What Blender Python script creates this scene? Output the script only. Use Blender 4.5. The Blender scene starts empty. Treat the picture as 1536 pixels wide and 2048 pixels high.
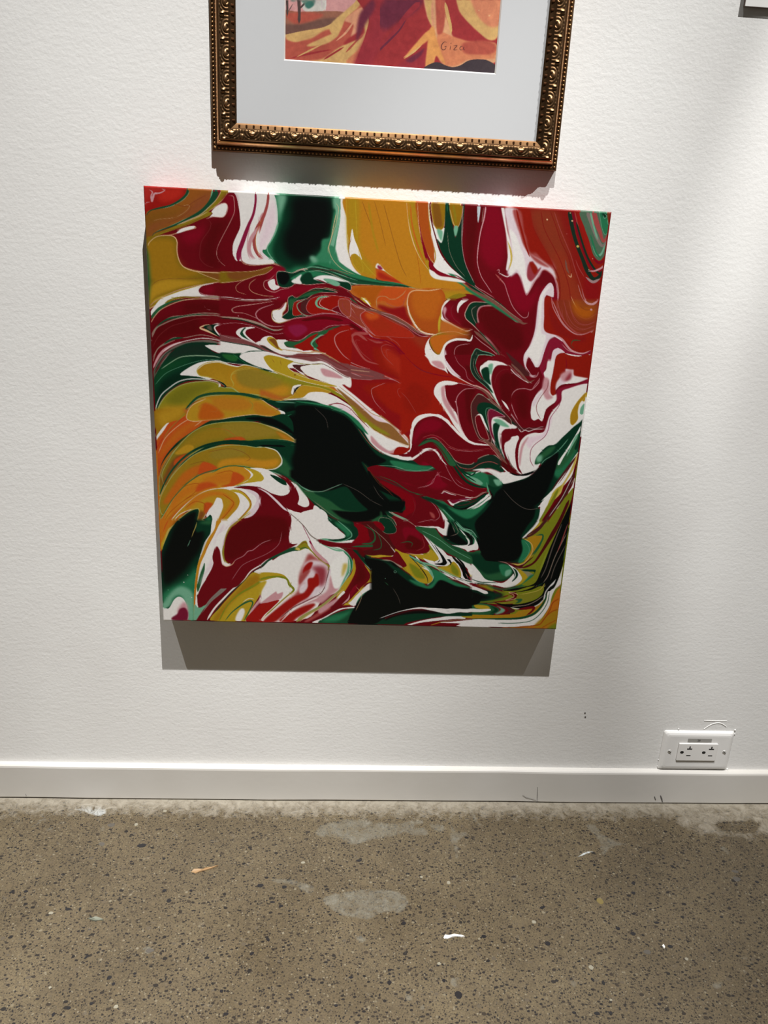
import bpy, bmesh, math, random
import numpy as np
from mathutils import Matrix, Vector
C=bpy.context.scene.collection
SC=bpy.context.scene
random.seed(5)
# ------------------------------------------------------------------ camera
FPX=1540.43; PITCH,YAW,ROLL=.3215,.0650,.0519; CAM=np.array([0,-1.104,.8887])
def _axes():
    cy,sy=math.cos(YAW),math.sin(YAW); cp,sp=math.cos(PITCH),math.sin(PITCH)
    fwd=np.array([sy*cp,cy*cp,-sp]); right=np.array([cy,-sy,0.]); up=np.cross(right,fwd)
    cr,sr=math.cos(ROLL),math.sin(ROLL)
    return cr*right+sr*up,-sr*right+cr*up,fwd
AX,AY,AZ=_axes()
def to_px(P):
    d=np.asarray(P,float)-CAM; z=d@AZ
    return np.stack([768+FPX*(d@AX)/z,1024-FPX*(d@AY)/z],-1)
def wall_at(px,py,depth=0.):
    "point on the plane that stands `depth` in front of the wall"
    d=AZ+AX*(px-768)/FPX-AY*(py-1024)/FPX; t=(-depth-CAM[1])/d[1]; p=CAM+t*d; return p[0],p[2]
def floor_at(px,py):
    d=AZ+AX*(px-768)/FPX-AY*(py-1024)/FPX; t=-CAM[2]/d[2]; p=CAM+t*d; return p[0],p[1]
cam=bpy.data.cameras.new('camera'); cam.sensor_fit='HORIZONTAL'; cam.sensor_width=36; cam.lens=36*FPX/1536; cam.clip_start=.02
co=bpy.data.objects.new('camera',cam); C.objects.link(co); SC.camera=co
co.matrix_world=Matrix([[AX[0],AY[0],-AZ[0],CAM[0]],[AX[1],AY[1],-AZ[1],CAM[1]],[AX[2],AY[2],-AZ[2],CAM[2]],[0,0,0,1]])
# ------------------------------------------------------------------ world, lights, exposure
SC.view_settings.view_transform='Standard'; SC.view_settings.look='None'; SC.view_settings.gamma=1; SC.view_settings.exposure=0
SC.view_settings.use_curve_mapping=False
w=bpy.data.worlds.new('gallery_air'); SC.world=w; w.use_nodes=True
w.node_tree.nodes['Background'].inputs[0].default_value=(1,.93,.84,1); w.node_tree.nodes['Background'].inputs[1].default_value=.07
def spot(name,loc,aim,power,size,blend,radius,col):
    l=bpy.data.lights.new(name,'SPOT'); l.energy=power; l.spot_size=math.radians(size); l.spot_blend=blend; l.shadow_soft_size=radius; l.color=col
    o=bpy.data.objects.new(name,l); C.objects.link(o); o.location=loc
    o.rotation_euler=(Vector(aim)-Vector(loc)).to_track_quat('-Z','Y').to_euler(); return o
spot('track_spot',(.085,-.92,2.85),(-.283,-.599,.146),500,64.7,1,.010,(1,.985,.965))     # lights the canvas from above
spot('track_spot',(-.86,-.93,2.86),(.281,0,-2.513),286,28.4,1,.010,(1,.988,.97))      # from the left, turned down to the floor
spot('track_spot',(.90,-1.30,2.90),(1.05,0,.96),252,29.4,.40,.010,(1,.988,.97))       # lights the next picture to the right
spot('track_spot',(1.15,-.95,2.88),(.321,0,.998),235,19.2,1,.010,(1,.988,.97))        # narrow beam from the right
# ------------------------------------------------------------------ helpers
def lin(c):
    c=np.asarray(c,float)/255; return np.where(c<=.04045,c/12.92,((c+.055)/1.055)**2.4)
def tag(o,label=None,cat=None,group=None,kind=None):
    for k,v in (('label',label),('category',cat),('group',group),('kind',kind)):
        if v: o[k]=v
    return o
def link(name,me,parent=None,mat=None):
    o=bpy.data.objects.new(name,me); C.objects.link(o); o.parent=parent
    if mat and not me.materials: me.materials.append(mat)
    return o
def from_bm(name,bm,mat,parent=None,smooth=False):
    me=bpy.data.meshes.new(name); bm.normal_update(); bm.to_mesh(me); bm.free()
    if smooth:
        for p in me.polygons: p.use_smooth=True
    return link(name,me,parent,mat)
def empty(name,loc=(0,0,0)):
    o=bpy.data.objects.new(name,None); o.empty_display_size=.02; C.objects.link(o); o.location=loc; return o
def box(bm,x0,x1,y0,y1,z0,z1,bevel=0,seg=2):
    r=bmesh.ops.create_cube(bm,size=1); vs=r['verts']
    for v in vs: v.co=((x0+x1)/2+v.co.x*(x1-x0),(y0+y1)/2+v.co.y*(y1-y0),(z0+z1)/2+v.co.z*(z1-z0))
    if bevel: bmesh.ops.bevel(bm,geom=list({e for v in vs for e in v.link_edges}),offset=bevel,segments=seg,affect='EDGES',profile=.5)
def mat(name,col,rough=.6,metal=0,spec=.5):
    m=bpy.data.materials.new(name); m.use_nodes=True; b=m.node_tree.nodes['Principled BSDF']
    b.inputs['Base Color'].default_value=(*col,1); b.inputs['Roughness'].default_value=rough; b.inputs['Metallic'].default_value=metal
    b.inputs['Specular IOR Level'].default_value=spec
    return m,m.node_tree,b
def N(nt,t,**kw):
    n=nt.nodes.new(t)
    for k,v in kw.items():
        if k in n.inputs.keys(): n.inputs[k].default_value=v
        else: setattr(n,k,v)
    return n
def noise(nt,scale,detail=3,rough=.5,vec=None,dist=0):
    n=N(nt,'ShaderNodeTexNoise'); n.inputs['Scale'].default_value=scale; n.inputs['Detail'].default_value=detail; n.inputs['Roughness'].default_value=rough; n.inputs['Distortion'].default_value=dist
    if vec: nt.links.new(vec,n.inputs['Vector'])
    return n
def ramp(nt,src,stops):
    r=N(nt,'ShaderNodeValToRGB'); e=r.color_ramp.elements
    while len(e)<len(stops): e.new(.5)
    for i,(p,c) in enumerate(stops):
        e[i].position=p; e[i].color=(*c,1) if len(c)==3 else c
    nt.links.new(src,r.inputs[0]); return r
def mix(nt,fac,a,b,mode='MIX'):
    m=N(nt,'ShaderNodeMix',data_type='RGBA',blend_type=mode)
    for s,v in ((0,fac),(6,a),(7,b)):
        if hasattr(v,'links'): nt.links.new(v,m.inputs[s])
        elif isinstance(v,(int,float)): m.inputs[s].default_value=v
        else: m.inputs[s].default_value=(*v,1)
    return m.outputs[2]
def bump(nt,b,h,strength,dist,prev=None):
    n=N(nt,'ShaderNodeBump'); n.inputs['Strength'].default_value=strength; n.inputs['Distance'].default_value=dist
    nt.links.new(h,n.inputs['Height'])
    if prev: nt.links.new(prev,n.inputs['Normal'])
    nt.links.new(n.outputs[0],b.inputs['Normal']); return n.outputs[0]
def objco(nt): return N(nt,'ShaderNodeTexCoord').outputs['Object']
def grid_mesh(name,P,cols=None,attr='paint'):
    "P: rows x cols x 3"
    h,w_=P.shape[:2]; me=bpy.data.meshes.new(name); n=h*w_
    me.vertices.add(n); me.vertices.foreach_set('co',P.reshape(-1).astype(np.float32))
    i=np.arange(n).reshape(h,w_); q=np.stack([i[:-1,:-1],i[:-1,1:],i[1:,1:],i[1:,:-1]],-1).reshape(-1,4)
    me.loops.add(q.size); me.loops.foreach_set('vertex_index',q.reshape(-1).astype(np.int32))
    me.polygons.add(len(q)); me.polygons.foreach_set('loop_start',np.arange(0,q.size,4,dtype=np.int32))
    me.polygons.foreach_set('use_smooth',np.ones(len(q),bool))
    if cols is not None:
        a=me.color_attributes.new(attr,'FLOAT_COLOR','POINT'); c=np.ones((n,4),np.float32); c[:,:3]=cols.reshape(-1,3); a.data.foreach_set('color',c.reshape(-1))
    me.update(); me.validate(); return me
# ------------------------------------------------------------------ PAINTER
PAL = dict(
 w=(208,204,200),wl=(212,210,205),wp=(208,188,195),wm=(200,185,190),m=(98,8,18),m2=(122,8,28),m0=(80,7,11),m3=(112,38,40),m1=(70,14,16),
 m3g=(68,28,28),m2g=(80,45,35),mg=(135,25,60),mg2=(130,22,45),mg3=(110,20,45),rd=(158,26,20),rd2=(185,45,40),rd3=(190,42,30),rd4=(120,20,16),
 rd5=(150,22,14),rd6=(165,45,22),rd7=(160,30,16),rd8=(120,6,18),rd9=(162,24,20),rr=(142,26,14),rr2=(128,22,18),rr3=(135,18,20),rr5=(172,42,24),
 rb=(132,48,28),rb2=(148,50,28),rb3=(150,70,28),rk=(150,55,65),rs=(165,75,72),pk=(190,140,145),pkk=(150,120,120),pp=(205,160,150),lpk=(185,135,135),
 pm=(115,62,62),mbr=(120,60,40),br=(122,78,22),br2=(135,72,40),br3=(112,50,28),br4=(120,70,28),br5=(148,60,42),br6=(170,75,20),br7=(140,95,50),
 o1=(150,85,30),o2=(180,90,20),or2=(178,82,26),or3=(192,100,28),or4=(195,95,25),or5=(205,120,32),orr=(200,82,30),orr2=(190,60,30),ory=(192,105,40),
 oy=(205,142,36),oy2=(192,125,34),yo=(190,145,36),y1=(125,98,20),y2=(165,120,25),y3=(180,135,30),y4=(180,140,30),y5=(196,130,32),y6=(150,110,20),y6b=(158,125,30),
 yb=(195,165,45),yb2=(188,158,38),yb3=(185,170,50),yc=(205,180,90),cr=(218,180,140),tan=(185,140,95),
 ol=(135,115,25),ol2=(130,112,28),ol3=(150,145,80),olg=(110,105,25),oly=(150,125,40),olv=(125,122,35),lol=(138,130,30),lol2=(150,135,50),lol3=(120,125,28),lol4=(140,150,45),
 lm=(190,170,70),lgn=(160,170,110),lgl=(140,165,135),lg=(170,180,185),
 g1=(8,44,28),g2=(20,62,40),g3=(34,80,48),g4=(40,70,30),gm=(36,108,72),gl=(110,165,135),glm=(50,120,85),gb=(30,85,40),gd=(14,60,32),gk=(6,32,20),kg=(20,38,28),k=(7,10,9),gn=(70,95,75),
 gr=(150,130,115),gr2=(130,125,95),gry=(115,105,98),gry2=(100,88,80),gry3=(82,70,60),grn=(150,140,100),brg=(110,70,60))
for k,v in dict(lol=(138,130,30)).items(): PAL[k]=v
PAL['o5']=PAL['or5']; PAL['or']=(198,105,30)
def smooth(p,closed,n=6):
    p=np.array(p,float)
    if closed: q=np.vstack([p[-1],p,p[0],p[1]])
    else: q=np.vstack([2*p[0]-p[1],p,2*p[-1]-p[-2]])
    out=[]
    t=np.linspace(0,1,n,endpoint=False)[:,None]
    for i in range(len(q)-3):
        a,b,c,d=q[i:i+4]
        l=np.hypot(*(c-b)); m0=(c-a)/2; m1=(d-b)/2
        for m in (m0,m1):
            h=np.hypot(*m)
            if h>l*1.0: m*=l*1.0/h
        out.append((2*t**3-3*t**2+1)*b+(t**3-2*t**2+t)*m0+(-2*t**3+3*t**2)*c+(t**3-t**2)*m1)
    r=np.vstack(out)
    return r if closed else np.vstack([r,p[-1]])
PAL.update(a1=(205,150,150),a2=(150,98,80),a3=(112,78,70),a4=(176,84,70),a5=(206,166,108),a6=(214,160,120),a7=(150,48,58),a8=(108,42,62),a9=(156,50,54),a10=(66,56,62),
 a11=(96,122,112),a12=(78,64,62),a13=(206,128,92),a14=(200,195,190),a15=(60,110,100),a16=(212,150,118),a17=(216,150,88),a18=(208,132,100),a19=(70,40,42))
class Painter:
    # ox,oy: photo px origin of the canvas; w,h in photo px; S canvas px per photo px
    def __init__(s,ox,oy,w,h,S,base):
        s.ox,s.oy,s.S=ox,oy,S; s.W=int(w*S); s.H=int(h*S)
        s.img=np.empty((s.H,s.W,3),np.float32); s.img[:]=base; s.u=6.4; s.cx=s.cy=0; s.P=PAL; s.add=False
    def mask(s,P,pad):
        x0=max(int(P[:,0].min()-pad),0,s.cx); x1=min(int(P[:,0].max()+pad)+2,s.W); y0=max(int(P[:,1].min()-pad),0,s.cy); y1=min(int(P[:,1].max()+pad)+2,s.H)
        return x0,x1,y0,y1
    def fill(s,P,col,soft=0):
        pad=soft*s.S*2+2; x0,x1,y0,y1=s.mask(P,pad)
        if x1<=x0 or y1<=y0: return
        w,h=x1-x0,y1-y0; SS=2
        acc=np.zeros((h*SS,w+1),np.float32)
        Q=P-np.array([x0,y0]); 
        A=Q; B=np.roll(Q,-1,0)
        # signed area coverage with horizontal exactness, supersampled rows; even-odd through toggling
        tog=np.zeros((h*SS,w*SS+1),np.int32)
        for (ax,ay),(bx,by) in zip(A*SS,B*SS):
            if ay>by: ax,ay,bx,by=bx,by,ax,ay
            r0=max(int(np.ceil(ay-.5)),0); r1=min(int(np.ceil(by-.5)),h*SS)
            if r1<=r0: continue
            r=np.arange(r0,r1); x=ax+(r+.5-ay)*(bx-ax)/(by-ay)
            xi=np.clip(np.ceil(x-.5).astype(int),0,w*SS)
            tog[r,xi]^=1
        m=(np.cumsum(tog[:,:-1],1)&1).astype(np.float32).reshape(h,SS,w,SS).mean((1,3))
        if soft>0:
            k=max(int(soft*s.S*0.7),1)
            for _ in range(2):
                for ax in (0,1):
                    pd=[(0,0),(0,0)]; pd[ax]=(k+1,k)
                    c=np.cumsum(np.pad(m,pd,mode='edge'),ax); n=m.shape[ax]
                    m=(np.take(c,np.arange(2*k+1,2*k+1+n),ax)-np.take(c,np.arange(0,n),ax))/(2*k+1)
        reg=s.img[y0:y1,x0:x1]; reg+= (np.array(col,np.float32)-reg)*np.clip(m,0,1)[:,:,None]
    def stroke(s,P,ws,col,soft=0,taper=False,al=1.):
        # P canvas px path; ws widths (photo px) at control fractions
        d=np.r_[0,np.cumsum(np.hypot(*(np.diff(P,axis=0).T)))]
        if d[-1]<=0: return
        W=np.interp(d/d[-1],np.linspace(0,1,len(ws)),ws)*s.S/2
        if taper: W=W*np.clip(np.minimum(d,d[-1]-d)/(min(7*s.S,d[-1]*.3)),.15,1)**.7
        f=max(.8,soft*s.S)
        pad=W.max()+f+1; x0,x1,y0,y1=s.mask(P,pad)
        if x1<=x0 or y1<=y0: return
        m=np.zeros((y1-y0,x1-x0),np.float32)
        for i in range(len(P)-1):
            a,b=P[i],P[i+1]; wa=max(W[i],W[i+1]); q=wa+f+1
            u0=max(int(min(a[0],b[0])-q),x0); u1=min(int(max(a[0],b[0])+q)+2,x1); v0=max(int(min(a[1],b[1])-q),y0); v1=min(int(max(a[1],b[1])+q)+2,y1)
            if u1<=u0 or v1<=v0: continue
            X=np.arange(u0,u1)[None,:]-a[0]; Y=np.arange(v0,v1)[:,None]-a[1]
            e=b-a; l=e@e+1e-9; t=np.clip((X*e[0]+Y*e[1])/l,0,1)
            dist=np.sqrt((X-t*e[0])**2+(Y-t*e[1])**2); r=W[i]+(W[i+1]-W[i])*t
            c=np.clip((r-dist)/f+.5,0,1)*np.clip(r/.5,0,1)
            sub=m[v0-y0:v1-y0,u0-x0:u1-x0]; np.maximum(sub,c,out=sub)
        reg=s.img[y0:y1,x0:x1]; reg+=(np.array(col,np.float32)-reg)*(m*al)[:,:,None]
    def run(s,text):
        tx=ty=0
        for ln in text.splitlines():
            ln=ln.strip()
            if not ln: continue
            if ln[0]=='@':
                v=[float(q) for q in ln[1:].split(',')]; tx,ty=v[:2]; s.u=v[2] if len(v)>2 else 6.4; continue
            t=ln.split(); k=t[0]; edge=None; cs=t[1].split('|')
            if len(cs)>1: en,ew=cs[1].split(','); edge=(s.P[en],float(ew))
            cs=cs[0].split('/'); col=s.P[cs[0]]; soft=float(cs[1]) if len(cs)>1 else 0
            i=2; ws=None
            if k in 'SD': ws=[float(v)*(.75 if float(v)<=3 else .9) for v in t[2].split(':')]; i=3
            p=np.array([[float(v) for v in q.split(',')] for q in t[i:]])
            mx,my=p.min(0)
            s.cx=int((tx-s.ox)*s.S) if -110<=mx<=15 and tx-s.ox>60 else 0
            s.cy=int((ty-s.oy)*s.S) if -110<=my<=15 and ty-s.oy>60 else 0
            p=(p/s.u+[tx-s.ox,ty-s.oy])*s.S
            if k=='D':
                a=np.linspace(0,6.283,12,endpoint=False); r=ws[0]*s.S/2
                s.fill(np.c_[p[0,0]+r*np.cos(a),p[0,1]+r*.9*np.sin(a)],col)
            elif k=='F':
                q=smooth(p,True); s.fill(q,col,soft/2 if soft else 0)
                if edge and edge[1]>0: s.stroke(np.vstack([q,q[0]]),[edge[1]*.8],edge[0],al=.85)
            else: s.stroke(smooth(p,False),ws,col,soft/2,True,.82 if max(ws)<2.6 else 1.)
    def pal(s,d): s.P=dict(d)
    def sample(s,px):
        x=np.clip((px[...,0]-s.ox)*s.S-.5,0,s.W-1.001); y=np.clip((px[...,1]-s.oy)*s.S-.5,0,s.H-1.001)
        i=x.astype(int); j=y.astype(int); fx=(x-i)[...,None]; fy=(y-j)[...,None]; I=s.img
        r=(I[j,i]*(1-fx)+I[j,i+1]*fx)*(1-fy)+(I[j+1,i]*(1-fx)+I[j+1,i+1]*fx)*fy
        out=(px[...,0]<s.ox-50)|(px[...,1]<s.oy-400); r[out]=0 if s.add else r[out]; return r
    def seams(s):
        "sheets were traced side by side: let neighbouring sheets run into each other where they do not meet"
        for ax,pos,lo,hi in SEAMS:
            I=s.img if ax=='v' else s.img.transpose(1,0,2)
            o1,o2=(s.ox,s.oy) if ax=='v' else (s.oy,s.ox)
            c=int((pos-o1)*s.S); a,b=int((lo-o2)*s.S),int((hi-o2)*s.S); a=max(a,0); b=min(b,I.shape[0])
            d=np.abs(I[a:b,c]-I[a:b,c-1]).sum(-1)
            k=np.ones(9)/9; d=np.convolve(d,k,'same'); wgt=np.clip(d/30,0,1)[:,None]
            w=int(3*s.S)
            R=I[a:b,c:c+w].copy(); L=I[a:b,c-w:c][:,::-1].copy()
            al=(.5*(1-np.arange(w)/w))[None,:]*wgt; al=al[...,None]
            I[a:b,c:c+w]=R*(1-al)+L*al; I[a:b,c-w:c]=(L*(1-al)+R*al)[:,::-1]
SEAMS=[('v',440,520,780),('h',520,440,700),('v',800,710,930),('v',640,1000,1260),('h',1000,640,940),('v',590,370,1020),('h',660,590,950),('v',520,370,1260),('v',760,370,1040),('v',1000,370,1040),('v',740,1040,1262),('v',940,1040,1262),('h',600,280,1240),('h',820,280,1240),('h',1040,290,1180),
 ('v',660,520,820),('h',520,660,960),('h',800,400,640),('v',580,940,1300),('h',940,580,940),('v',840,900,1260),('h',900,840,1200),('h',720,880,1180),('v',880,720,1020)]
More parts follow.
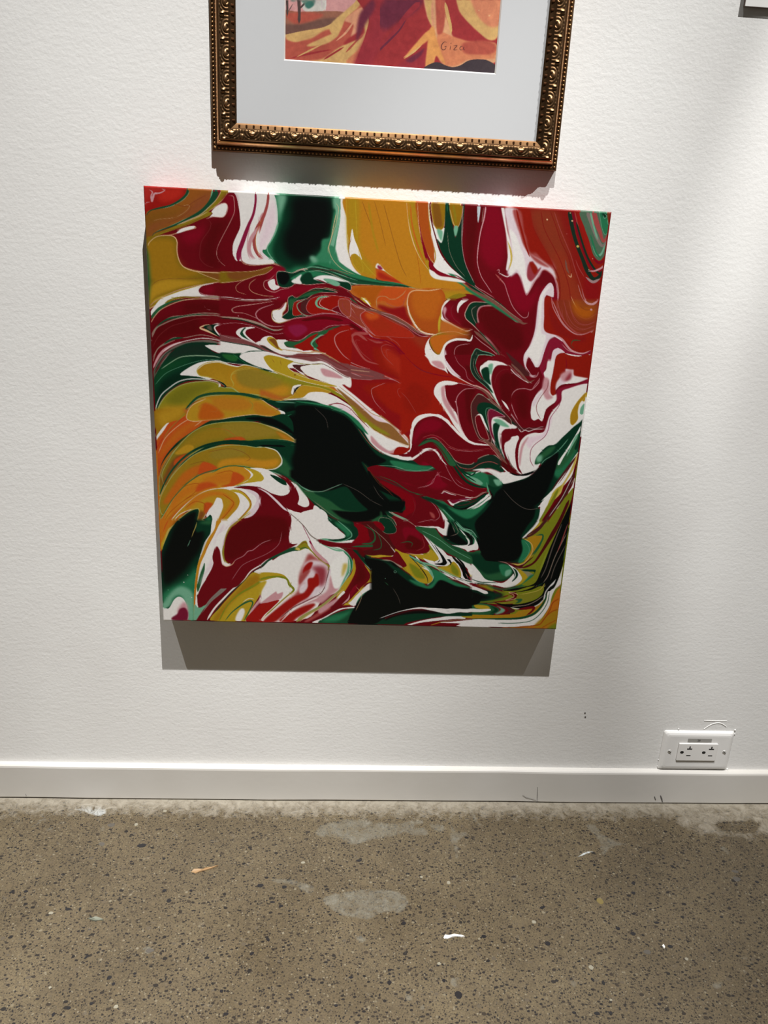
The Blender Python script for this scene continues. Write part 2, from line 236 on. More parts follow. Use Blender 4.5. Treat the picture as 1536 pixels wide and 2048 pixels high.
ARTWORK='''
@280,370
F o1 0,0 600,60 920,70 940,160 850,300 700,420 500,520 300,600 180,690 100,820 40,900 0,900
F br/30 0,380 160,350 330,330 560,330 640,300 620,420 480,470 300,560 160,700 60,900 0,900
F br2/20 700,240 860,140 930,120 900,240 800,340 640,430 420,500 200,600 110,700 120,560 300,480 500,430 640,330
F rd 0,0 600,60 585,150 520,220 420,285 280,315 130,355 60,410 0,430
F rd2/20 0,0 250,30 330,80 220,140 130,200 60,330 0,420
F rd3/14 300,80 560,80 540,170 400,240 250,220
S pk 2:5:1 130,90 170,120 155,170 165,235 180,180 200,140 270,130 330,95 310,70
S pk 3:1 60,270 110,250 160,245
S pk/3 5:2 200,60 290,70 330,110
S g2 6:5:4:1 612,60 620,110 590,165 520,225 400,290 250,325 140,360 80,440
S gl 1 640,90 630,140 560,220 430,290 300,330
S tan 1.2 470,440 560,390 620,340 645,295 625,282 540,295
S tan 1 170,490 260,465 380,455 470,440
S br3 1.5 440,270 600,300 700,240 860,150
S br3 1 680,270 640,360 500,460 340,520
S gl 5:4:2:1 935,80 925,180 860,290 740,390 560,480 380,560 230,620 160,680
S g2 13:12:8:5:3:1 985,80 965,160 900,270 800,365 650,450 480,530 330,585 200,640 150,700
F ol 1050,70 1125,80 1115,140 1050,225 940,320 890,370 935,375 900,420 780,470 600,550 420,610 280,660 180,710 110,830 90,900 110,760 200,660 420,570 620,490 800,400 900,310 990,210 1040,130
S cr 2 1045,70 1035,130 980,220 890,310 780,405 640,470 480,540
S br3 2:1 840,420 700,490 480,580 300,625 180,690
S cr 2:1 880,365 760,430 640,480 520,530
F w 1120,60 1536,90 1760,100 1760,150 1720,400 1660,650 1600,850 1540,880 1640,1000 1780,1050 1700,1060 1440,1050 1330,1030 1240,1010 1180,960 1160,840 1210,700 1270,570 1270,370 1240,200 1190,120 1140,130
S ol 8:10:5 1060,70 1115,110 1070,180 980,270 890,350
S cr 2:2:1 1130,100 1110,160 1060,220 960,310 880,365
F m 1160,120 1200,118 1240,170 1270,300 1285,400 1290,560 1240,680 1200,780 1195,900 1230,980 1280,1030 1350,1060 1536,1080 1536,1160 1300,1150 1130,1150 1000,1130 820,1120 680,1090 580,1060 530,1000 500,900 490,740 470,690 420,670 400,660 560,610 720,570 700,540 620,550 780,500 850,460 960,430 1060,440 1130,400 1110,270 980,300 1060,230 1120,150
F m2/16 1050,240 1150,140 1220,170 1230,300 1210,420 1150,430 1150,290 1100,240
F m2/20 560,640 780,570 900,530 860,640 780,730 640,780 540,720
F m0/24 900,500 1100,480 1180,440 1000,760 1000,900 1060,1060 900,1100 780,900 860,640
F w 925,370 975,310 1050,270 1105,262 1130,300 1110,380 1080,435 1000,438 930,430 900,440 940,390
S pp 2 850,460 940,432 1060,436 1110,390 1130,320 1110,262 1040,265 960,310
S cr 2:2:2 110,840 170,735 260,685 400,665 540,625 720,575 715,555 620,560 480,610
F w 480,640 540,590 640,560 700,550 715,565 690,585 600,610 520,640
S pp 1.5:1.5:1:0.8 1140,160 1200,170 1215,260 1215,370 1160,500 1060,690 1000,820 990,920 1030,1000 1130,1080 1200,1110 1340,1110
S m3 1.4 880,470 915,510 900,590 800,740 775,860 780,970 860,1050 960,1080
F y1|cr,2.5 110,850 180,730 290,690 400,680 460,700 485,760 480,880 500,970 540,1050 640,1100 780,1130 1000,1140 1300,1150 1450,1140 1600,1110 1600,1150 1450,1210 1340,1215 1250,1250 1090,1250 860,1290 700,1340 500,1400 330,1460 210,1560 100,1600 60,1500 80,1100
F y2/24 130,850 420,700 440,900 480,1010 560,1080 420,1140 160,1200 100,1000
F br4/20 860,1170 980,1160 1300,1170 1480,1150 1440,1200 1250,1235 1060,1240 900,1200
F g3/20 60,900 120,900 130,1500 60,1536
F yb/16 130,1536 160,1350 300,1240 560,1240 780,1290 600,1360 400,1420 240,1520
S cr 1.6 720,1130 860,1190 960,1230 1060,1250
S br3 1.2 140,1360 220,1260 330,1225 520,1220 700,1205 900,1195 780,1205
S br3 1 600,1235 700,1250 800,1280
F w 200,1570 280,1480 500,1390 700,1330 830,1290 960,1280 800,1320 760,1370 790,1420 900,1440 1000,1450 760,1455 580,1470 420,1500 330,1560 250,1640 170,1680 140,1700 150,1640
S yb 2:1.5 140,1536 230,1490 330,1450 500,1385 700,1325
F m 770,1370 800,1320 880,1300 1080,1260 1250,1255 1400,1215 1536,1170 1760,1110 1900,1150 1850,1250 1700,1330 1700,1470 1536,1470 1250,1480 1100,1450 900,1430 800,1410
F m2/14 790,1360 900,1310 960,1330 940,1400 850,1410
S cr 2 1090,1250 1250,1258 1380,1220 1470,1195 1600,1140
S pk 2 760,1385 820,1420 960,1438 1120,1455 1260,1495 1400,1480 1560,1480
S grn 1.6 1240,1340 1290,1310 1400,1280
S m3 1.5 1330,1290 1240,1340 1270,1400 1400,1425
S pp 1.5:2:1 1536,1180 1450,1240 1405,1330 1450,1380 1560,1410
S ol 5:4:3 330,1530 450,1475 600,1455 780,1460
S gr 4:5:3 780,1460 950,1450 1120,1465 1260,1495
S w 2 450,1540 600,1490 780,1475 960,1470 1150,1480
@520,370
F w -40,80 210,120 1110,160 1160,170 1200,700 1260,900 1400,1150 1540,1260 1300,1180 1100,1120 980,980 900,900 200,1000 0,1010 -60,900
F wl 960,160 1110,170 1130,600 1150,900 1220,1150 1100,1100 980,960 950,880 990,700 1040,300
F wp/20 10,700 100,400 200,200 220,400 180,600 80,800 30,860 150,1000 0,1010 -40,960
S rs 4:5:6:4:3 115,120 110,220 60,400 10,560 -30,700 -45,800 -20,920
S pk/3 6:8:6 40,380 -20,560 -80,700 -100,860 -50,980
S mg 4:5:6:9:10:8 -50,110 -50,240 -80,400 -140,540 -220,760 -270,900 -270,1000
S mg 3 -215,780 -240,900 -220,1000 -120,1050 0,1060
S pk/2 2.5 -120,560 -150,700 -155,860 -120,960 -40,1010
S or 2 0,560 -40,700 -60,830 -20,930
S mg 2 -10,960 60,990 160,1000 230,1050
F gm 200,130 960,160 1040,180 1050,230 1010,500 990,700 955,880 1000,970 1130,1080 1290,1180 1420,1210 1600,1250 1600,1290 1400,1270 1200,1250 1000,1180 780,1130 600,1150 480,1150 370,1150 290,1090 170,1000 90,930 40,880 45,850 80,845 150,730 220,590 235,400 215,220
F g1/14 330,150 900,160 940,250 950,420 920,620 850,740 800,850 720,930 640,1000 620,1060 480,1060 370,1120 270,1060 180,960 160,820 230,620 290,420
F k/24 440,180 880,180 930,320 930,520 880,680 790,820 700,900 560,1010 420,980 320,880 300,680 400,460
F gl/10 225,150 340,160 320,280 270,400 250,500 235,320
S gl/2 4:3:2 240,500 200,630 150,730 95,830 140,930 230,1030
F gl/8 940,190 980,170 1010,260 980,330 950,320
F glm/6 800,720 900,690 920,560 960,350 990,400 960,640 880,780 890,900 940,1000 840,1010 700,980 780,860
S cr/1 2.5:2:2 985,190 1000,260 975,400 940,560 910,720 875,830 890,920 960,1020 1060,1110 1160,1170
S gl/1 3:2 1050,300 1010,560 985,700 955,880
F gl/8 640,940 700,930 740,1000 680,1010
S cr/1 3:2 560,1140 760,1120 960,1170 1110,1240 1200,1270
F m 0,1060 140,1030 240,1060 300,1120 220,1140 190,1180 150,1260 60,1250 40,1320 130,1390 230,1370 380,1340 600,1290 820,1280 1000,1400 1130,1536 -40,1536
F m2/14 0,1060 140,1035 240,1080 320,1130 200,1150 100,1120 0,1150
S rs 2 0,1170 60,1160 130,1130 210,1110
F w 105,1265 190,1240 240,1310 250,1340 210,1365 150,1350
S pp 2:3:2:2 180,1220 80,1250 48,1310 90,1370 170,1395 240,1370 340,1335
S m 2 130,1260 75,1300 100,1345 160,1370
S pk 2 0,1480 130,1475 230,1440 330,1370 430,1350
S pk 1 0,1420 180,1400 300,1390
F m2/10 340,1420 600,1330 830,1330 860,1380 600,1400 430,1480 400,1560 340,1560
F gm|pp,1.5 190,1200 220,1145 300,1135 380,1150 460,1150 560,1095 700,1110 760,1100 900,1120 1100,1170 1300,1225 1480,1260 1400,1290 1200,1270 1100,1310 1180,1290 1050,1330 980,1290 850,1260 700,1290 540,1270 420,1330 330,1320 240,1290 200,1250
F g1/8 210,1190 280,1150 400,1170 440,1200 380,1240 400,1310 300,1310 230,1260
F w/2 400,1240 470,1180 580,1120 520,1190 500,1260 530,1290 460,1285
F g1/6 560,1160 700,1120 720,1180 620,1260 520,1240
F w/2 690,1220 740,1195 900,1180 950,1200 900,1215 800,1215 860,1280 760,1270
S m 5:3:1 730,1225 800,1260 880,1290 960,1330
F gl/4 810,1215 940,1215 1000,1260 980,1320 900,1280
S g1 3:3:2 560,1130 800,1100 980,1150 1150,1200 1300,1240 1500,1265
S pp 2:1.5 610,1075 480,1110 400,1160 320,1120
S m2 3:2 880,1100 960,1130 1040,1170 1180,1210
S gl 2 740,1120 900,1160 1050,1220 1150,1260 1300,1275
F pk/3 1000,1280 1100,1320 1130,1370 1060,1330
F m2 1020,1310 1110,1320 1090,1365
@760,370
F y3 -430,160 330,200 480,210 500,380 520,700 580,900 620,1090 560,1040 480,900 380,620 340,340 400,860 470,1100 600,1140 680,1200 900,1220 1060,1290 1200,1380 1000,1400 820,1340 500,1340 360,1310 200,1230 60,1120 0,1020 -60,1000 -120,1160 -210,1150 -310,1000 -400,700
F y4/20 -420,170 -300,180 -290,400 -280,600 -340,640 -390,500
F y5/20 -200,180 100,200 200,500 260,900 500,1290 200,1200 0,1000 -120,900 -240,600
F w -370,600 -340,570 -300,700 -290,820 -260,950 -200,1060 -140,1140 -220,1150 -330,1000 -400,880 -400,760
F y4|yb,1 -370,900 -330,890 -280,940 -230,1060 -200,1150 -250,1130 -330,1000
S yb 2.5:3:2 -425,180 -420,440 -425,760 -390,960 -330,1060 -240,1160
S br4 2:2 -380,640 -400,800 -370,960
S or/6 8:6 60,260 130,500 180,780 260,1000
S br4/1 1.5 70,220 130,480 190,740 240,950 280,1160
S br4/1 1.5 230,230 290,440 340,700 400,960 430,1180
S y4/2 6:4 330,220 350,420 380,620 430,800
S cr 2:2.5:3:3 338,220 350,400 385,600 450,820 540,1010 630,1130
F or/8 480,210 620,230 630,500 660,760 690,1010 600,900 520,640 490,400
F or2/8 470,210 540,220 560,500 520,620 490,440
S cr 2:2:2:2 480,230 490,480 540,760 600,1000 640,1110
S m2 2:3:5:9:7:5:3 480,340 500,500 560,800 610,960 700,1100 800,1170 930,1200 1060,1250 1160,1310
S cr 2 500,400 550,720 640,940 700,1030 720,1020
F w 615,230 650,240 655,440 700,540 760,600 820,560 840,600 800,780 740,720 800,860 870,1040 1000,1160 1090,1230 940,1190 760,1140 680,1060 700,980 660,760 640,500
F w/1 620,1100 690,1120 740,1170 900,1190 1000,1220 900,1222 740,1210 660,1180
S yb 3:2 700,880 690,960 700,1010
S y3 5 610,230 630,500 645,640
S m0 5:5:6:8:9:8:6:3 640,240 665,480 700,640 740,800 800,960 870,1070 960,1140 1080,1220 1180,1310
F y6|yb,2 665,240 815,240 825,400 810,500 770,575 720,555 690,500 670,400
F br/10 690,240 740,240 770,520 720,540 690,440
F y6|yb,2 880,250 1030,250 1025,400 1010,480 975,545 930,500 900,400
F ol/8 890,250 960,260 990,500 940,500 900,400
F g1 830,240 875,240 890,400 940,560 955,700 1000,560 1040,420 1040,260 1070,260 1050,600 1045,900 1080,1080 1150,1230 1280,1360 1400,1410 1300,1400 1180,1320 1060,1210 900,1060 800,900 735,740 790,790 830,640 845,400
F gm/6 830,240 870,240 870,400 850,460
F g4/10 1045,270 1062,400 1045,700 1060,1000 1100,1180 1040,1050 1000,800 1030,500
F gl/4 940,580 990,570 955,680
F gl/6 750,640 800,640 780,780 750,740
S m3 1.5 855,620 870,760 920,940 980,1080 1080,1180
S m3 1.5 740,740 800,940 900,1080 1000,1150
F m 1070,265 1560,300 1700,300 1760,900 1560,1100 1560,1500 1400,1410 1280,1300 1180,1200 1100,1080 1050,900 1060,600
F m0/20 1100,270 1240,280 1260,520 1290,640 1240,900 1250,1100 1340,1300 1440,1420 1200,1200 1080,940 1120,600
S pk 3:3:2:2 1075,270 1050,620 1045,880 1090,1080 1180,1230 1300,1340
F lg 1240,285 1280,290 1275,400 1255,520 1240,500
S m0 7:6:3 1305,290 1290,440 1290,560
S pk 5:5:4:3:2:1 1350,290 1330,500 1290,700 1245,900 1250,1080 1320,1230 1400,1390
S gr 2 1335,290 1300,600
F m2/30 1390,300 1540,310 1560,800 1450,1100 1340,1200 1290,900 1330,600
S rs 1.5:5:2 1480,1140 1510,1180 1570,1220
S pk 2:4:1 1500,1110 1520,1100 1550,1140
S brg 5:4:5:8:6:3 320,1295 420,1320 500,1330 640,1330 560,1345 380,1350
S brg 3:7:10:8 1000,1240 1180,1360 1340,1430 1540,1520
S gr 2 1000,1220 1140,1320 1260,1400 1400,1460 1540,1530
S g1 3:4:3 1120,1280 1260,1370 1420,1450 1540,1490
@1000,370
F rr 0,290 1440,320 1300,1400 1250,1536 0,1536
F rr2/30 300,320 900,330 960,700 1080,1100 1000,1300 700,1000 460,700 380,480
F rb/24 380,330 700,330 800,600 880,860 900,1100 1060,1400 1060,1536 760,1536 700,1180 560,860 420,560
F rb2/24 680,880 800,900 900,1080 930,1250 1000,1400 1000,1560 740,1560 740,1250
F m -10,280 10,300 40,600 80,900 80,1050 40,1120 -10,1110 
F m2 0,1180 120,1180 160,1130 210,1130 260,1200 320,1410 370,1390 450,1240 540,1110 620,1130 700,1200 730,1330 740,1600 480,1700 200,1650 0,1700
F m0/20 0,1230 60,1300 130,1500 300,1536 330,1640 0,1700
F wm/8 60,300 200,320 230,480 240,620 290,800 340,900 400,1000 520,900 620,1000 690,1130 620,1090 540,1075 500,1150 440,1240 370,1400 330,1415 290,1340 250,1200 180,1110 120,1180 40,1180 120,900 110,700
F w/5 130,440 170,560 230,800 290,920 320,1100 340,1240 380,1280 340,1400 320,1400 270,1220 220,1110 160,1100 140,1040 180,860 120,560
F rs/8 220,340 330,600 360,860 520,870 680,1000 700,1100 520,1040 480,1110 430,1140 400,1000 330,980 280,780 240,600
F rr/6 250,360 340,360 380,560 480,760 600,960 680,1060 560,960 420,820 340,660 290,560
S rr 5:6:4:2 230,400 270,640 330,820 390,1000
F rk/6 330,1130 390,1000 430,1130 500,1100 540,1050 480,1180 400,1240 340,1220
F rr/4 380,980 430,1000 450,1080 430,1130
S w 5:4:4:5:4 15,300 35,500 80,700 100,860 110,980
S yc 2:4:5:3 110,780 140,900 150,960 120,1090
S w 2:3:5:5:4:3 0,1120 60,1170 110,1165 150,1120 200,1110 250,1180
S pk 2.5 0,1210 50,1270 90,1400 150,1536
S pk 3:3:3 250,1180 280,1290 320,1400 360,1400 440,1260 520,1100 600,1080 670,1150 720,1250 740,1400 720,1536
S rd4 3 380,340 400,500 480,680 580,860 660,1010 740,1180 760,1360 750,1536
S rd4 2 520,340 560,560 680,800 760,960 840,1180 880,1340 900,1500 940,1600
S rd4 2 640,340 720,560 780,740 860,900 900,1060 910,1180
S rs/1 2 690,350 760,560 850,780 900,900 960,1100 1030,1300 1060,1420
S rs/1 2 960,960 1000,1060 1060,1160 1070,1180
S cr/1 2:3 860,1150 900,1180 905,1130
S brg/1 4 830,960 850,1080 880,1140
S pk 2:3:3:1 1040,1330 1070,1440 1130,1510 1200,1500 1260,1450
F rr3/10 1100,1180 1260,1240 1280,1420 1200,1470 1120,1480 1060,1360 1060,1240
S kg 9:9:8:8:8:10:8:6 880,330 900,450 940,640 990,800 1050,950 1100,1080 1180,1200 1250,1180 1320,1080
S m2 5 920,330 960,520 1020,720 1100,940 1180,1080 1260,1100 1320,1020
S rs 3 950,340 1000,560 1050,740 1120,940 1200,1080 1290,1060
S kg 4:5 970,480 1040,720 1110,920 1190,1060 1260,1130 1310,1090
S rd 8 990,330 1030,500 1100,700 1150,900 1180,960
S pk 3:4:4 1120,1100 1200,1100 1290,1060 1330,1010
S pkk 4:6:5 1090,1180 1180,1240 1270,1200
F gn 1030,325 1400,330 1400,600 1380,700 1350,860 1270,970 1190,900 1130,700 1080,560
S m2 5:5:4 1180,930 1260,1000 1340,950
S gry 9:8:8:6:5 1110,340 1160,480 1210,620 1260,730 1300,780 1350,740 1385,640
S rs 12:12:9:6:4 1190,340 1220,460 1270,600 1310,720 1340,700 1385,620
S gl 4 1150,340 1190,520 1240,700
S gl/2 4:5:3 1180,780 1240,900 1290,880 1340,760
S gm 4 1150,640 1220,860 1280,940
F gm|gl,1 1270,340 1370,350 1370,480 1390,560 1340,640 1300,560 1280,450
F g1/4 1300,350 1360,360 1350,430 1310,400
F br3 1370,340 1440,340 1420,560 1380,480
S gl 2 1320,360 1360,400 1330,430 1310,380
S rd4 8:8:7 1430,330 1390,680 1350,1000 1300,1300
S rs 2.5 1310,1250 1290,1400 1270,1536
D yc 6 990,790
D cr 4 600,450
D cr 4 920,465
D cr 3 895,365
D rs 3 850,630
D rs 3 405,515
D cr 2.5 1130,1085
D cr 2.5 1180,945
D rk 4 180,585
@280,600
F m 60,330 140,350 180,260 260,160 370,90 500,40 700,10 960,10 1200,30 1536,20 1600,600 1536,640 1400,630 1100,590 900,540 700,560 400,640 200,900 130,1000
F m0/20 200,330 500,220 760,240 760,460 500,480 300,560 180,760 130,700
F m0/20 560,60 900,40 1150,120 1100,190 800,180 600,200
S g3 6:7:4:3 150,260 190,200 260,130 400,50 580,15
S cr 2:2:2 140,330 190,240 270,150 400,80 560,25 760,5 1000,15 1280,40 1560,20
S gr 2.5 140,540 180,420 260,330 400,240 560,220 760,190 960,190 1100,220 1300,260 1536,330
S g2 2:4:4:1 180,440 260,330 380,260 560,230 740,205 900,200
S gr 3:3:3 160,500 220,380 320,320 440,270 600,230 760,215 980,215 1120,245 1280,255 1450,290 1560,330
S gr 2:3:5:6 1000,220 1200,260 1350,280 1536,330
S m3 1.5 170,620 250,480 400,360 560,310 740,260 900,260
S pk 1 830,90 850,130 920,150
S gr 2:3:2 1290,110 1180,120 1180,150 1250,185 1360,220
S pp 1:2 1230,130 1270,110 1400,105 1536,70
S pp 1:1 1240,180 1400,240 1536,320
S pk 1.5:5:2 1560,140 1500,160 1500,210 1560,280
S cr 2:5:2 900,330 830,345 775,375 830,400 900,425 1000,470 1150,530
F gk 820,370 840,345 1000,330 960,360 950,400 1000,450 1040,500 900,420
F gry3/4 860,370 900,340 920,360 930,410 890,400
S w 1.5:3:4:2 1400,310 1150,315 1000,340 960,370 990,430 1060,490 1180,545 1400,570 1536,600
S w 4:8:4 1240,430 1260,470 1350,520 1536,590 
F w 1240,430 1280,400 1340,370 1536,380 1600,400 1400,380 1360,410 1370,460 1440,520 1600,590 1400,550 1270,480
F g2 1290,430 1320,390 1340,385 1320,430 1360,500 1420,540 1340,510
S gr 2 165,830 230,650 340,560 440,500 580,500 760,465 900,480 1060,540 1200,570 1400,610 1536,620
S g2 4:4 300,600 380,540 460,510 560,500
S gr 2 170,760 240,640 360,570 460,530 
S pk 3:5:6:5:3 175,900 200,830 260,720 330,650 440,590 560,550
S w 2:2.5:2 300,680 420,600 560,550 760,510 880,510 1000,530 1130,570 1300,600 1536,620
F gry2 170,1000 200,880 280,740 400,640 520,580 700,540 900,530 1100,580 1300,600 1400,625 1100,590 820,560 600,590 440,650 320,800 220,920 180,1060
S kg 3 190,930 270,800 350,700 500,620 640,570
S m 2.5 190,960 280,810 360,710
S pk 1.5 190,1000 260,880 360,740 470,660
F g1 180,1100 200,1000 300,820 420,680 560,590 700,560 870,560 1000,580 900,640 1000,700 1200,700 1600,680 1600,860 1400,830 1200,820 1040,810 860,820 700,920 540,960 700,980 900,1010 860,1040 600,1060 400,1170 280,1300 240,1450 200,1536 180,1300
F kg/14 400,700 600,600 830,580 900,680 1000,720 800,730 600,740 420,800
F gd/16 200,980 300,860 420,790 640,760 640,820 460,900 280,1040 190,1200
F gk/14 300,1060 500,960 640,1000 500,1060 360,1150 230,1300 240,1200
F gb/10 1050,720 1230,690 1300,660 1240,740 1280,790 1180,790
F w 840,600 950,590 1150,610 1330,635 1536,640 1700,680 1536,665 1350,670 1250,685 1130,700 1030,700 930,660 860,620
F w 1280,720 1330,685 1536,680 1750,760 1700,900 1536,850 1380,790 1300,750
S lgl 2:3:2 280,900 380,830 520,750 680,730 860,730 1000,745 1130,800 1280,825 1340,820
S gl 1 200,1100 330,960 520,870 700,810 860,780 1060,780 1250,820
S g1 5 1240,700 1280,750 1400,810 1536,860
F w 520,970 620,890 760,820 900,795 1050,795 1160,840 1280,860 1360,830 1536,870 1536,900 1200,960 900,1030 760,1000 620,985
F y3|lm,2.5 735,920 780,860 880,815 1020,810 1120,840 1240,870 1340,845 1440,860 1536,890 1760,1000 1760,1200 1500,1240 1300,1210 1170,1120 1120,1110 1030,1050 880,1000 770,980
F yo/20 900,920 1100,1000 1180,1060 1300,1150 1536,1200 1400,1220 1200,1150 1000,1040
F oy/20 1180,960 1350,910 1536,920 1640,1060 1536,1160 1300,1160 1220,1080
S lm 2.5:2:2 1540,925 1430,915 1300,935 1190,960 1165,1010 1200,1090 1180,1130
S w 2.5:3:3:3 200,1480 220,1360 280,1230 380,1140 500,1060 640,1025 820,1030 960,1050 1050,1080 1090,1120
F lol|lgn,2.5 210,1600 240,1400 330,1250 480,1130 640,1075 860,1055 980,1075 1020,1110 1060,1130 1180,1140 1280,1200 1536,1230 1900,1320 1536,1300 1240,1240 900,1240 700,1310 600,1420 500,1540 420,1650 330,1700 240,1730 200,1760
S kg 2:4:2 980,1045 1060,1080 1100,1120 1040,1125
S w 2:4 1000,1075 1030,1100 1010,1125
F yo/16 300,1380 600,1350 640,1380 520,1530 400,1660 260,1700 240,1536
F olg/16 340,1280 520,1140 760,1090 960,1100 860,1170 700,1240 560,1340 380,1340
S lol2 2 700,1270 840,1190 1000,1140
S g2 2:5:6:6:8 500,1540 600,1400 680,1310 760,1250 900,1215 1100,1205 1300,1215 1440,1240 1600,1290
F y3 520,1560 620,1420 700,1330 840,1260 1040,1235 1250,1235 1420,1270 1536,1290 1780,1480 1536,1500 1300,1490 1100,1536 900,1600
F oy2/16 760,1320 1000,1260 1300,1280 1380,1340 1300,1420 1100,1440 960,1380
F or/8 620,1530 750,1400 880,1340 980,1380 990,1440 1080,1536 900,1700 500,1900
S ory 2 740,1400 760,1360 820,1340 920,1355 980,1390 985,1430 960,1440
S lol2 2 1400,1320 1440,1350 1430,1420 1380,1470
@520,600
F rd5 400,-40 1700,200 2000,700 2000,1500 1500,1560 1300,1330 1100,1160 960,1030 1100,1000 800,760 600,660 400,640 600,500 800,400 700,200
F m2/20 0,0 340,0 320,80 300,230 380,260 620,230 860,190 1100,220 1300,330 1500,500 1300,460 1100,330 900,350 800,400 640,450 560,510 300,500 0,480
F m/14 0,50 160,120 140,220 240,310 330,340 200,400 0,320
S m0/4 14:14:10 400,300 700,260 900,240 1100,280 1300,400
S mg/4 10 280,320 460,330 700,300 900,330
S pk 2 0,150 60,100 140,70 190,60
S pp 2 0,250 80,310 200,350 330,340
S gr 4:5:5:2 0,340 80,370 200,400 320,370 
S g1 3 0,355 90,390 200,415 280,400
S pk 2 0,400 120,425 240,440 330,410
F w|yc,2 150,180 200,130 300,90 310,60 330,110 290,190 310,260 390,270 340,300 240,305 170,270
S mg/1 4:3 230,180 260,130 320,60 350,0
S m 2 160,170 160,250 200,280
F g1|pp,1.5 400,-60 400,20 350,90 340,160 300,220 330,262 430,240 600,235 660,238 740,200 860,180 700,160 600,100 680,-20 700,-60
F gm/4 330,210 400,100 410,0 430,0 415,180 400,240
F g1/6 310,230 360,150 400,190 400,240
F rd5 470,10 460,90 520,190 560,205 420,200 430,60
F m3g/6 520,20 640,0 590,90 620,170 700,190 580,190 510,120
S gl 2.5 540,15 480,40 480,110 540,190 640,215 740,195
F rd5|pk,1.5 640,30 720,0 1000,-40 1000,80 900,140 860,170 760,180 660,170 600,100
S gl/2 9:9:7 790,-60 740,-10 730,60 790,100 900,150
S w 2 790,-20 720,40 740,90 840,140 940,155 1050,210 1200,270 1400,440 1540,500
F rd5 820,60 900,0 1000,-30 1000,60 1040,160 1000,190 860,130
S m2 5:6:10:12 640,230 860,190 1060,220 1280,340 1400,430 1540,510
F br5|pk,2 985,60 1000,0 1060,0 1200,90 1300,150 1280,230 1320,340 1440,490 1300,360 1130,240 1010,140
S rk 3 1060,40 1180,100 1160,150 1280,260
S pk/1 1.5 1020,30 1050,110 1140,200 1280,320 1400,440
S rs/1 3 1070,80 1130,130 1200,140 1280,140
F rd6|rs,1.5 1280,200 1320,160 1540,190 1700,200 1700,470 1500,500 1420,460 1330,340
S rs/1 2 1300,250 1360,370 1440,450
S brg 3:4:4:5 1160,0 1250,60 1350,110 1540,150
S gr 2 1130,0 1240,70 1330,130 1540,170
F g3 300,580 330,560 500,560 600,500 640,450 760,410 880,350 1000,335 900,380 850,440 740,490 700,560 740,660 650,620 640,580 480,600 460,630 380,620
F rd5 450,600 640,510 740,450 700,500 640,570 650,620 740,670 600,660
F m0/8 340,570 500,560 600,480 700,440 560,560 440,600
S pk 2 330,500 520,530 580,490 620,450 720,420 780,400 880,350 1000,330 1100,330
S gl/1 5:7:3 840,460 720,490 650,560 660,610 760,660
S m0 3:2 850,450 720,530 700,570 760,640
S lpk 2:4:5:5:3:1 1200,375 1100,385 1000,430 960,490 955,560 990,630 1060,710 1200,800 1300,850 1400,860 1540,930
S m0 3 930,520 950,610 1010,680 1080,730
S rs/3 6:7:5 1400,440 1230,440 1190,510 1240,610 1320,720 1440,820 1540,870
S pk/1 1.5 1300,470 1200,470 1210,560 1280,680
S rs/2 4 1540,560 1420,560 1320,590 1340,660 1420,760
F w 0,540 40,490 120,475 180,490 230,520 330,515 330,535 280,580 320,610 440,630 600,640 720,670 800,680 900,740 1000,800 1200,860 1400,900 1300,960 1100,1000 900,960 800,960 300,720 0,640
F yb2 90,500 150,480 230,510 210,560 240,630 310,670 240,650 150,600 100,560
F br4/5 110,500 200,500 220,560 190,600 220,640 160,590 120,540
F w 210,550 260,525 330,530 300,580 340,625 280,640 230,590
S tan 2:4:5:4:3 300,650 440,660 600,690 730,670 820,700 900,750 1000,810
S m2 1.5 540,660 700,650 800,680
F pm -20,590 60,600 160,650 270,710 400,720 500,700 600,730 700,700 780,690 860,720 960,810 1100,830 1250,890 1380,890 1540,940 1560,1010 1400,1020 1340,1030 1200,1010 1040,960 920,880 820,810 740,770 680,800 560,790 400,760 280,750 160,700 40,650
S kg 5:6:4:2 0,600 120,660 240,730 360,750 480,740
S m3 6 520,720 700,740 820,740 1000,850 1200,930 1400,960 1540,980
S pk/2 4 880,810 960,860 1080,930 1180,950
S rs/2 5 1000,830 1200,880 1300,930
F w 0,660 100,670 200,700 300,750 450,770 560,800 680,810 760,780 840,820 940,900 1100,980 1200,1030 1100,1040 960,1030 1000,1100 1200,1270 1540,1490 1600,1560 1360,1500 1300,1420 1100,1300 900,1120 700,1010 540,960 400,880 200,960 0,870
S lol 3:4:2 300,780 440,800 600,830 760,820
S cr 2 380,760 560,790 690,815 760,780 840,810 900,860
S pm/3 9:12:8 780,920 860,910 960,930 1040,980
F pk/8 820,930 860,890 1000,960 1100,990 1000,1000 860,960
F yb2|w,1 45,760 80,720 160,715 300,770 400,800 340,860 420,920 560,970 640,1020 800,1080 880,1110 1000,1180 900,1160 700,1090 500,1040 360,1000 200,940 90,850
S yc 2 560,950 700,1010 840,1060 940,1120 1060,1200
F br6|w,1 420,850 520,840 560,845 520,880 520,920 560,960 480,900
S br6 2:2:3:2 430,850 600,850 760,825 860,850 1000,950 1140,1010 1300,1040 1540,1010
F w 540,880 600,850 700,850 800,850 780,900 840,960 820,1020 860,1060 700,1000 580,950
S br3 2 510,910 600,980 700,1030 840,1070 960,1140
S ory/1 6:7 840,1080 960,1140 1060,1210
F lol 0,890 120,930 240,960 420,1020 700,1090 900,1150 1100,1260 1200,1370 1500,1600 1400,1620 1250,1480 1120,1320 960,1220 860,1170 700,1130 560,1100 460,1110 420,1180 400,1240 240,1270 100,1240 0,1220
F oy/20 0,1120 200,1080 400,1120 400,1200 280,1260 0,1220
F ory/8 0,1150 140,1200 300,1250 400,1220 360,1270 200,1290 60,1240 0,1230
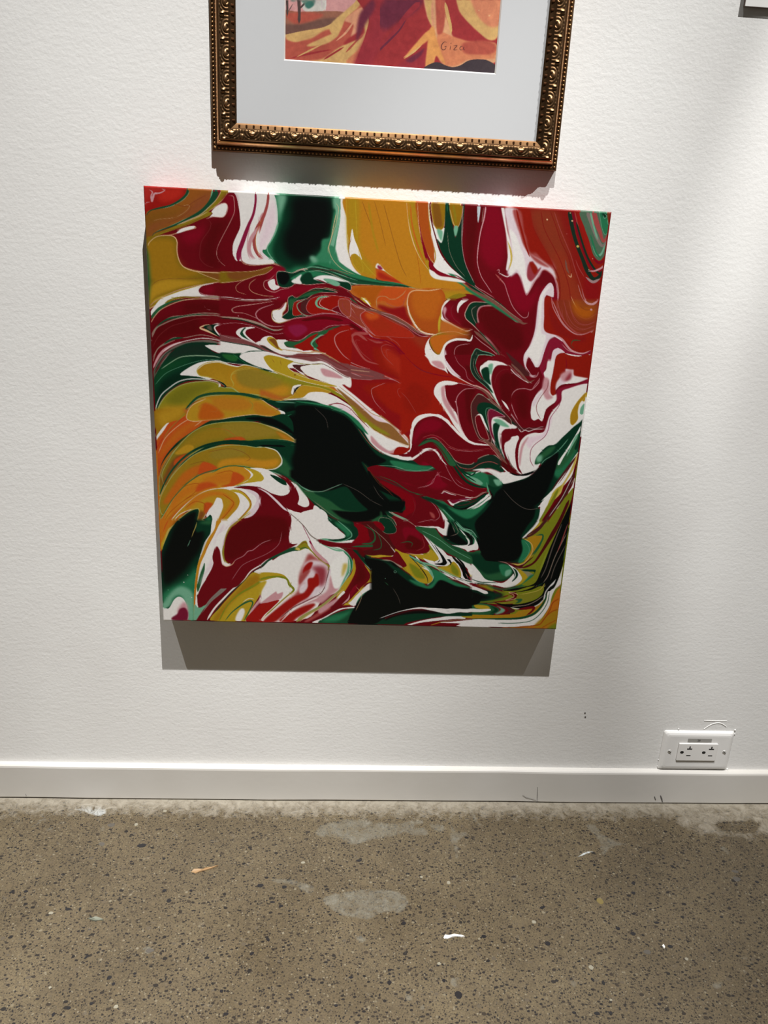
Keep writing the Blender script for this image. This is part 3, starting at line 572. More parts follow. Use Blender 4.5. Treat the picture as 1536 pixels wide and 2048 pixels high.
F g1 0,860 80,900 200,940 100,920 0,890
F w 420,1120 460,1100 530,1095 450,1170 420,1220 400,1200
S k 2:5:1 535,1103 460,1150 420,1220
F yo|yc,1.5 430,1220 480,1150 540,1105 640,1110 760,1130 900,1180 860,1200 720,1190 640,1190 560,1250 400,1270 240,1300 300,1280 400,1240
F w 300,1290 540,1260 620,1200 700,1185 820,1190 960,1240 1060,1300 1150,1360 1250,1450 1340,1540 1450,1660 1540,1720 1560,1860 1300,1600 1100,1480 900,1380 600,1330
F g1 0,1250 80,1270 200,1300 400,1290 560,1290 680,1310 740,1335 900,1380 1050,1430 1180,1540 1300,1700 1500,1950 1000,1800 300,1600 -60,1540 -60,1490 200,1500 300,1470 280,1430 140,1350 0,1290 -60,1260
S gl/2 3:3 200,1310 400,1320 560,1330 700,1345 900,1390 1050,1450 1180,1540 1280,1620
S gm 5:8:5 500,1310 740,1350 900,1390 1050,1460
F k/16 260,1400 500,1340 760,1400 960,1450 1100,1540 1240,1700 1400,1950 800,1800 300,1600 400,1500
F yo|cr,2.5 -60,1280 0,1300 130,1360 240,1430 260,1470 220,1490 100,1490 -20,1500 -60,1510
S w 3:9:4 200,1400 290,1460 250,1490 160,1500
S m2 1:4:3:2 860,1360 980,1330 1100,1370 1200,1460 1300,1540
F wp/10 940,1370 1040,1350 1140,1420 1240,1530 1340,1640 1540,1860 1540,1900 1240,1560 1100,1440
S br7/2 9:10:11:12:12 1050,1190 1180,1310 1300,1420 1420,1530 1560,1600
S tan/1 2 1100,1200 1240,1320 1400,1460 1536,1510
S wm/2 5:7:8:6 940,1040 1040,1120 1200,1260 1400,1430 1560,1520
S g3 3 1130,1070 1060,1080 1080,1110
S pk 1:2 1510,1110 1430,1120 1420,1190 1500,1340
@760,600
F rd7 -40,30 300,0 340,100 400,280 520,430 640,470 580,600 600,740 700,850 900,960 1100,1080 1200,1120 1000,1060 800,1050 700,1130 700,1240 880,1536 800,1480 600,1460 440,1536 380,1700 -60,1600 -60,100
F rd5/20 0,160 260,100 330,60 360,200 440,360 300,300 150,190
F rr5/30 0,760 300,820 500,900 560,1100 300,1200 100,1100 0,1000
F rb2/16 -40,130 200,230 330,330 460,430 600,480 560,640 400,500 200,380 0,300
F brg/2 -20,165 60,165 200,210 340,300 460,390 620,460 560,475 440,450 340,370 200,290 60,220
S pk 1.5:1.5 -20,145 100,160 240,220 360,300 480,380
S pk 1.5 0,180 200,280 360,370 440,430 540,470 640,468
S m2/1 2:4:3 -20,510 100,530 200,600 300,720 420,830 600,930 800,970 980,980
S m3 3 420,840 560,900 680,940
S rs/2 3 20,560 80,720 200,860 340,960
S rs/1 1.5 0,540 60,530 140,570
S rs/2 3 0,1000 100,1010 240,1050 360,1140
S rs/1 2 230,1140 220,1220 300,1330 400,1400 460,1440
S m2/1 2 0,940 100,970 200,1030
S rs/1 2 0,460 100,480 160,540
S m2 2 0,1390 60,1440
F ol 780,-100 1100,-60 960,0 860,50 790,140 800,230 900,300 1000,350 1100,390 1190,380 1190,440 1130,520 1000,500 900,510 820,570 770,690 720,700 660,620 630,540 650,480 720,430 640,430 500,390 440,300 380,200 350,60 350,-60 380,-160
F or3/6 350,0 380,-180 780,-180 760,60 740,260 745,410 640,420 500,380 420,250 360,120
F or4/20 420,0 700,-100 700,200 560,300 440,150
S br6 1.5 470,300 540,360 620,400 730,410
S br6 1.5 500,330 600,395 700,425
S yb/3 7:7 770,160 750,260 755,400
F ory/12 800,240 1000,350 1090,400 1000,440 800,420
F or/4 640,500 760,450 900,450 1100,450 1120,500 1000,500 900,510 830,560 770,680 730,690 670,620
F ory/10 860,450 1100,450 1130,500 900,500
S w 3:4:3 345,-60 345,40 370,180 430,300 510,400 620,440 720,445
S cr 2 620,490 720,440 860,410 960,410 1100,450 1190,420
F w 640,490 620,540 660,640 720,700 760,700 800,620 800,700 820,800 870,960 880,970 820,905 720,870 640,780 575,690 575,600 610,520
D gry 3 640,640
D gry 3 700,760
D gry 3 750,820
S gry 1.5 640,770 700,800 730,830
F pk/6 640,760 740,860 830,890 780,800
F m 860,-20 1540,-100 1900,300 1900,900 1200,1100 1100,1070 1000,1010 900,930 830,800 800,700 810,620 860,550 940,510 1080,510 1150,500 1190,450 1100,385 1000,350 880,290 800,220 790,130
F m0/20 1060,250 1240,340 1500,650 1400,640 1200,540 1100,420
F m0/20 1000,500 1250,560 1160,700 1140,860 1240,1040 1150,1050 980,860 940,660
F m2/12 840,100 900,60 940,200 1040,330 960,290 850,200
S w 2:4:6:6:4:3:2 1000,-80 880,0 800,80 775,170 800,250 900,310 1020,370 1100,400 1180,380
F pk/4 800,130 830,90 850,130 830,210 880,270 830,240
S m3 1.5 940,60 905,130 930,230 1040,330
F w 1050,5 1130,0 1060,50 1010,110 995,175 980,120 1000,50
F g1|pp,2 1100,130 1140,60 1200,30 1400,40 1540,70 1400,80 1300,90 1250,150 1240,250 1280,360 1400,530 1280,420 1180,320 1100,250 1080,190
F kg/3 1150,200 1180,100 1260,70 1200,200 1260,360
S gr 1.5 1230,80 1170,130 1190,240 1280,390
S pk 3:3:4:3 1500,70 1360,75 1270,100 1240,180 1260,300 1330,430 1450,580 1560,700
F m0/10 1280,150 1400,110 1540,120 1560,700 1400,500 1300,330
S m3 1.5 1540,120 1420,125 1330,150 1310,250 1340,350
S brg 6:6:4 1200,400 1320,500 1440,600 1540,730
S g2 3 1260,400 1400,560 1520,700
S w 3:5:5:5:4:3:2:2 1180,450 1150,520 1080,510 960,510 860,550 810,620 810,740 850,860 920,950 1040,1030 1150,1090 1240,1100
S pk 2 1200,460 1290,540 1400,620 1540,740
F wm/4 830,640 860,760 900,880 1020,990 960,970 870,880 820,760
S pk 1.5:1.5 1150,560 1020,580 960,620 945,700 990,820 1070,920 1120,1000 1180,1060
F kg|gl,1.8 1225,625 1300,655 1400,680 1540,760 1400,710 1260,705 1225,760 1210,880 1280,1000 1220,980 1160,880 1145,770 1180,690
S gl 3 1160,740 1150,860 1200,960 1240,990
S gry3 3 1230,670 1200,780 1200,900
F m0 1250,720 1400,720 1540,770 1400,780 1290,850 1260,960 1330,1090 1270,1020 1225,860
S m 4 1240,760 1230,880 1280,1010
F w 1550,800 1380,775 1340,820 1280,850 1270,940 1290,1020 1370,1110 1400,1060 1420,1180 1540,1400 1440,1060 1440,900 1500,840
F g1/3 1290,920 1350,860 1370,880 1390,1000 1410,1150 1330,1090 1290,1000
F gl/5 1380,830 1430,840 1400,980 1370,900
F m 1440,900 1520,830 1600,820 1600,1500 1500,1300 1430,1080
S gl 1 1300,960 1340,1000 1380,1080
S brg 5:6:5 1200,1100 1330,1170 1440,1280 1520,1380
S pp 2.5 1150,1090 1240,1100 1380,1180 1450,1290 1540,1370
S gl 2:3:2 1370,1110 1440,1230 1540,1370
F m 830,1100 1000,1080 1130,1110 1200,1120 1340,1180 1540,1400 1540,1700 1240,1700 1060,1800 900,1500 840,1300
F m0/16 1000,1180 1200,1130 1240,1200 1160,1340 1160,1536 1000,1600
F w 720,1080 790,1045 870,1035 980,1065 900,1090 820,1100 830,1200 870,1320 960,1450 990,1700 960,1680 890,1540 800,1400 710,1250 685,1160
F pk/8 780,1120 820,1110 830,1230 950,1460 970,1600 900,1500 800,1330
S pk 2:3:2 940,1060 1040,1070 1150,1105
S pk 2:3:3:3 1230,1125 1080,1140 990,1220 965,1300 975,1400 1000,1540
F m3g|gl,1.8 1240,1205 1300,1215 1340,1250 1440,1300 1560,1440 1450,1540 1380,1700 1250,1800 1180,1700 1150,1420 1170,1310
F g1/3 1280,1310 1340,1300 1440,1330 1540,1420 1400,1400 1350,1460 1330,1536 1280,1500 1230,1470 1250,1380
S pp 2 1540,1470 1470,1410 1400,1390 1375,1440 1375,1540
S gl 1.5 1520,1440 1400,1370 1340,1400 1340,1500
F m 1400,1410 1460,1430 1540,1500 1440,1510 1420,1600 1385,1500
F w 1420,1540 1450,1500 1540,1510 1540,1560 1440,1560
F w 1210,1490 1270,1450 1330,1560 1300,1560 1260,1480
@1000,600
F m 0,0 500,0 460,280 300,700 330,900 420,980 500,900 600,740 640,800 560,900 540,1080 400,1250 380,1700 200,1700 0,1300
F m2/14 120,0 480,0 440,200 370,300 320,310 200,200
F m0/20 0,120 300,350 300,600 160,700 40,600 0,500
F m0/20 0,870 300,1060 360,1150 200,1200 160,1400 200,1536 0,1300
S pk 2:3:2:1.5 120,0 180,110 240,190 310,235 345,200 370,120
S gr/1 5:7:6:3 0,90 80,150 150,220 230,290 320,315 360,280 390,180
S pk 2 340,370 300,390 200,375 100,345 55,380 25,470 30,600
S m3 1.5 30,600 60,680 120,740
S gr 3:4:5:3:2 0,720 60,760 100,830 240,950 350,1060
S w 6:3:2.5:2 -40,800 70,830 150,900 240,970 330,1040 400,1060
S m3 6 0,690 80,770 200,900 340,1030
S pk 1.5:2:2 500,1000 440,1080 390,1140 300,1130 200,1140 140,1190 130,1290 170,1410 220,1520
S m3 2 0,890 60,880 160,940
F rr 560,0 1280,0 1150,960 1120,1040 1000,980 900,1000 720,1080 640,1180 640,900 700,700 800,660 820,580 740,480 600,400 570,200
F rr2/16 640,60 760,260 900,420 1100,500 1100,620 900,620 800,480 600,360
F rb/14 720,0 1230,0 1230,400 1050,440 900,380 790,250
F rb3/20 900,0 1240,40 1220,200 1120,230 1000,200 920,100
S pk 2:3:3:3:2 660,0 720,140 780,270 900,400 1020,465 1110,450 1190,380
S rs 3 720,0 760,150 840,300 980,430 1100,430 1190,370
S rs 1.5 800,0 860,200 940,320 1060,370 1200,330
S rs 1.5 870,0 920,180 1000,290 1110,310 1210,270
S rs 1.5 940,120 1000,200 1100,240 1230,170
S cr/1 1.5:4 920,0 960,80 1000,130
S pk 4:5:4 1060,-20 1110,40 1180,50 1250,0
D pk 6 1160,125
S br3 1.5 1060,60 1150,100 1240,100
F wm/4 490,0 570,0 570,380 700,440 760,480 700,470 620,520 540,740 490,850 450,870 410,800 370,730 330,780 320,900 400,960 460,960 390,985 330,900 295,780 310,700 420,480 460,200
F w/4 440,420 500,360 540,400 520,600 500,780 460,860 420,800 390,720 350,720 320,820 320,720 380,600
S pp/2 2 520,20 500,200 490,400 480,620
S w/2 4 525,0 520,200 515,400
S pk 2:2.5:2 490,60 440,420 310,680 300,800 340,920 410,985 460,970 490,900
F m 380,740 440,860 480,850 500,900 420,960 350,900 340,820 360,760
F mg2 620,520 700,480 760,490 820,580 900,650 1000,680 1150,650 1150,680 980,720 830,680 740,620 680,660 650,740 600,840 560,900 560,1020 500,1160 540,1000 500,860 560,660
S m3 2 640,580 580,760 520,860
S pk/1 3:5:4:2 600,400 720,440 800,520 900,640 1040,680 1150,640
S pp 1.5 780,560 860,640 960,670
F wm 670,650 740,615 820,670 760,680 710,720 680,860 660,980 650,1050 640,1120 640,1200 700,1240 720,1160 760,1110 720,1240 680,1300 600,1400 560,1536 540,1700 500,1750 460,1700 440,1740 400,1700 385,1500 400,1320 470,1180 550,1080 570,980 550,930 610,870 640,780
F w/6 420,1330 530,1200 640,1260 720,1200 660,1310 560,1430 540,1740 400,1740 395,1500
F pk/6 560,1000 620,1020 640,1180 680,1240 600,1260 530,1180
S m3 2 600,1040 590,1140 520,1260 460,1400 460,1480 500,1560
S m3 1.5 560,950 590,920 630,960 620,1010 590,1010 560,970
D rs 6 595,965
S w 2:4:2 820,680 900,700 980,715 1060,715 1150,690
F rr 710,720 790,680 840,700 1000,720 1130,700 1140,980 1060,990 940,880 850,880 760,960 700,1080 700,1180 680,1230 640,1190 640,1060 680,880
F g3/5 900,550 940,510 1010,510 960,560 930,610
S m2 2 830,720 840,860 800,920
F wm/4 720,1040 790,950 830,930 830,880 900,890 930,890 940,960 1040,990 1120,1000 1100,1030 960,1060 800,1110 740,1120 710,1160 700,1110
F pk/6 760,960 850,900 920,900 860,1010 800,1040
F w/3 800,1080 900,1000 960,975 1110,1005 1000,1050 880,1090
F rk/6 860,960 900,930 890,1010 820,1030
F mg2 1130,1020 1110,1060 1000,1100 860,1150 780,1200 780,1270 740,1330 640,1400 600,1480 560,1700 520,1700 550,1440 600,1360 700,1300 740,1240 740,1200 700,1160 760,1110 860,1110 1000,1060
F w 1120,1060 1110,1140 1100,1700 1040,1740 700,2000 300,2000 100,1900 400,1800 600,1760 620,1536 660,1420 760,1320 790,1260 800,1210 880,1170 1020,1110
S mg/1 2:2 1100,1080 900,1150 810,1210 790,1320 700,1420 650,1500 620,1600
S pk 2 800,1340 720,1430 680,1536 640,1600
F y3|yb,2 1110,1180 1095,1240 1040,1320 1000,1420 985,1536 985,1590 940,1660 900,1655 880,1600 885,1480 930,1360 1000,1260
F gl|w,2 1080,1310 1030,1350 1005,1440 1040,1450 1080,1400
F gl 1010,1536 1040,1536 1060,1560 1030,1590 1005,1560
@280,820
F or5 210,420 340,190 620,40 1080,100 1700,360 1700,740 1400,980 1000,1000 600,1300 380,1536 240,1700 200,1400
F y2 200,0 640,0 480,150 340,190 230,350 200,300
F yo/16 250,40 560,0 560,80 400,170 280,220
F w 345,190 380,180 300,290 230,380 205,430 215,360 280,260
F orr 380,180 500,140 700,60 880,40 960,40 1080,100 900,170 700,280 500,430 380,560 280,740 240,860 220,700 210,450 300,300
F or/14 500,250 800,100 800,160 640,260 480,400 340,540 260,640 260,560 380,380
S cr 2 240,560 330,370 500,210 650,120 790,80 830,100 780,160 700,220
S ory 1.5:2 700,60 800,40 900,50 880,80
S orr2 3 210,520 280,400 360,300 440,200 600,80
S lol2 2 620,0 520,120 400,240 300,380
F ory/8 560,-20 700,0 980,-20 1000,40 900,30 740,50 620,80
F g1 1080,110 1200,90 1400,70 1536,75 1620,140 1900,180 1700,200 1536,150 1350,160 1100,170 940,190 800,240 640,330 500,450 380,570 280,720 250,850 280,700 360,560 500,410 700,270 900,150
S gb 1.5:2:2 380,580 520,440 720,300 900,200
F ol2|lgn,2 250,1100 260,860 320,700 420,560 560,420 720,310 860,220 1020,180 1200,165 1400,170 1536,180 1900,290 1970,370 1700,380 1536,400 1450,410 1300,400 1120,410 960,440 800,500 660,580 500,720 380,880 300,1020
F y6b/24 560,420 760,290 1040,240 1300,300 1200,400 960,440 760,480 600,520
F br4/16 300,760 420,580 500,560 640,570 560,640 420,780 300,980 260,1000
S ory 2 760,300 900,250 1060,250 1180,290 1280,370
S or/1 2:4 1040,390 1160,350 1200,300
F orr/8 470,610 560,580 650,580 580,640 480,720 440,720
F yo/5 450,540 600,450 690,460 700,510 640,560 500,570 440,570
S br4 1.5 560,460 640,445 720,480 690,550
F orr/6 1040,390 1200,340 1280,390 1100,410
S g2 3:5:7:9:9:7 260,1090 310,960 400,820 520,700 650,590 800,510 960,450 1100,420 1300,430 1440,450 1560,440
S g1 4:6:8:9:4 640,600 800,510 1000,440 1200,425 1350,440 1450,465 1600,430 1900,420
F y6b|lgn,2 270,1130 330,1000 440,840 580,690 720,580 900,500 1050,470 1250,460 1450,490 1536,480 1680,500 1790,580 1800,680 1700,750 1560,760 1300,710 1160,710 1040,760 930,800 820,820 700,880 560,1000 420,1140 330,1300 260,1400 240,1250
F or/12 280,1120 440,860 640,700 820,680 760,760 640,860 500,960 340,1160
S br4 1.5 640,690 760,670 820,690 780,760 700,850 540,960 420,1060
F or/8 800,680 1000,730 960,780 840,810 740,850
F or5/16 1000,700 1200,660 1400,640 1480,720 1300,700 1160,710 1040,740
S br4 1.5 900,500 1100,490 1300,520 1400,590 1360,640 1200,660 1000,680
F oy/10 1536,640 1700,640 1730,680 1640,740 1536,740
S g3 1.5:2:3:4:5 270,1400 340,1230 440,1100 600,930 760,830 860,800 940,795 1050,740 1150,710 1250,710 1400,730 1560,780
F oy 320,1400 420,1180 580,980 760,850 940,805 1060,750 1200,725 1380,760 1450,830 1400,920 1200,980 1000,1010 760,1080 560,1230 420,1400 300,1536
F or5/10 800,900 1000,820 1180,790 1200,850 1180,930 1050,960 900,940
S br6 1.5:2 960,830 1100,790 1180,790 1200,840 1160,950
F orr/4 1200,800 1340,880 1200,980 1040,980 1150,940
F or5/10 400,1180 560,1010 740,950 700,1060 560,1140 400,1330
S br6 1.5 380,1180 500,1030 640,960 750,950 740,1010 680,1080 560,1160
F orr/6 760,950 900,930 1000,980 880,1010 720,1060
S orr2 3 240,1290 300,1150 400,1040 560,940 700,870
S br6 1.5:1.5 260,1536 360,1350 480,1230 620,1130 760,1060
F or/8 300,1480 500,1250 760,1090 800,1110 660,1200 500,1350 360,1500
F w 1200,980 1350,920 1430,870 1400,800 1330,740 1480,800 1536,790 1800,900 1900,1060 1950,1300 2000,1700 1850,1800 1536,1700 1100,1600 1100,1650 800,1700 880,1300 900,1080 1000,1010
F yb 1330,735 1440,750 1536,800 1580,850 1536,920 1300,950 1200,980 1370,900 1450,840 1410,790
F w 1200,990 1400,930 1536,920 1600,940 1640,1000 1400,960
F yo|w,2 700,1120 850,1040 1000,1010 1130,1020 1240,1080 1280,1170 1250,1260 1180,1340 1080,1450 950,1600 850,1700 800,1650 960,1536 1000,1400 1060,1240 1040,1160 990,1130 960,1180 940,1220 860,1300 820,1380 700,1500 760,1300 660,1280 500,1350 380,1500 340,1500 500,1300
F or5/8 700,1120 900,1050 1060,1060 1180,1140 1220,1230 1160,1300 1060,1400 950,1536 1020,1400 1140,1240 1170,1170 1080,1110 900,1110 760,1170 580,1290
F orr/4 830,1200 930,1200 900,1260 830,1340
S br6 1.5:2 580,1260 700,1180 820,1200 830,1260 800,1340
S br6 2:2 1060,1080 1160,1150 1200,1200 1120,1320 1020,1430 960,1536
F w 990,1130 1050,1150 1050,1240 1000,1360 960,1500 900,1700 850,1700 920,1400 850,1370 880,1290 940,1230 970,1180
S yb 6:6:5:4:3:3 1160,1030 1300,1060 1400,1160 1410,1240 1350,1320 1240,1430 1150,1540
S br6 1.5:2 1250,1020 1350,1080 1420,1190 1390,1260 1280,1390
F m 1200,990 1320,975 1536,990 1640,1080 1760,1150 1880,1290 1930,1440 1920,1600 1890,1700 1900,1860 1700,1900 1500,2100 1000,2200 1000,2000 1100,1700 1200,1536 1300,1420 1400,1340 1460,1310 1480,1220 1536,1180 1500,1100 1440,1020 1360,995
S wm/2 5:7:6 1400,1000 1480,1080 1510,1160 1460,1260 1380,1330
S g2 3 1200,985 1300,975 1380,980
S pk 2:2 1400,980 1536,1020 1620,1070 1740,1150 1860,1270
F g1|yc,2.5 380,1540 460,1440 560,1350 650,1290 740,1265 760,1300 740,1400 700,1500 690,1700 300,1800
F k/8 420,1540 520,1420 640,1330 720,1310 710,1400 670,1560
F br4/6 770,1300 830,1330 800,1400 740,1460
F g1 720,1500 780,1440 860,1380 900,1345 925,1380 925,1536 900,1700 700,1750 680,1600
F gm/8 800,1450 880,1380 910,1400 900,1500
S yc 2 700,1500 760,1430 860,1370
@520,820
F g1 0,100 300,90 320,50 500,0 760,-20 1000,60 1250,240 1450,480 1560,560 1700,660 1560,760 1340,740 1700,1100 1750,1300 1560,1420 1400,1420 1200,1410 1000,1400 830,1320 700,1220 560,1060 460,960 330,860 200,810 0,780
F k/10 330,80 800,20 1000,70 1240,260 1420,500 1540,580 1500,720 1300,700 1540,940 1640,1200 1500,1380 1250,1400 1000,1340 860,1200 840,1060 700,1060 560,990 460,860 400,640 470,440 300,240 0,180 0,120 200,130
F g3/8 260,600 320,640 400,760 500,900 600,980 680,1040 600,1010 420,900 240,800 140,770 240,720
F g3/8 700,1060 840,1080 900,1240 1000,1340 1100,1390 980,1380 830,1290 700,1180 600,1060
F yo|cr,2 -60,165 0,180 200,240 340,310 460,400 450,420 340,390 200,390 0,410 -60,415
F oly/12 -60,200 100,230 260,330 100,360 -100,380
F yo|w,3 -60,478 0,482 100,500 200,560 270,640 270,700 200,745 80,755 0,750 -60,745
F oy/12 -60,640 100,630 200,650 180,720 60,740
S g2 3:4:3 0,435 200,420 340,440 450,460
S k 4:5 0,460 160,460 320,470
S gm/2 3 0,80 160,110 280,110 400,60
S g4 2 600,0 760,80 840,200 880,300
S gry2/1 1 560,620 700,720 780,770 880,770
S gl 2:3:2 0,760 80,780 200,810 330,870
S gr 3:3:2 100,800 280,850 400,920 520,990
S gl 2:3.5:3:2 430,920 560,1000 680,1055 760,1045 840,1010 960,970 1065,935
S gry2 1.5:2:2.5 1065,935 1180,970 1300,1060 1440,1180 1536,1230
S m3 1.5 1060,480 1240,640 1400,780 1536,900
F m 1290,670 1360,740 1440,745 1536,710 1700,700 1700,1100 1536,920 1400,800
S br3 1.5 1300,690 1420,820 1540,930
D gl 3 800,345
D gl 3 1075,70
D gl 3 1240,370
D gl 2 770,1065
D gl 2 750,1150
D gl 2 1240,1215
D gl 2 990,1380
D gl 2 90,80
D gl 2 160,180
S gry2 2 1430,960 1480,1040 1540,1120
F w 0,800 120,820 200,850 300,900 360,960 380,1040 330,1090 240,1095 120,1050 0,1000 -60,960 -60,800
F yb 0,825 40,850 45,890 20,915 -20,915
F g1 180,850 260,870 330,920 340,965 310,970 240,920
F m 280,850 340,900 400,940 470,1040 490,1140 470,1200 450,1220 520,1240 600,1230 640,1180 630,1150 680,1200 690,1260 650,1300 560,1318 420,1290 360,1270 300,1220 200,1150 100,1080 0,1010 120,1060 260,1100 350,1080 390,1020 370,940
F w 400,930 450,950 530,1020 600,1120 625,1180 620,1225 570,1245 500,1220 480,1200 495,1150 480,1060
F w 360,1280 440,1300 560,1320 660,1305 700,1220 830,1330 900,1440 1000,1600 1000,1900 600,1900 500,1700 390,1536 390,1420
S wm 3:5:5:4 0,1030 140,1110 240,1200 340,1290 440,1360
S gry2 1.5:2:3 380,1310 460,1370 560,1470 620,1540 720,1700
F g1 815,1325 940,1390 1100,1450 1200,1500 1260,1600 1200,1680 1060,1700 1000,1640 1080,1600 1000,1500 900,1440
F gm/6 900,1400 1040,1460 1160,1540 1140,1640 1080,1560 960,1480
S gl 2:3 860,1370 960,1450 1080,1540 1160,1600
S gr 3:3 540,1040 680,1160 820,1270 960,1370 1100,1430
F w 1140,1440 1200,1460 1250,1530 1270,1600 1240,1540 1190,1490
F rd8 1200,1460 1400,1430 1540,1420 1700,1500 1700,1900 1400,1800 1200,1800 1300,1660
@760,820
F rd7 0,-40 860,-40 1000,200 1150,400 1300,440 1000,440 800,300 600,200 440,300 400,500 330,560 220,560 100,560 200,480 350,470 370,440 240,300 0,80
F rr5/16 100,50 400,120 380,300 300,300 160,140
F br7/2 -40,60 60,100 200,210 340,350 370,410 370,480 340,480 200,400 80,330 -40,260
F lol/8 0,200 120,260 300,400 200,380 40,300
S tan/1 2 -20,80 100,140 200,210 320,330 370,400 375,450
S cr 2.5:3:2 -20,290 80,350 200,400 340,470
F w 0,310 80,360 200,410 340,470 340,480 220,470 210,510 120,550 0,510 -40,480
F pk/6 -20,480 100,540 180,550 210,520 230,470 180,500 80,510
F rd5 220,480 340,480 330,520 280,560 200,565 180,550 210,520
S w 3:4:5:3 -20,530 80,570 200,590 280,575 370,520 390,480
F m 400,420 430,240 560,110 680,80 800,110 900,210 1000,330 1120,410 1300,440 1420,500 1560,640 1560,750 1340,740 1200,800 1130,800 1340,960 1370,1050 1400,1120 1200,1280 1000,1280 800,1180 700,1120 430,1060 0,860 0,700 300,780 500,780 480,740 400,640 440,600 300,600 200,560 330,560 380,520
F m2/24 440,300 600,140 760,130 860,240 1000,400 900,500 700,330 560,360 440,450
F m0/20 700,700 900,760 1000,960 900,920 760,830 600,720
S w 7:10:11:10:7:5:4 400,490 405,400 400,260 440,150 540,80 680,60 800,90 900,180
S w 4:3:4:5 900,180 980,270 1100,370 1200,425 1300,430 1420,470
F wl 380,500 390,240 400,220 430,230 420,400
S pk 2:2:3 940,240 1060,350 1180,430 1290,445 1400,470 1540,600
F m 1060,0 1150,0 1180,200 1230,340 1400,430 1300,430 1180,400 1060,260 1000,0
S w 3:5:8:4 990,0 1000,100 1040,220 1120,370
F w/2 820,-20 960,-20 1020,100 1060,280 1110,380 1000,260 900,120
F pk/6 840,0 940,-20 990,120 1020,230 920,130
F k 1160,0 1240,0 1600,0 1600,620 1500,560 1400,440 1280,340 1200,240
F m3g/2 1150,0 1240,0 1220,100 1260,260 1340,350 1240,340 1190,220
F m|pp,2 1215,90 1250,75 1300,150 1360,300 1380,360 1300,340 1240,240
F g1 1260,0 1340,0 1370,140 1420,330 1340,240 1280,120
S w 8:5:3 1265,50 1300,150 1350,260
S gl 2 1340,0 1370,140 1400,300 1480,450
S pp 2 1160,0 1180,160 1240,320 1340,380 1440,470
F m 1390,0 1540,40 1540,80 1450,80 1410,130 1420,260 1440,380 1390,260 1380,100
S pk 2.5 1400,-10 1380,60 1390,200 1440,400 1540,560
S w 3:7:9:7:4:3 1540,100 1470,95 1430,150 1430,240 1460,400 1540,540
F g1/2 1460,160 1540,140 1600,200 1500,400 1540,500 1460,400 1440,260
F gl/5 1450,120 1540,110 1540,160 1460,170
F w/2 1540,200 1515,340 1530,440 1560,480
S brg 4:5:4 1290,360 1380,430 1480,520 1560,620
S rs 2:2:2 440,390 560,340 680,320 800,390 860,450 960,500 1080,530 1200,515 1320,490 1420,520 1540,620
S pk 1.5 880,460 940,490 1080,520 1200,505 1300,485
S m 4 900,480 1000,540 1200,540 1400,520
F g3/3 480,460 560,390 660,355 760,410 840,520 960,720 1040,840 1100,920 1220,980 1340,980 1200,1000 1060,940 960,820 880,660 800,500 700,400 600,390
S m0 3 480,490 600,410 700,420 800,540 900,740 980,880
S w 4:6:6:3:2 400,640 460,590 540,510 620,490 690,510 760,590
S pk 2:2 760,590 820,700 880,820 940,920 1040,980 1140,1010
S m2 4 700,480 800,580 900,800 1000,920
S gr 2:3 840,500 900,640 980,800 1040,880 1140,960 1220,980
F kg|gr,2 900,600 1000,670 1150,690 1240,620 1340,575 1440,565 1560,650 1700,720 1560,740 1430,710 1300,740 1200,800 1120,810 1040,760
S rs 2 960,700 1060,740 1160,745 1250,690 1340,660 1430,660 1560,720
F g1 960,740 1060,800 1180,800 1300,750 1400,740 1560,790 1560,700 1420,690 1320,690 1200,760
F gm 900,620 960,700 1040,790 1120,840 1260,860 1350,820 1540,860 1600,940 1540,980 1400,1000 1360,1050 1340,980 1220,970 1100,900 1000,800
F w/3 960,720 1040,790 1100,830 1200,820 1300,760 1400,745 1540,800 1640,900 1600,920 1500,880 1400,790 1300,800 1200,850 1080,840 1020,810
F gl/4 1080,850 1200,860 1320,910 1310,950 1220,940 1140,890
S gl/1 3:5:8 1060,830 1140,880 1220,890 1290,930
F g2/6 1340,830 1460,840 1540,940 1500,1000 1400,960
S gl 2:3:4 560,755 640,710 700,705 740,740 770,770
S g1 4:6:3 0,680 200,720 400,750 520,780 600,770 700,730
F g1|gr,1.5 -40,580 60,590 200,630 340,670 430,700 500,740 420,775 300,770 180,740 60,690 -40,690
F gm/4 200,690 340,730 440,750 400,780 260,770
F gl/3 260,650 420,660 460,720 360,690
S gl 2:3 180,740 320,770 460,770 560,780 660,740
S wl 2:4:4 180,620 300,640 420,680
S gr 2 740,745 720,800 670,880 640,960 560,1000 420,1000
S pk 1.5 690,860 740,820 820,850 910,910
S g3 3:5:7:5 -20,840 120,870 260,960 400,1060 520,1110
S rs 2 40,860 200,930 330,1010
F gm/2 420,1060 600,1080 720,1110 800,1160 900,1230 1050,1270 1180,1230 1320,1130 1400,1100 1420,1140 1560,1100 1560,1700 1100,1700 960,1600 860,1400 760,1270 640,1160 500,1110
F g1/10 760,1180 900,1260 1100,1290 1300,1200 1560,1100 1560,1600 1150,1600 960,1400
F k/12 1560,1080 1400,1200 1300,1260 1140,1340 1040,1440 1100,1600 1560,1700
F gm/6 860,1250 1000,1300 1080,1400 1000,1420 900,1340
F k 920,1220 1060,1230 1200,1140 1330,1060 1380,1080 1330,1130 1180,1230 1040,1270 940,1250
S w 3:3:5:6 1100,1260 1200,1210 1300,1140 1370,1080 1390,1060
S w 2:3:4 1130,1270 1250,1210 1350,1150 1400,1110 1380,1060
S gl 2:3 1360,960 1380,1040 1410,1120
S gr 2 940,1230 1060,1220 1180,1170 1300,1100
S w 2:3:4:3:3:2 700,1085 760,1080 800,1045 860,1060 940,1100 1060,1100 1180,1120
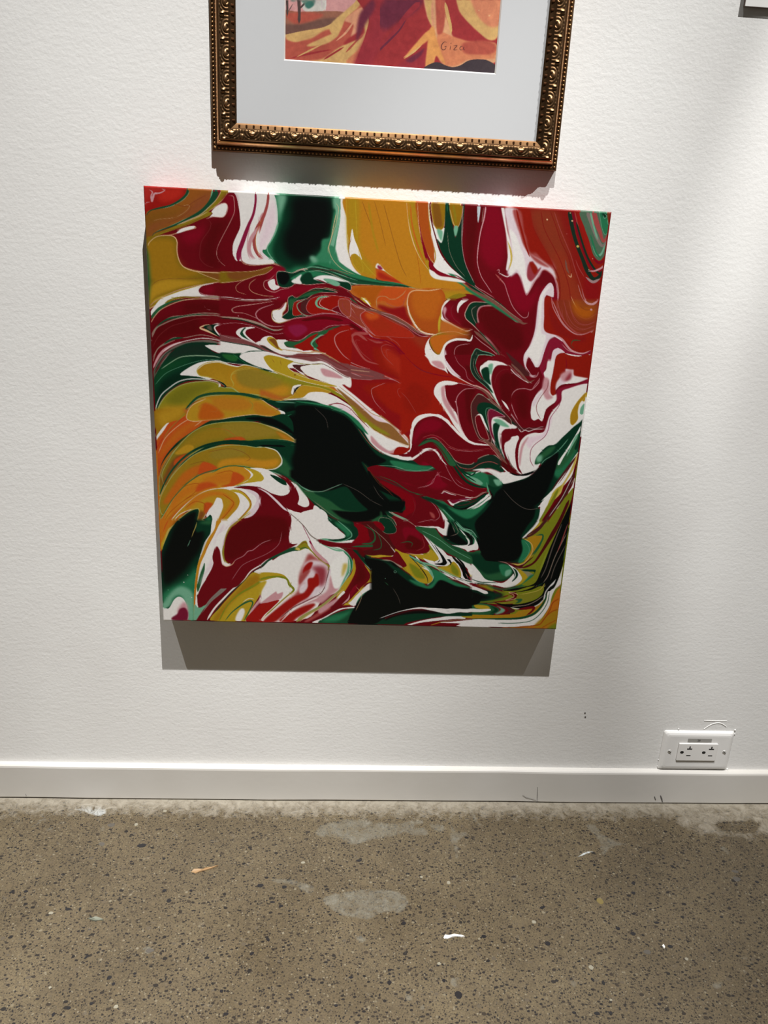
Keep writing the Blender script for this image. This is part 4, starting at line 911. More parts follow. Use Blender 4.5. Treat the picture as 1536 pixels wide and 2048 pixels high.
S gr 2 560,1060 700,1075 780,1030 860,1040 960,1080 1100,1085 1200,1110 1300,1050 1360,1045
S w 2:3:4:3:2 700,1120 800,1125 860,1150 920,1205 1010,1160 1160,1130
F mg3 800,1060 860,1075 940,1110 1150,1125 1010,1155 930,1195 870,1150 820,1110
F g1 940,1200 1030,1170 1190,1140 1340,1060 1260,1140 1100,1220 960,1230
F m -40,880 120,890 300,990 420,1080 560,1130 700,1200 790,1320 820,1420 800,1500 700,1480 480,1480 260,1380 100,1280 -40,1180
F m2/20 300,1100 460,1100 600,1300 500,1440 340,1400
F k/3 -20,940 80,970 180,1070 260,1130 300,1220 290,1300 240,1310 140,1260 60,1180 -40,1060
S br3 1 20,930 140,1030 250,1110 310,1230 290,1310
S pk 2 460,1090 600,1140 700,1220 740,1340 740,1390 640,1400 560,1440 440,1450
S m3 2 400,1120 440,1220 420,1340
F rs/5 630,1290 700,1330 710,1380 670,1370
S w 2:4:9:14:12 700,1220 760,1290 810,1380 840,1460 860,1540
S pp 3:3:3 -20,1140 60,1200 140,1300 240,1370 340,1410
S gl 3:6:9 140,1310 300,1390 400,1440 480,1500 560,1560
S w 2:3:5 460,1480 600,1480 700,1490
S g3 3:5 720,1220 820,1320 900,1450 960,1580
S gl 2:3 760,1230 860,1330 960,1430 1060,1540
F g3/3 -20,1180 60,1300 160,1400 200,1480 170,1560 0,1600
F k/4 0,1220 100,1370 130,1500 60,1450
@1000,820
F w 40,940 0,900 -60,880 -100,780 0,790 200,780 400,780 470,730 900,100 1060,0 1060,100 900,250 700,430 480,560 400,700 420,770 300,880
F g1 -40,900 40,940 200,900 340,850 450,780 520,680 420,690 430,640 500,540 600,450 680,435 800,330 960,180 1050,110 1000,520 960,600 860,740 700,960 600,1090 500,1190 480,1240 440,1260 560,1260 500,1400 360,1560 -60,1560 -60,900
F k/12 60,1000 300,900 480,800 600,640 700,600 740,500 700,680 640,900 560,1090 440,1210 440,1400 300,1700 -60,1700 -60,1100 0,1000
F g3/5 440,650 520,550 620,470 700,460 640,540 560,600 500,660 450,690
F gl/6 450,600 520,570 520,640 470,660
S gl 1.5:2:2 500,700 560,630 660,570 760,480 860,360
F g3/6 680,720 720,640 800,560 900,400 1000,280 1000,400 900,640 800,740 740,780
F gm/8 660,760 760,740 860,640 960,500 980,500 900,640 740,860
F wl 1030,180 1010,260 900,440 800,600 750,690 725,690 740,640 850,480 950,320
S gl/2 6:4:2 980,300 900,450 840,580
S g1 5:8:10 1040,140 940,230 800,370 700,450
F g1 1030,260 1000,420 960,500 940,480
F m0 -20,560 30,560 100,680 200,800 400,780 340,830 200,830 60,760 -40,700
F m -60,300 0,240 100,230 200,220 300,300 360,280 300,240 540,240 560,180 600,0 400,0 400,120 540,120 560,200 520,240 560,260 500,290 420,300 280,340 220,440 220,600 200,700 190,500 210,400 260,340 200,330 100,370 50,440 40,580 20,560 0,440 10,320
F m 150,0 640,-40 600,60 580,160 520,210 430,210 380,240 280,220 220,120
F m 300,240 400,250 560,200 600,100 580,220 540,270 460,290 380,290 320,340
F w 390,-20 560,-20 540,120 510,145 470,120 420,130 390,80
S m2 2 450,-20 460,60 500,120
F wl 450,-20 560,-20 530,110 490,110 460,60
S m 1 450,0 460,60 500,120 530,130
F m3g -20,0 80,40 200,160 260,240 380,240 340,250 260,270 160,190 60,120 -40,110
S gr 1.5 0,60 100,100 200,200 260,260
S w 3:3:3:2 120,20 200,140 270,225 380,235 430,205 540,205
S pk 2 220,200 270,270 330,245 380,260 440,230 560,215
F w -20,120 60,130 180,200 180,220 90,230 0,260 -40,300
F gl/6 -20,130 50,160 30,220 -20,220
F w 200,330 230,340 200,400 190,540 190,680 120,600 60,560 45,480 80,390 140,340
F w 420,300 540,280 600,200 620,80 740,-20 900,0 880,120 900,190 860,240 700,420 600,440 500,530 440,600 410,700 460,720 440,770 320,800 240,790 215,740 230,600 280,420 340,340
S pk/2 8:8 330,330 250,430 220,620
S m 4:6:7:6:4 320,300 240,400 205,500 200,640 220,770 270,810
F m0/2 60,600 120,700 180,780 230,830 150,820 60,740 0,690 0,560
S pk 1.5 60,700 160,800 260,815
S gr 3 80,560 130,660 160,720
S mg 2:2:2:1.5 660,60 640,100 640,200 580,320 500,390 420,440 380,520 370,620 400,710 450,740
S mg/1 1.5 280,400 240,500 220,680
S w 3:4 0,710 100,800 200,830 320,815 420,770 480,720
S k 3:5:3 130,790 230,820 340,815 430,780
S pk 2 20,300 60,310 110,280 200,260
S m0 2 20,440 30,330 90,290 180,280
F wl 1020,0 1060,20 1040,110 1000,120 1000,60
F wp/4 440,460 560,400 600,300 700,200 640,380 500,480
F g1 1010,430 1040,200 1050,110 1020,200 990,440 980,520
S w 3:4:4:3 1000,510 900,660 760,870 640,1040 520,1150
F wl 990,560 960,620 940,720 900,840 800,960 600,1160 500,1200 620,1060 780,880
S m3g 3:5:4:2 980,560 860,720 740,880 640,1030
F yc 980,540 940,720 800,960 760,1060 620,1200 560,1290 540,1260 600,1150 640,1080 700,1000 780,940 880,780
F w 620,1100 660,1070 650,1130 570,1240 540,1320 500,1400 440,1490 380,1560 420,1440 480,1350 500,1230 470,1230 520,1190 560,1180
F yb3 650,1080 770,950 760,1010 640,1190 560,1320 500,1430 420,1536 380,1560 460,1450 540,1330
S lol3 5:7:4 730,1000 660,1140 580,1270 500,1400 440,1490
F lol3 1000,560 960,900 920,1000 850,1536 500,1536 540,1500 640,1360 800,1130 900,1000 940,860
S w 3:3 920,960 860,1070 780,1180 700,1260
F m0 980,700 950,860 900,960 820,1090 760,1180 640,1300 560,1410 480,1536 430,1560 530,1400 640,1250 760,1090 860,920
S gr 2:3:2 940,860 840,1020 740,1180 640,1290 560,1400
S w 4:5 960,820 920,960 850,1080
F m1 910,1010 900,1200 800,1350 700,1536 640,1600 700,1450 800,1280 860,1140
S wl 2:3 930,900 890,1030 840,1130
F g2 860,1260 860,1340 780,1480 740,1560 700,1560 780,1400
F k 920,1100 880,1400 860,1540 760,1560 800,1440 860,1300
S gr 2 870,1260 800,1420 740,1560
F rs/3 860,1410 860,1500 830,1560 820,1500
@300,1040
F w 800,0 1536,0 1536,60 1180,400 900,540 760,700 600,960 560,700
F or5 100,0 420,0 250,130 180,330 130,400
S orr 3 240,0 200,80 170,160
F yb/4 130,350 170,260 230,130 260,100 210,250 170,380
S yc 2:4:3 420,-20 320,60 240,140 200,260 170,340
F g1 380,0 800,-40 800,60 770,180 700,290 650,440 600,620 570,860 570,1280 400,1280 300,1290 150,1000 150,480 170,350 240,180 300,80
F k/14 390,0 600,0 580,100 660,100 700,200 640,400 560,500 460,640 330,760 200,830 160,700 160,480 230,300 290,130
F g1/5 600,60 780,0 790,80 760,190 700,140 600,160
F g3/6 640,40 780,0 780,60 720,60
S yc 2:2:1 600,30 585,90 560,150 530,230
S gl/1 1:2 520,250 500,300 480,340
F gm/14 150,960 280,860 400,800 520,700 600,600 580,1280 480,1280 460,1100 380,1000 280,1060 150,1100
F gl/8 200,1020 300,900 400,850 520,900 560,1000 560,1290 490,1290 480,1160 430,1020 380,960 300,1000 260,1090 160,1120
F w 150,1120 240,1130 310,1020 370,980 430,1010 470,1100 470,1290 150,1290
F gl/3 160,1060 250,1080 200,1130 160,1120
F pk/8 350,1160 430,1050 480,1100 480,1200 380,1200
F mg3/3 290,1290 280,1250 350,1200 380,1140 440,1120 480,1160 490,1230 460,1300
S rs 5 430,1290 520,1290
D w 3 435,797
D w 2 485,705
D w 2.5 535,990
D w 2 570,885
D w 2 650,440
D gl 2 585,690
D gl 2 215,995
D gl 2 235,895
F w 800,0 870,40 820,170 740,280 650,480 590,700 570,900 570,1250 620,1100 600,960 640,780 700,560 760,330
S oy 12:9:7:6:5:4:3 890,-20 850,130 760,260 690,420 630,560 600,720 580,880 570,1040 565,1200
S br6 1.5 940,0 870,100 790,250 700,400
S or/1 2:3:2 600,700 575,900 570,1100 560,1280
F w 820,200 940,0 1140,0 980,140 930,330 900,470 880,340 840,330 800,480 810,580 740,680 660,830 600,960 610,780 690,560 720,400
F g3 700,550 700,640 670,760 640,860 610,920 600,830 650,650
S w 2 690,560 640,680 605,820
F wm/8 830,280 900,110 960,60 900,250 900,340 850,320
F wm/8 790,480 800,600 720,700 640,830 670,740 760,560
F m 840,340 880,350 900,480 940,590 1000,600 1060,560 1120,500 1536,200 1600,400 1500,500 1300,640 1150,760 1000,900 860,1080 720,1280 580,1290 640,1200 700,1110 620,1110 610,980 660,850 770,680 815,580 800,470
F wm/1 880,340 960,120 1080,10 1160,-20 1000,130 970,300 950,460 980,540 1060,560 1000,600 930,580 900,480
S yb 3:3:3:3 1120,10 1010,110 975,190 955,300 930,400 930,500 970,560
S lol 4 1000,575 960,560 930,480 940,330
S cr 3 1060,560 1000,590 940,585 910,500
F m0 1200,0 1020,120 980,220 950,380 950,490 990,540 1060,550 1160,480 1360,340 1600,300 1700,0
F m/20 1200,60 1536,0 1536,260 1100,420 1000,400
S pk 1.5:2:1.5 1060,560 1110,500 1200,450 1260,390 1320,370 1340,345 1440,305 1520,290
S gry 2:2:4:7:9:6:4 1530,370 1420,430 1300,510 1200,560 1140,660 1050,760 960,860 880,930 780,1020 700,1120 620,1220
S gl 4:5:5 720,1080 620,1170 570,1290
F gl/2 570,1080 620,1120 700,1110 640,1200 590,1280 560,1280
S m 2 700,1120 640,1210
S gry2 1 880,930 780,1020 700,1130
S w 3:3:4:4 1560,480 1420,570 1290,650 1200,760 1060,880 920,1020 820,1130 730,1270
S kg 4:3:3:3 1560,500 1440,590 1310,670 1200,780 1040,920 900,1080 780,1260
F w 1560,500 1440,600 1330,660 1400,700 1560,680
F yb2 1310,670 1400,690 1536,700 1560,740 1480,760 1440,860 1400,960 1340,1060 1290,1140 1240,1290 780,1290 900,1110 1060,930 1200,790
F y2/10 1250,740 1380,690 1400,780 1300,860 1140,960 1000,1100 860,1290 800,1280 920,1110 1080,940
S lol3 4:5:3:3 1560,735 1450,760 1320,840 1160,930 1040,1030 960,1130 880,1290
S lol 3 1500,740 1400,790 1280,870
S w 2 1340,1010 1260,1000 1180,1050
S g3 2:3:4:3:3 960,1280 1040,1180 1140,1100 1220,1050 1290,1030 1310,1060 1270,1150 1200,1280
F w/4 1160,1130 1200,1130 1210,1180 1160,1290 1090,1280 1110,1200
F w 1500,780 1560,760 1560,920 1480,1000 1360,1080 1300,1180 1240,1290 1220,1290 1290,1150 1340,1080 1400,1000 1440,880
F pk/3 1560,930 1400,1060 1330,1140 1260,1250 1290,1150 1400,1010
F rd9 1560,990 1440,1060 1320,1150 1230,1290 1560,1300
S gr 3:4 1560,1120 1480,1170 1420,1270
@520,1040
F w 400,0 900,0 1000,120 1090,200 1060,250 1260,260 1240,280 1000,290 800,280 1060,370 1130,480 1120,700 1000,900 800,1000 600,1250 -60,1250 -60,700 100,560 480,290 380,290 370,200
F m -40,-20 400,-20 390,120 375,200 385,290 480,300 360,360 180,440 0,560 -60,580
F m0/20 0,0 340,0 330,180 200,260 0,300
S m3 1.5 0,430 100,380 220,330 260,250
S m3 1.5 0,320 60,300
F m/10 390,290 440,300 340,370 200,420 300,310
S w 2 0,570 160,450 340,350 490,290
S g2 3:5:8:9 0,590 140,490 300,410 420,370 520,370
F lol 440,370 500,310 570,245 600,260 610,320 700,430 880,570 890,620 850,640 860,590 740,500 660,410 590,360 500,390
S br4 2:3 510,320 560,280 600,300
S g3 3 480,380 560,350 620,370
F yc|g3,1 450,350 480,345 510,365 500,385 460,380
F w 600,380 660,430 740,500 600,520 560,560 500,700 480,850 430,960 500,600
F wl/1 400,0 500,0 660,220 760,300 640,330 560,240 480,300 400,290
S gry2 2:4:5:3 480,-10 560,70 620,150 670,220 780,280 860,320
S mg/1 2:3:4:3 540,40 600,180 640,290 720,420 800,500 880,570
S pk/2 5:8:6 640,300 700,400 780,480 870,550
S gl 2:4:5:4 1080,200 1070,250 980,270 880,250 760,240
S gl 2:3:4 740,280 860,340 960,380 1060,390
F g1 880,-10 1140,0 1240,80 1250,170 1200,230 1100,260 980,270 860,250 1000,240 1080,220 1085,180 1000,110 930,60
F gm/6 950,20 1060,60 1140,120 1160,180 1100,220 1090,170 1000,90
S gl 2:3:2 980,0 1080,80 1160,160 1160,210 1060,260 940,270
S pk 2:3 1200,50 1265,120 1265,180 1220,240
S w 2:4:5 900,290 1060,280 1180,260 1250,265
F m 740,270 860,310 940,320 1100,300 1250,280 1400,330 1560,420 1560,480 1400,470 1300,480 1100,350 900,340 800,310
F rd8 1200,50 1280,60 1360,160 1400,260 1300,300 1240,260 1280,160
F m1 1240,50 1400,60 1560,200 1560,420 1440,440 1320,400 1280,310 1400,290 1400,180
F rd8 1450,20 1560,10 1560,140
S g3 3:5:8:8:5:3 1240,30 1320,100 1400,180 1430,250 1430,290 1340,310 1200,320
S gl 1.5:1.5 1290,60 1380,150 1470,230 1470,290 1400,315
S gr 2 1320,30 1450,110 1560,200
S br3 2 1340,60 1480,150 1540,200
F gl/2 880,340 1000,360 1100,400 1160,480 1190,560 1150,680 1080,780 1020,860 980,930 1040,800 1100,660 1120,500 1080,410 980,370
S gm 3:5:5:2 1060,390 1150,500 1150,620 1090,740
S w 2:2 1050,400 1130,490 1140,640 1080,760
F m2g 960,330 1100,350 1180,420 1240,560 1210,680 1150,800 1220,740 1240,560 1200,420
F yb2 1190,480 1220,600 1190,720 1120,840 1080,900 1030,970 960,1030 1000,900 1080,780 1170,660
S or/1 2 1200,520 1220,640 1150,780 1080,900
F w 1060,900 1080,920 1040,960 960,1040 920,1080 1000,960
F m 1100,360 1180,380 1260,480 1340,580 1390,680 1390,750 1320,820 1240,880 1180,960 1100,1050 1000,1100 880,1160 700,1270 620,1280 760,1200 880,1120 980,1040 1060,960 1100,880 1180,740 1220,620 1200,500 1140,410
F m0/10 1220,500 1330,620 1350,740 1220,820 1150,900 1230,700 1240,600
S m2/1 8 1230,820 1180,900 1120,980
S pk 1.5:4:2 1140,930 1120,1000 1040,1070
S gl 2:3 1100,350 1220,380 1300,510 1420,640 1540,740
F g1 1180,370 1320,400 1400,460 1560,500 1560,760 1440,640 1320,540 1240,440
F k/6 1440,500 1560,540 1560,720 1460,620
F yb 1440,455 1536,440 1560,460 1500,480
F yb2 1330,570 1420,660 1560,780 1560,800 1380,790 1300,850 1240,920 1280,860 1380,770 1400,690
S cr 2 1400,660 1480,760 1540,790
F w 1560,800 1400,800 1320,860 1240,940 1120,1060 1200,1090 1560,860
S yb 3:4 1330,840 1240,920 1160,1010 1100,1060
F yb 1100,1050 1150,1090 1000,1110 1060,1080
S m 3:5:3 1210,1100 1120,1090 1000,1110 900,1160
F w 1200,1100 1100,1110 1000,1130 800,1240 660,1300 760,1300 900,1200 1060,1130 1200,1120
F g2 1200,1120 1060,1150 900,1210 740,1310 1150,1310 1200,1200
F gm/8 780,1290 900,1220 1060,1180 1160,1150 1080,1230 960,1290
F k 1560,860 1400,900 1280,980 1220,1070 1200,1180 1120,1310 1560,1310
S gm 3:3 1560,860 1400,890 1290,960 1220,1060
F g1/6 1440,1290 1560,1250 1560,1310 1400,1310
S gl 1 1190,1130 1190,1200 1110,1300
F yb2 -20,680 160,670 300,700 370,780 400,840 360,800 300,730 160,740 0,780 
S lol3 5:5:4:6:5:3 -20,760 100,730 240,720 330,750 370,820 420,870 420,900 360,950
F w 20,860 100,760 240,740 330,760 360,840 400,890 380,930 300,1000 100,1010 -20,1080 0,950
F yb/4 -20,820 80,780 20,900 -10,980
F pk/2 -20,1080 200,910 220,940 290,920 260,1000 120,1050 -20,1110
F rd9 -20,1090 100,1050 240,1020 160,1110 60,1200 -20,1280
S cr 2:3 460,910 360,960 240,1060 120,1160 10,1280
S lol 3 420,900 300,1000 160,1130 60,1220
F rs/8 620,430 700,470 760,510 850,600 850,740 780,850 600,960 420,1100 200,1290 60,1290 300,1060 480,900 500,700 560,550
F wm/8 560,560 640,510 760,520 860,600 840,780 780,900 660,1000 500,1080 580,900 560,800 500,860 540,680
F rk/10 640,600 820,600 830,760 760,840 700,640
F rd9/4 560,600 620,540 670,540 640,620 580,670 540,680
F rs/5 500,740 560,660 640,640 560,760 500,820
F rd9/4 610,750 680,730 710,680 740,700 750,820 700,860 660,920 600,990 480,1060 300,1190 180,1290 40,1290 240,1110 420,980 520,940 600,860
F wm/5 500,860 560,800 600,840 560,920 500,930
F rd9/5 240,1280 420,1160 560,1090 680,1060 700,1080 620,1150 460,1250 400,1300
F pk/6 420,1120 600,1000 760,960 860,880 900,700 1000,860 900,960 780,1060 700,1040 560,1080
F wl/4 900,560 1060,440 1080,640 1000,860 940,860 900,700
F yc/6 1060,560 1110,560 1090,640 1040,720
S m3g 3:2:2:2 860,590 880,620 850,740 830,830 770,930 680,980 560,1040 420,1110 260,1240
S wl/1 3 260,1290 420,1140 600,1040 740,980
S wm/2 4 880,600 890,640 860,760 820,900
S ol3 3:5:5:6:7:7 1040,860 980,920 880,1010 780,1090 660,1160 540,1230 460,1290
S cr 2 1060,880 940,980 800,1100 640,1190 500,1290
F rs/4 560,1290 700,1200 820,1120 900,1120 780,1200 620,1290
F pk/4 740,1140 960,1000 1000,1000 900,1100 760,1190
@740,1040
F m -20,-20 940,-20 945,100 880,70 800,70 640,80 600,100 700,200 740,300 745,370 700,410 560,420 400,400 320,360 420,480 450,560 440,600 380,580 240,500 100,490 0,480
F m0/16 300,60 600,140 700,320 600,400 400,380 340,200
F m2/14 200,230 460,260 600,160 660,260 600,380 400,360
F rd8 0,0 120,0 180,100 160,140 80,80
S pk 2:2 -20,40 60,130 160,220 260,330 300,400
F g1|gr,1.5 60,0 260,-20 310,20 330,90 300,150 220,190 140,160 170,100 100,40
F k/5 190,30 270,60 270,120 220,130
F g3/3 -20,160 40,190 70,260 50,300 -20,310
S gl 1.5 -20,130 50,200 75,260 40,310 -20,320
S m3g 3 80,210 130,300 130,350 40,380
S m3g 3:4:5 240,290 340,290 440,290 500,260 540,300 500,350
S gl 1.5 440,280 490,250 540,290 530,330
S rs 1.5 640,240 670,300 650,370 560,390 420,400
S yc 2:4:4:3 100,150 200,260 300,370 360,460
S cr 2 560,-20 620,0 740,10
S w 2:4:5:3 220,320 290,370 310,420 290,455 240,450
F yb2 0,465 100,450 220,430 280,440 300,400 320,440 270,470 160,470 60,480
S w 2 100,440 220,430 280,430
S gr 3:4:4 -20,490 100,510 220,510 320,550 420,610
F yb2 330,370 400,420 520,430 700,420 750,370 760,310 800,360 840,430 830,500 800,520 700,510 560,460 450,420 560,520 660,640 720,780 640,780 560,720 440,640 400,600 440,600 460,580 440,500
F lol3/8 740,400 800,370 830,450 810,500 720,480
F lol3/10 420,600 560,600 660,720 700,790 600,740 480,650
S cr 2:2 420,400 560,430 700,430 760,370 745,290
F g2 0,490 100,520 220,520 320,580 400,640 500,700 620,760 700,820 640,830 560,790 440,720 280,640 100,580 0,570
F gl/6 500,710 600,740 670,790 660,820 600,810
F k -20,580 60,560 240,560 340,620 480,730 620,830 740,870 880,820 1000,850 1560,900 1560,1010 1200,1000 1400,1100 1100,1130 900,1150 740,1110 640,1100 480,1140 200,1230 80,1300 -20,1320
F g1/8 0,500 200,520 340,600 300,620 160,570 0,580
F g2/10 760,720 820,640 1000,740 1200,830 1400,920 1560,960 1560,1040 1300,1010 1000,890 860,820 740,860
F k/10 820,860 1000,880 1300,980 1500,1010 1400,1050 900,1000
F gm/8 700,580 800,640 900,700 980,760 900,760 800,760
S w 3:5:6 560,440 660,560 740,640 790,670 
F gl/3 480,480 600,520 720,620 790,660 800,700 760,780 720,820 760,700 680,620 560,540
F yb 580,520 700,610 760,680 780,730 740,790 720,800 720,740 660,640
S w 2:3:2 790,660 800,700 770,780 720,810
S k 2:5:5:2 480,470 580,560 660,640 710,720 720,800
S g3 5:6 440,420 600,510 740,590 860,660
S gl 2:4:4 440,420 620,520 760,560 860,610 960,660 1080,720
S w 2:4:6:5:3 560,60 660,170 760,300 860,420 880,480 840,520 800,515
F w 640,140 720,210 780,330 860,420 885,480 870,530 820,530 850,470 830,410 780,340
F k 740,240 800,320 880,410 960,470 985,530 960,565 900,560 850,540 880,490 840,400
F gm/4 900,430 960,520 940,560 880,550 900,500
S yc 2 620,440 760,520 880,570 960,580
F yb2 850,600 940,580 1000,560 1040,510 1090,580 1130,660 1140,720 1080,710 960,650
F lol3/8 1000,560 1080,580 1130,660 1100,700 1020,640
F w 700,150 800,260 880,330 960,430 1060,470 1120,560 1180,680 1200,740 1140,720 1100,590 1030,500 1000,560 960,580 900,570 980,560 990,500 900,400 780,280
F g3 660,80 800,90 880,180 960,260 1040,310 1150,350 1220,390 1300,400 1400,380 1560,500 1560,760 1450,740 1350,640 1240,510 1140,470 1040,440 960,400 860,300 740,200 640,130
F g1/8 900,210 1100,360 1240,420 1400,420 1560,560 1560,740 1400,620 1240,480 1000,380
F gm/10 700,120 800,120 900,260 1020,340 1140,420 1000,370 820,250
S gl 2 740,150 880,290 1020,390 1160,430
F k/4 1440,400 1560,440 1560,600 1400,420
F w 830,80 890,90 940,100 950,0 990,40 1010,140 1000,180 940,190 880,150 850,110
F g1 950,-20 1060,-20 1160,120 1240,220 1250,290 1190,320 1060,310 960,250 920,200 1000,200 1030,130 1000,30
F k/5 1000,40 1040,120 1040,200 980,230 930,200 1000,190 1010,100
S gr 2 1040,60 1070,150 1040,230 980,240
S w 2:3:4:4:3 1130,100 1200,180 1250,260 1240,310 1180,330 1060,315
F k 1160,90 1240,150 1300,230 1300,300 1240,320 1270,260 1220,180
F w 1180,100 1300,180 1350,260 1375,330 1360,370 1300,375 1240,395 1210,370 1140,345 1030,310 1180,335 1280,310 1320,290 1320,220
F gm/4 1200,120 1300,140 1380,240 1420,340 1400,380 1370,280 1300,190
S gl/1 3:4 1080,20 1160,100 1240,140 1310,160
S k 3:9:9:5 1030,450 1120,530 1190,620 1200,700 1260,750
S gr 2:2 1060,460 1170,560 1210,660 1240,740
F w 1080,470 1180,500 1240,520 1300,600 1380,680 1440,750 1560,775 1560,790 1360,780 1280,700 1240,620 1180,560
F wl 1240,620 1320,620 1400,740 1360,770 1280,710
S yb 3 1250,660 1280,710 1360,770
F w 1080,730 1200,740 1340,780 1560,790 1560,820 1400,810 1260,790 1200,790 1100,750
S g1 3:3 1110,740 1260,770 1400,800 1560,810
F w 1090,750 1200,780 1300,830 1400,870 1490,900 1480,930 1440,930 1360,890 1240,820
F lol/5 1350,820 1540,830 1560,900 1440,850
S g3 3:4 1020,980 1200,1010 1400,1030 1560,1030
F g1/6 1100,1000 1300,1040 1360,1100 1260,1130 1100,1100
F g3/8 1200,1040 1300,1050 1340,1100 1260,1120
F yb2 1260,1030 1400,1060 1500,1100 1520,1130 1400,1130 1340,1110 1340,1080
S w 1:3:6:7:8:7 400,1150 520,1120 640,1112 760,1130 900,1150 1060,1130 1200,1145 1340,1130 1500,1140
F g1 800,1170 1000,1150 1200,1170 1560,1150 1560,1200 1200,1200 1000,1200 800,1230 500,1280 380,1340 0,1320 100,1280 400,1200
F k/8 200,1240 500,1150 700,1140 900,1170 700,1220 400,1280 200,1300
F w 460,1330 620,1280 760,1250 900,1230 1040,1200 1200,1210 1200,1250 1000,1260 800,1280 640,1300 540,1330
F yb2 1140,1200 1560,1200 1560,1240 1300,1240 1180,1230
F m 520,1330 640,1300 900,1270 1100,1250 1200,1260 900,1300 1100,1310 1080,1350 700,1360 500,1345
S yb 2:2 760,1330 900,1290 1100,1260 1300,1250
F w 880,1300 1100,1280 1300,1260 1560,1270 1560,1360 1260,1370 1080,1350 1140,1310
S gry2 2:2 860,1290 1100,1260 1300,1250 1560,1245
D gl 6 312,652
D k 4 312,652
D gl 2 185,740
D gl 3 285,1265
S gry2/1 1 280,850 330,920 370,1020 380,1070
@940,1040
F lol3 800,0 1260,0 1150,1000 1090,1390 500,1390 600,800 560,600 700,460
F k 0,-40 860,-40 740,130 640,240 660,400 620,510 440,520 200,500 100,330 60,200 0,120
F g1/8 540,230 700,240 760,320 740,440 660,520 560,540 400,520 560,500 620,400
F gm/4 640,240 740,260 765,340 740,440 660,520 600,530 640,430 660,340
S gl 1 680,250 740,340 720,440 640,520
S w 6:5:3 860,0 780,100 680,200
F w/1 820,0 880,0 800,110 690,210 650,220 740,120
S yb 4:5:3 900,0 830,90 720,190
S m3g 4:5:4 950,0 880,90 780,170 680,215
S lgn 3:4 700,220 800,200 900,180
S yb2 3:4:4:4:3 660,220 750,260 780,330 760,430 680,530 600,555 520,540
F y3 720,220 860,190 900,200 850,300 790,420 700,520 750,420 790,320
S g3 3:5:5:3 800,200 920,180 910,220 860,330 790,440
S lol 3 760,470 820,380 900,260
S m1 12:11:10:10:12:8:5 1140,-20 1060,130 980,240 900,370 840,460 780,500 700,550 600,590 520,550
S gr 2 560,590 640,605 740,560 820,520
F lol3/4 1000,200 1060,200 980,400 900,640 860,700 840,560 900,440
F lol4/10 840,560 1000,380 920,600 860,640
F k 1250,0 1260,100 1200,400 1170,560 1100,780 1060,860 980,900 950,1000 860,1060 700,1120 540,1100 340,1060 600,1060 800,1010 900,940 930,850 880,830 760,880 560,910 440,900 640,880 780,820 880,720 940,560 1000,430 1060,290 1130,130 1200,0
S gry2 2:3:3:2 1180,60 1120,180 1060,330 960,560 900,740 820,840
S gr 2:3:3:3 1240,20 1200,160 1130,320 1060,480 1020,640 1000,740 930,840
S gr 2:3:3 1220,240 1140,420 1060,640 1000,780 930,900
S rs/1 3:4 1250,40 1210,140 1170,240 1120,330
F g3/3 1230,100 1250,100 1190,460 1170,500 1200,300
S g2 5:6 1110,240 1000,540 960,700 860,820
S g2 5:5 1170,340 1080,600 1040,740 960,880
S w 2:4:4:3 1080,740 1040,800 960,860 950,940 920,1010
F g1 0,490 200,510 400,530 500,580 540,650 500,720 400,770 300,760 200,740 120,640
F g3/6 100,620 200,680 400,640 440,560 520,600 520,680 440,740 300,760 200,740
F gm/4 360,560 460,560 520,620 500,680 420,700 380,660
F gl/4 440,640 510,620 500,680 440,710
S gr 2 340,510 460,540 560,640 600,740
F w 0,550 100,640 180,740 280,770 400,790 500,720 550,640 480,560 560,600 620,670 650,740 600,800 520,840 430,850 300,820 120,790 0,770
F g1 510,600 570,620 600,680 580,730 520,775 550,700
S w 3 500,570 550,640 560,700 510,770
S g1 2:3:2 0,740 120,780 260,785 340,790
F yb2 600,620 700,660 740,720 720,760 620,810 560,830 650,740
F gr2 640,620 720,640 800,690 740,730 700,680
F g3/5 740,720 820,660 830,600 800,760 700,820 500,880 300,870 200,820 400,860 560,830 660,800
F gm/4 760,690 810,700 790,760 720,800 640,820
S g1 4:6 640,625 740,630 820,640 820,720 
S lol3/1 4:5:5 860,700 820,800 700,860 540,890 400,890
F lol3/2 240,860 400,900 500,910 460,960 360,980 500,940 540,980 440,1010 200,1040 40,1040 300,1000 400,940
F g1/10 0,880 200,900 380,920 420,960 300,1000 100,1020 0,1010
F k/8 0,900 200,960 260,980 100,1010 0,1000
F w 0,830 80,850 200,900 215,925 170,930 80,890 0,870
F m0|cr,1.5 480,910 560,920 595,950 560,990 440,1010 540,970 540,940
F olv 600,940 760,920 860,890 910,840 940,790 930,840 880,920 800,990 640,1040 400,1060 200,1050 440,1030 560,1000
S yc 1.5:2 620,935 760,910 880,870 935,795
F g3/1 560,1000 620,990 655,1000 620,1040 560,1050 600,1020
F k 300,1040 480,1070 700,1050 840,990 920,930 940,960 860,1060 740,1110 560,1110 400,1080
S gr 2 520,1090 700,1070 820,1020 920,950
F g3 0,1050 200,1060 300,1090 360,1130 300,1180 0,1190
F yb2/2 40,1070 200,1080 240,1110 200,1130 60,1110
F w 0,1120 120,1125 240,1120 250,1140 160,1160 0,1160
F g1/3 240,1080 340,1120 330,1160 240,1180 300,1130
F gl/3 320,1080 430,1130 400,1170 300,1190 380,1130
F m3g 340,1070 480,1100 560,1140 520,1170 430,1180 480,1140 420,1100
F y3 0,1200 300,1200 560,1180 700,1120 840,1080 900,1030 960,980 880,1110 780,1200 600,1240 300,1250 0,1245
S w 3:3 500,1100 600,1120 740,1110 860,1060 930,990
S m 2:6:5:3 580,1130 700,1110 800,1100 760,1160 700,1200
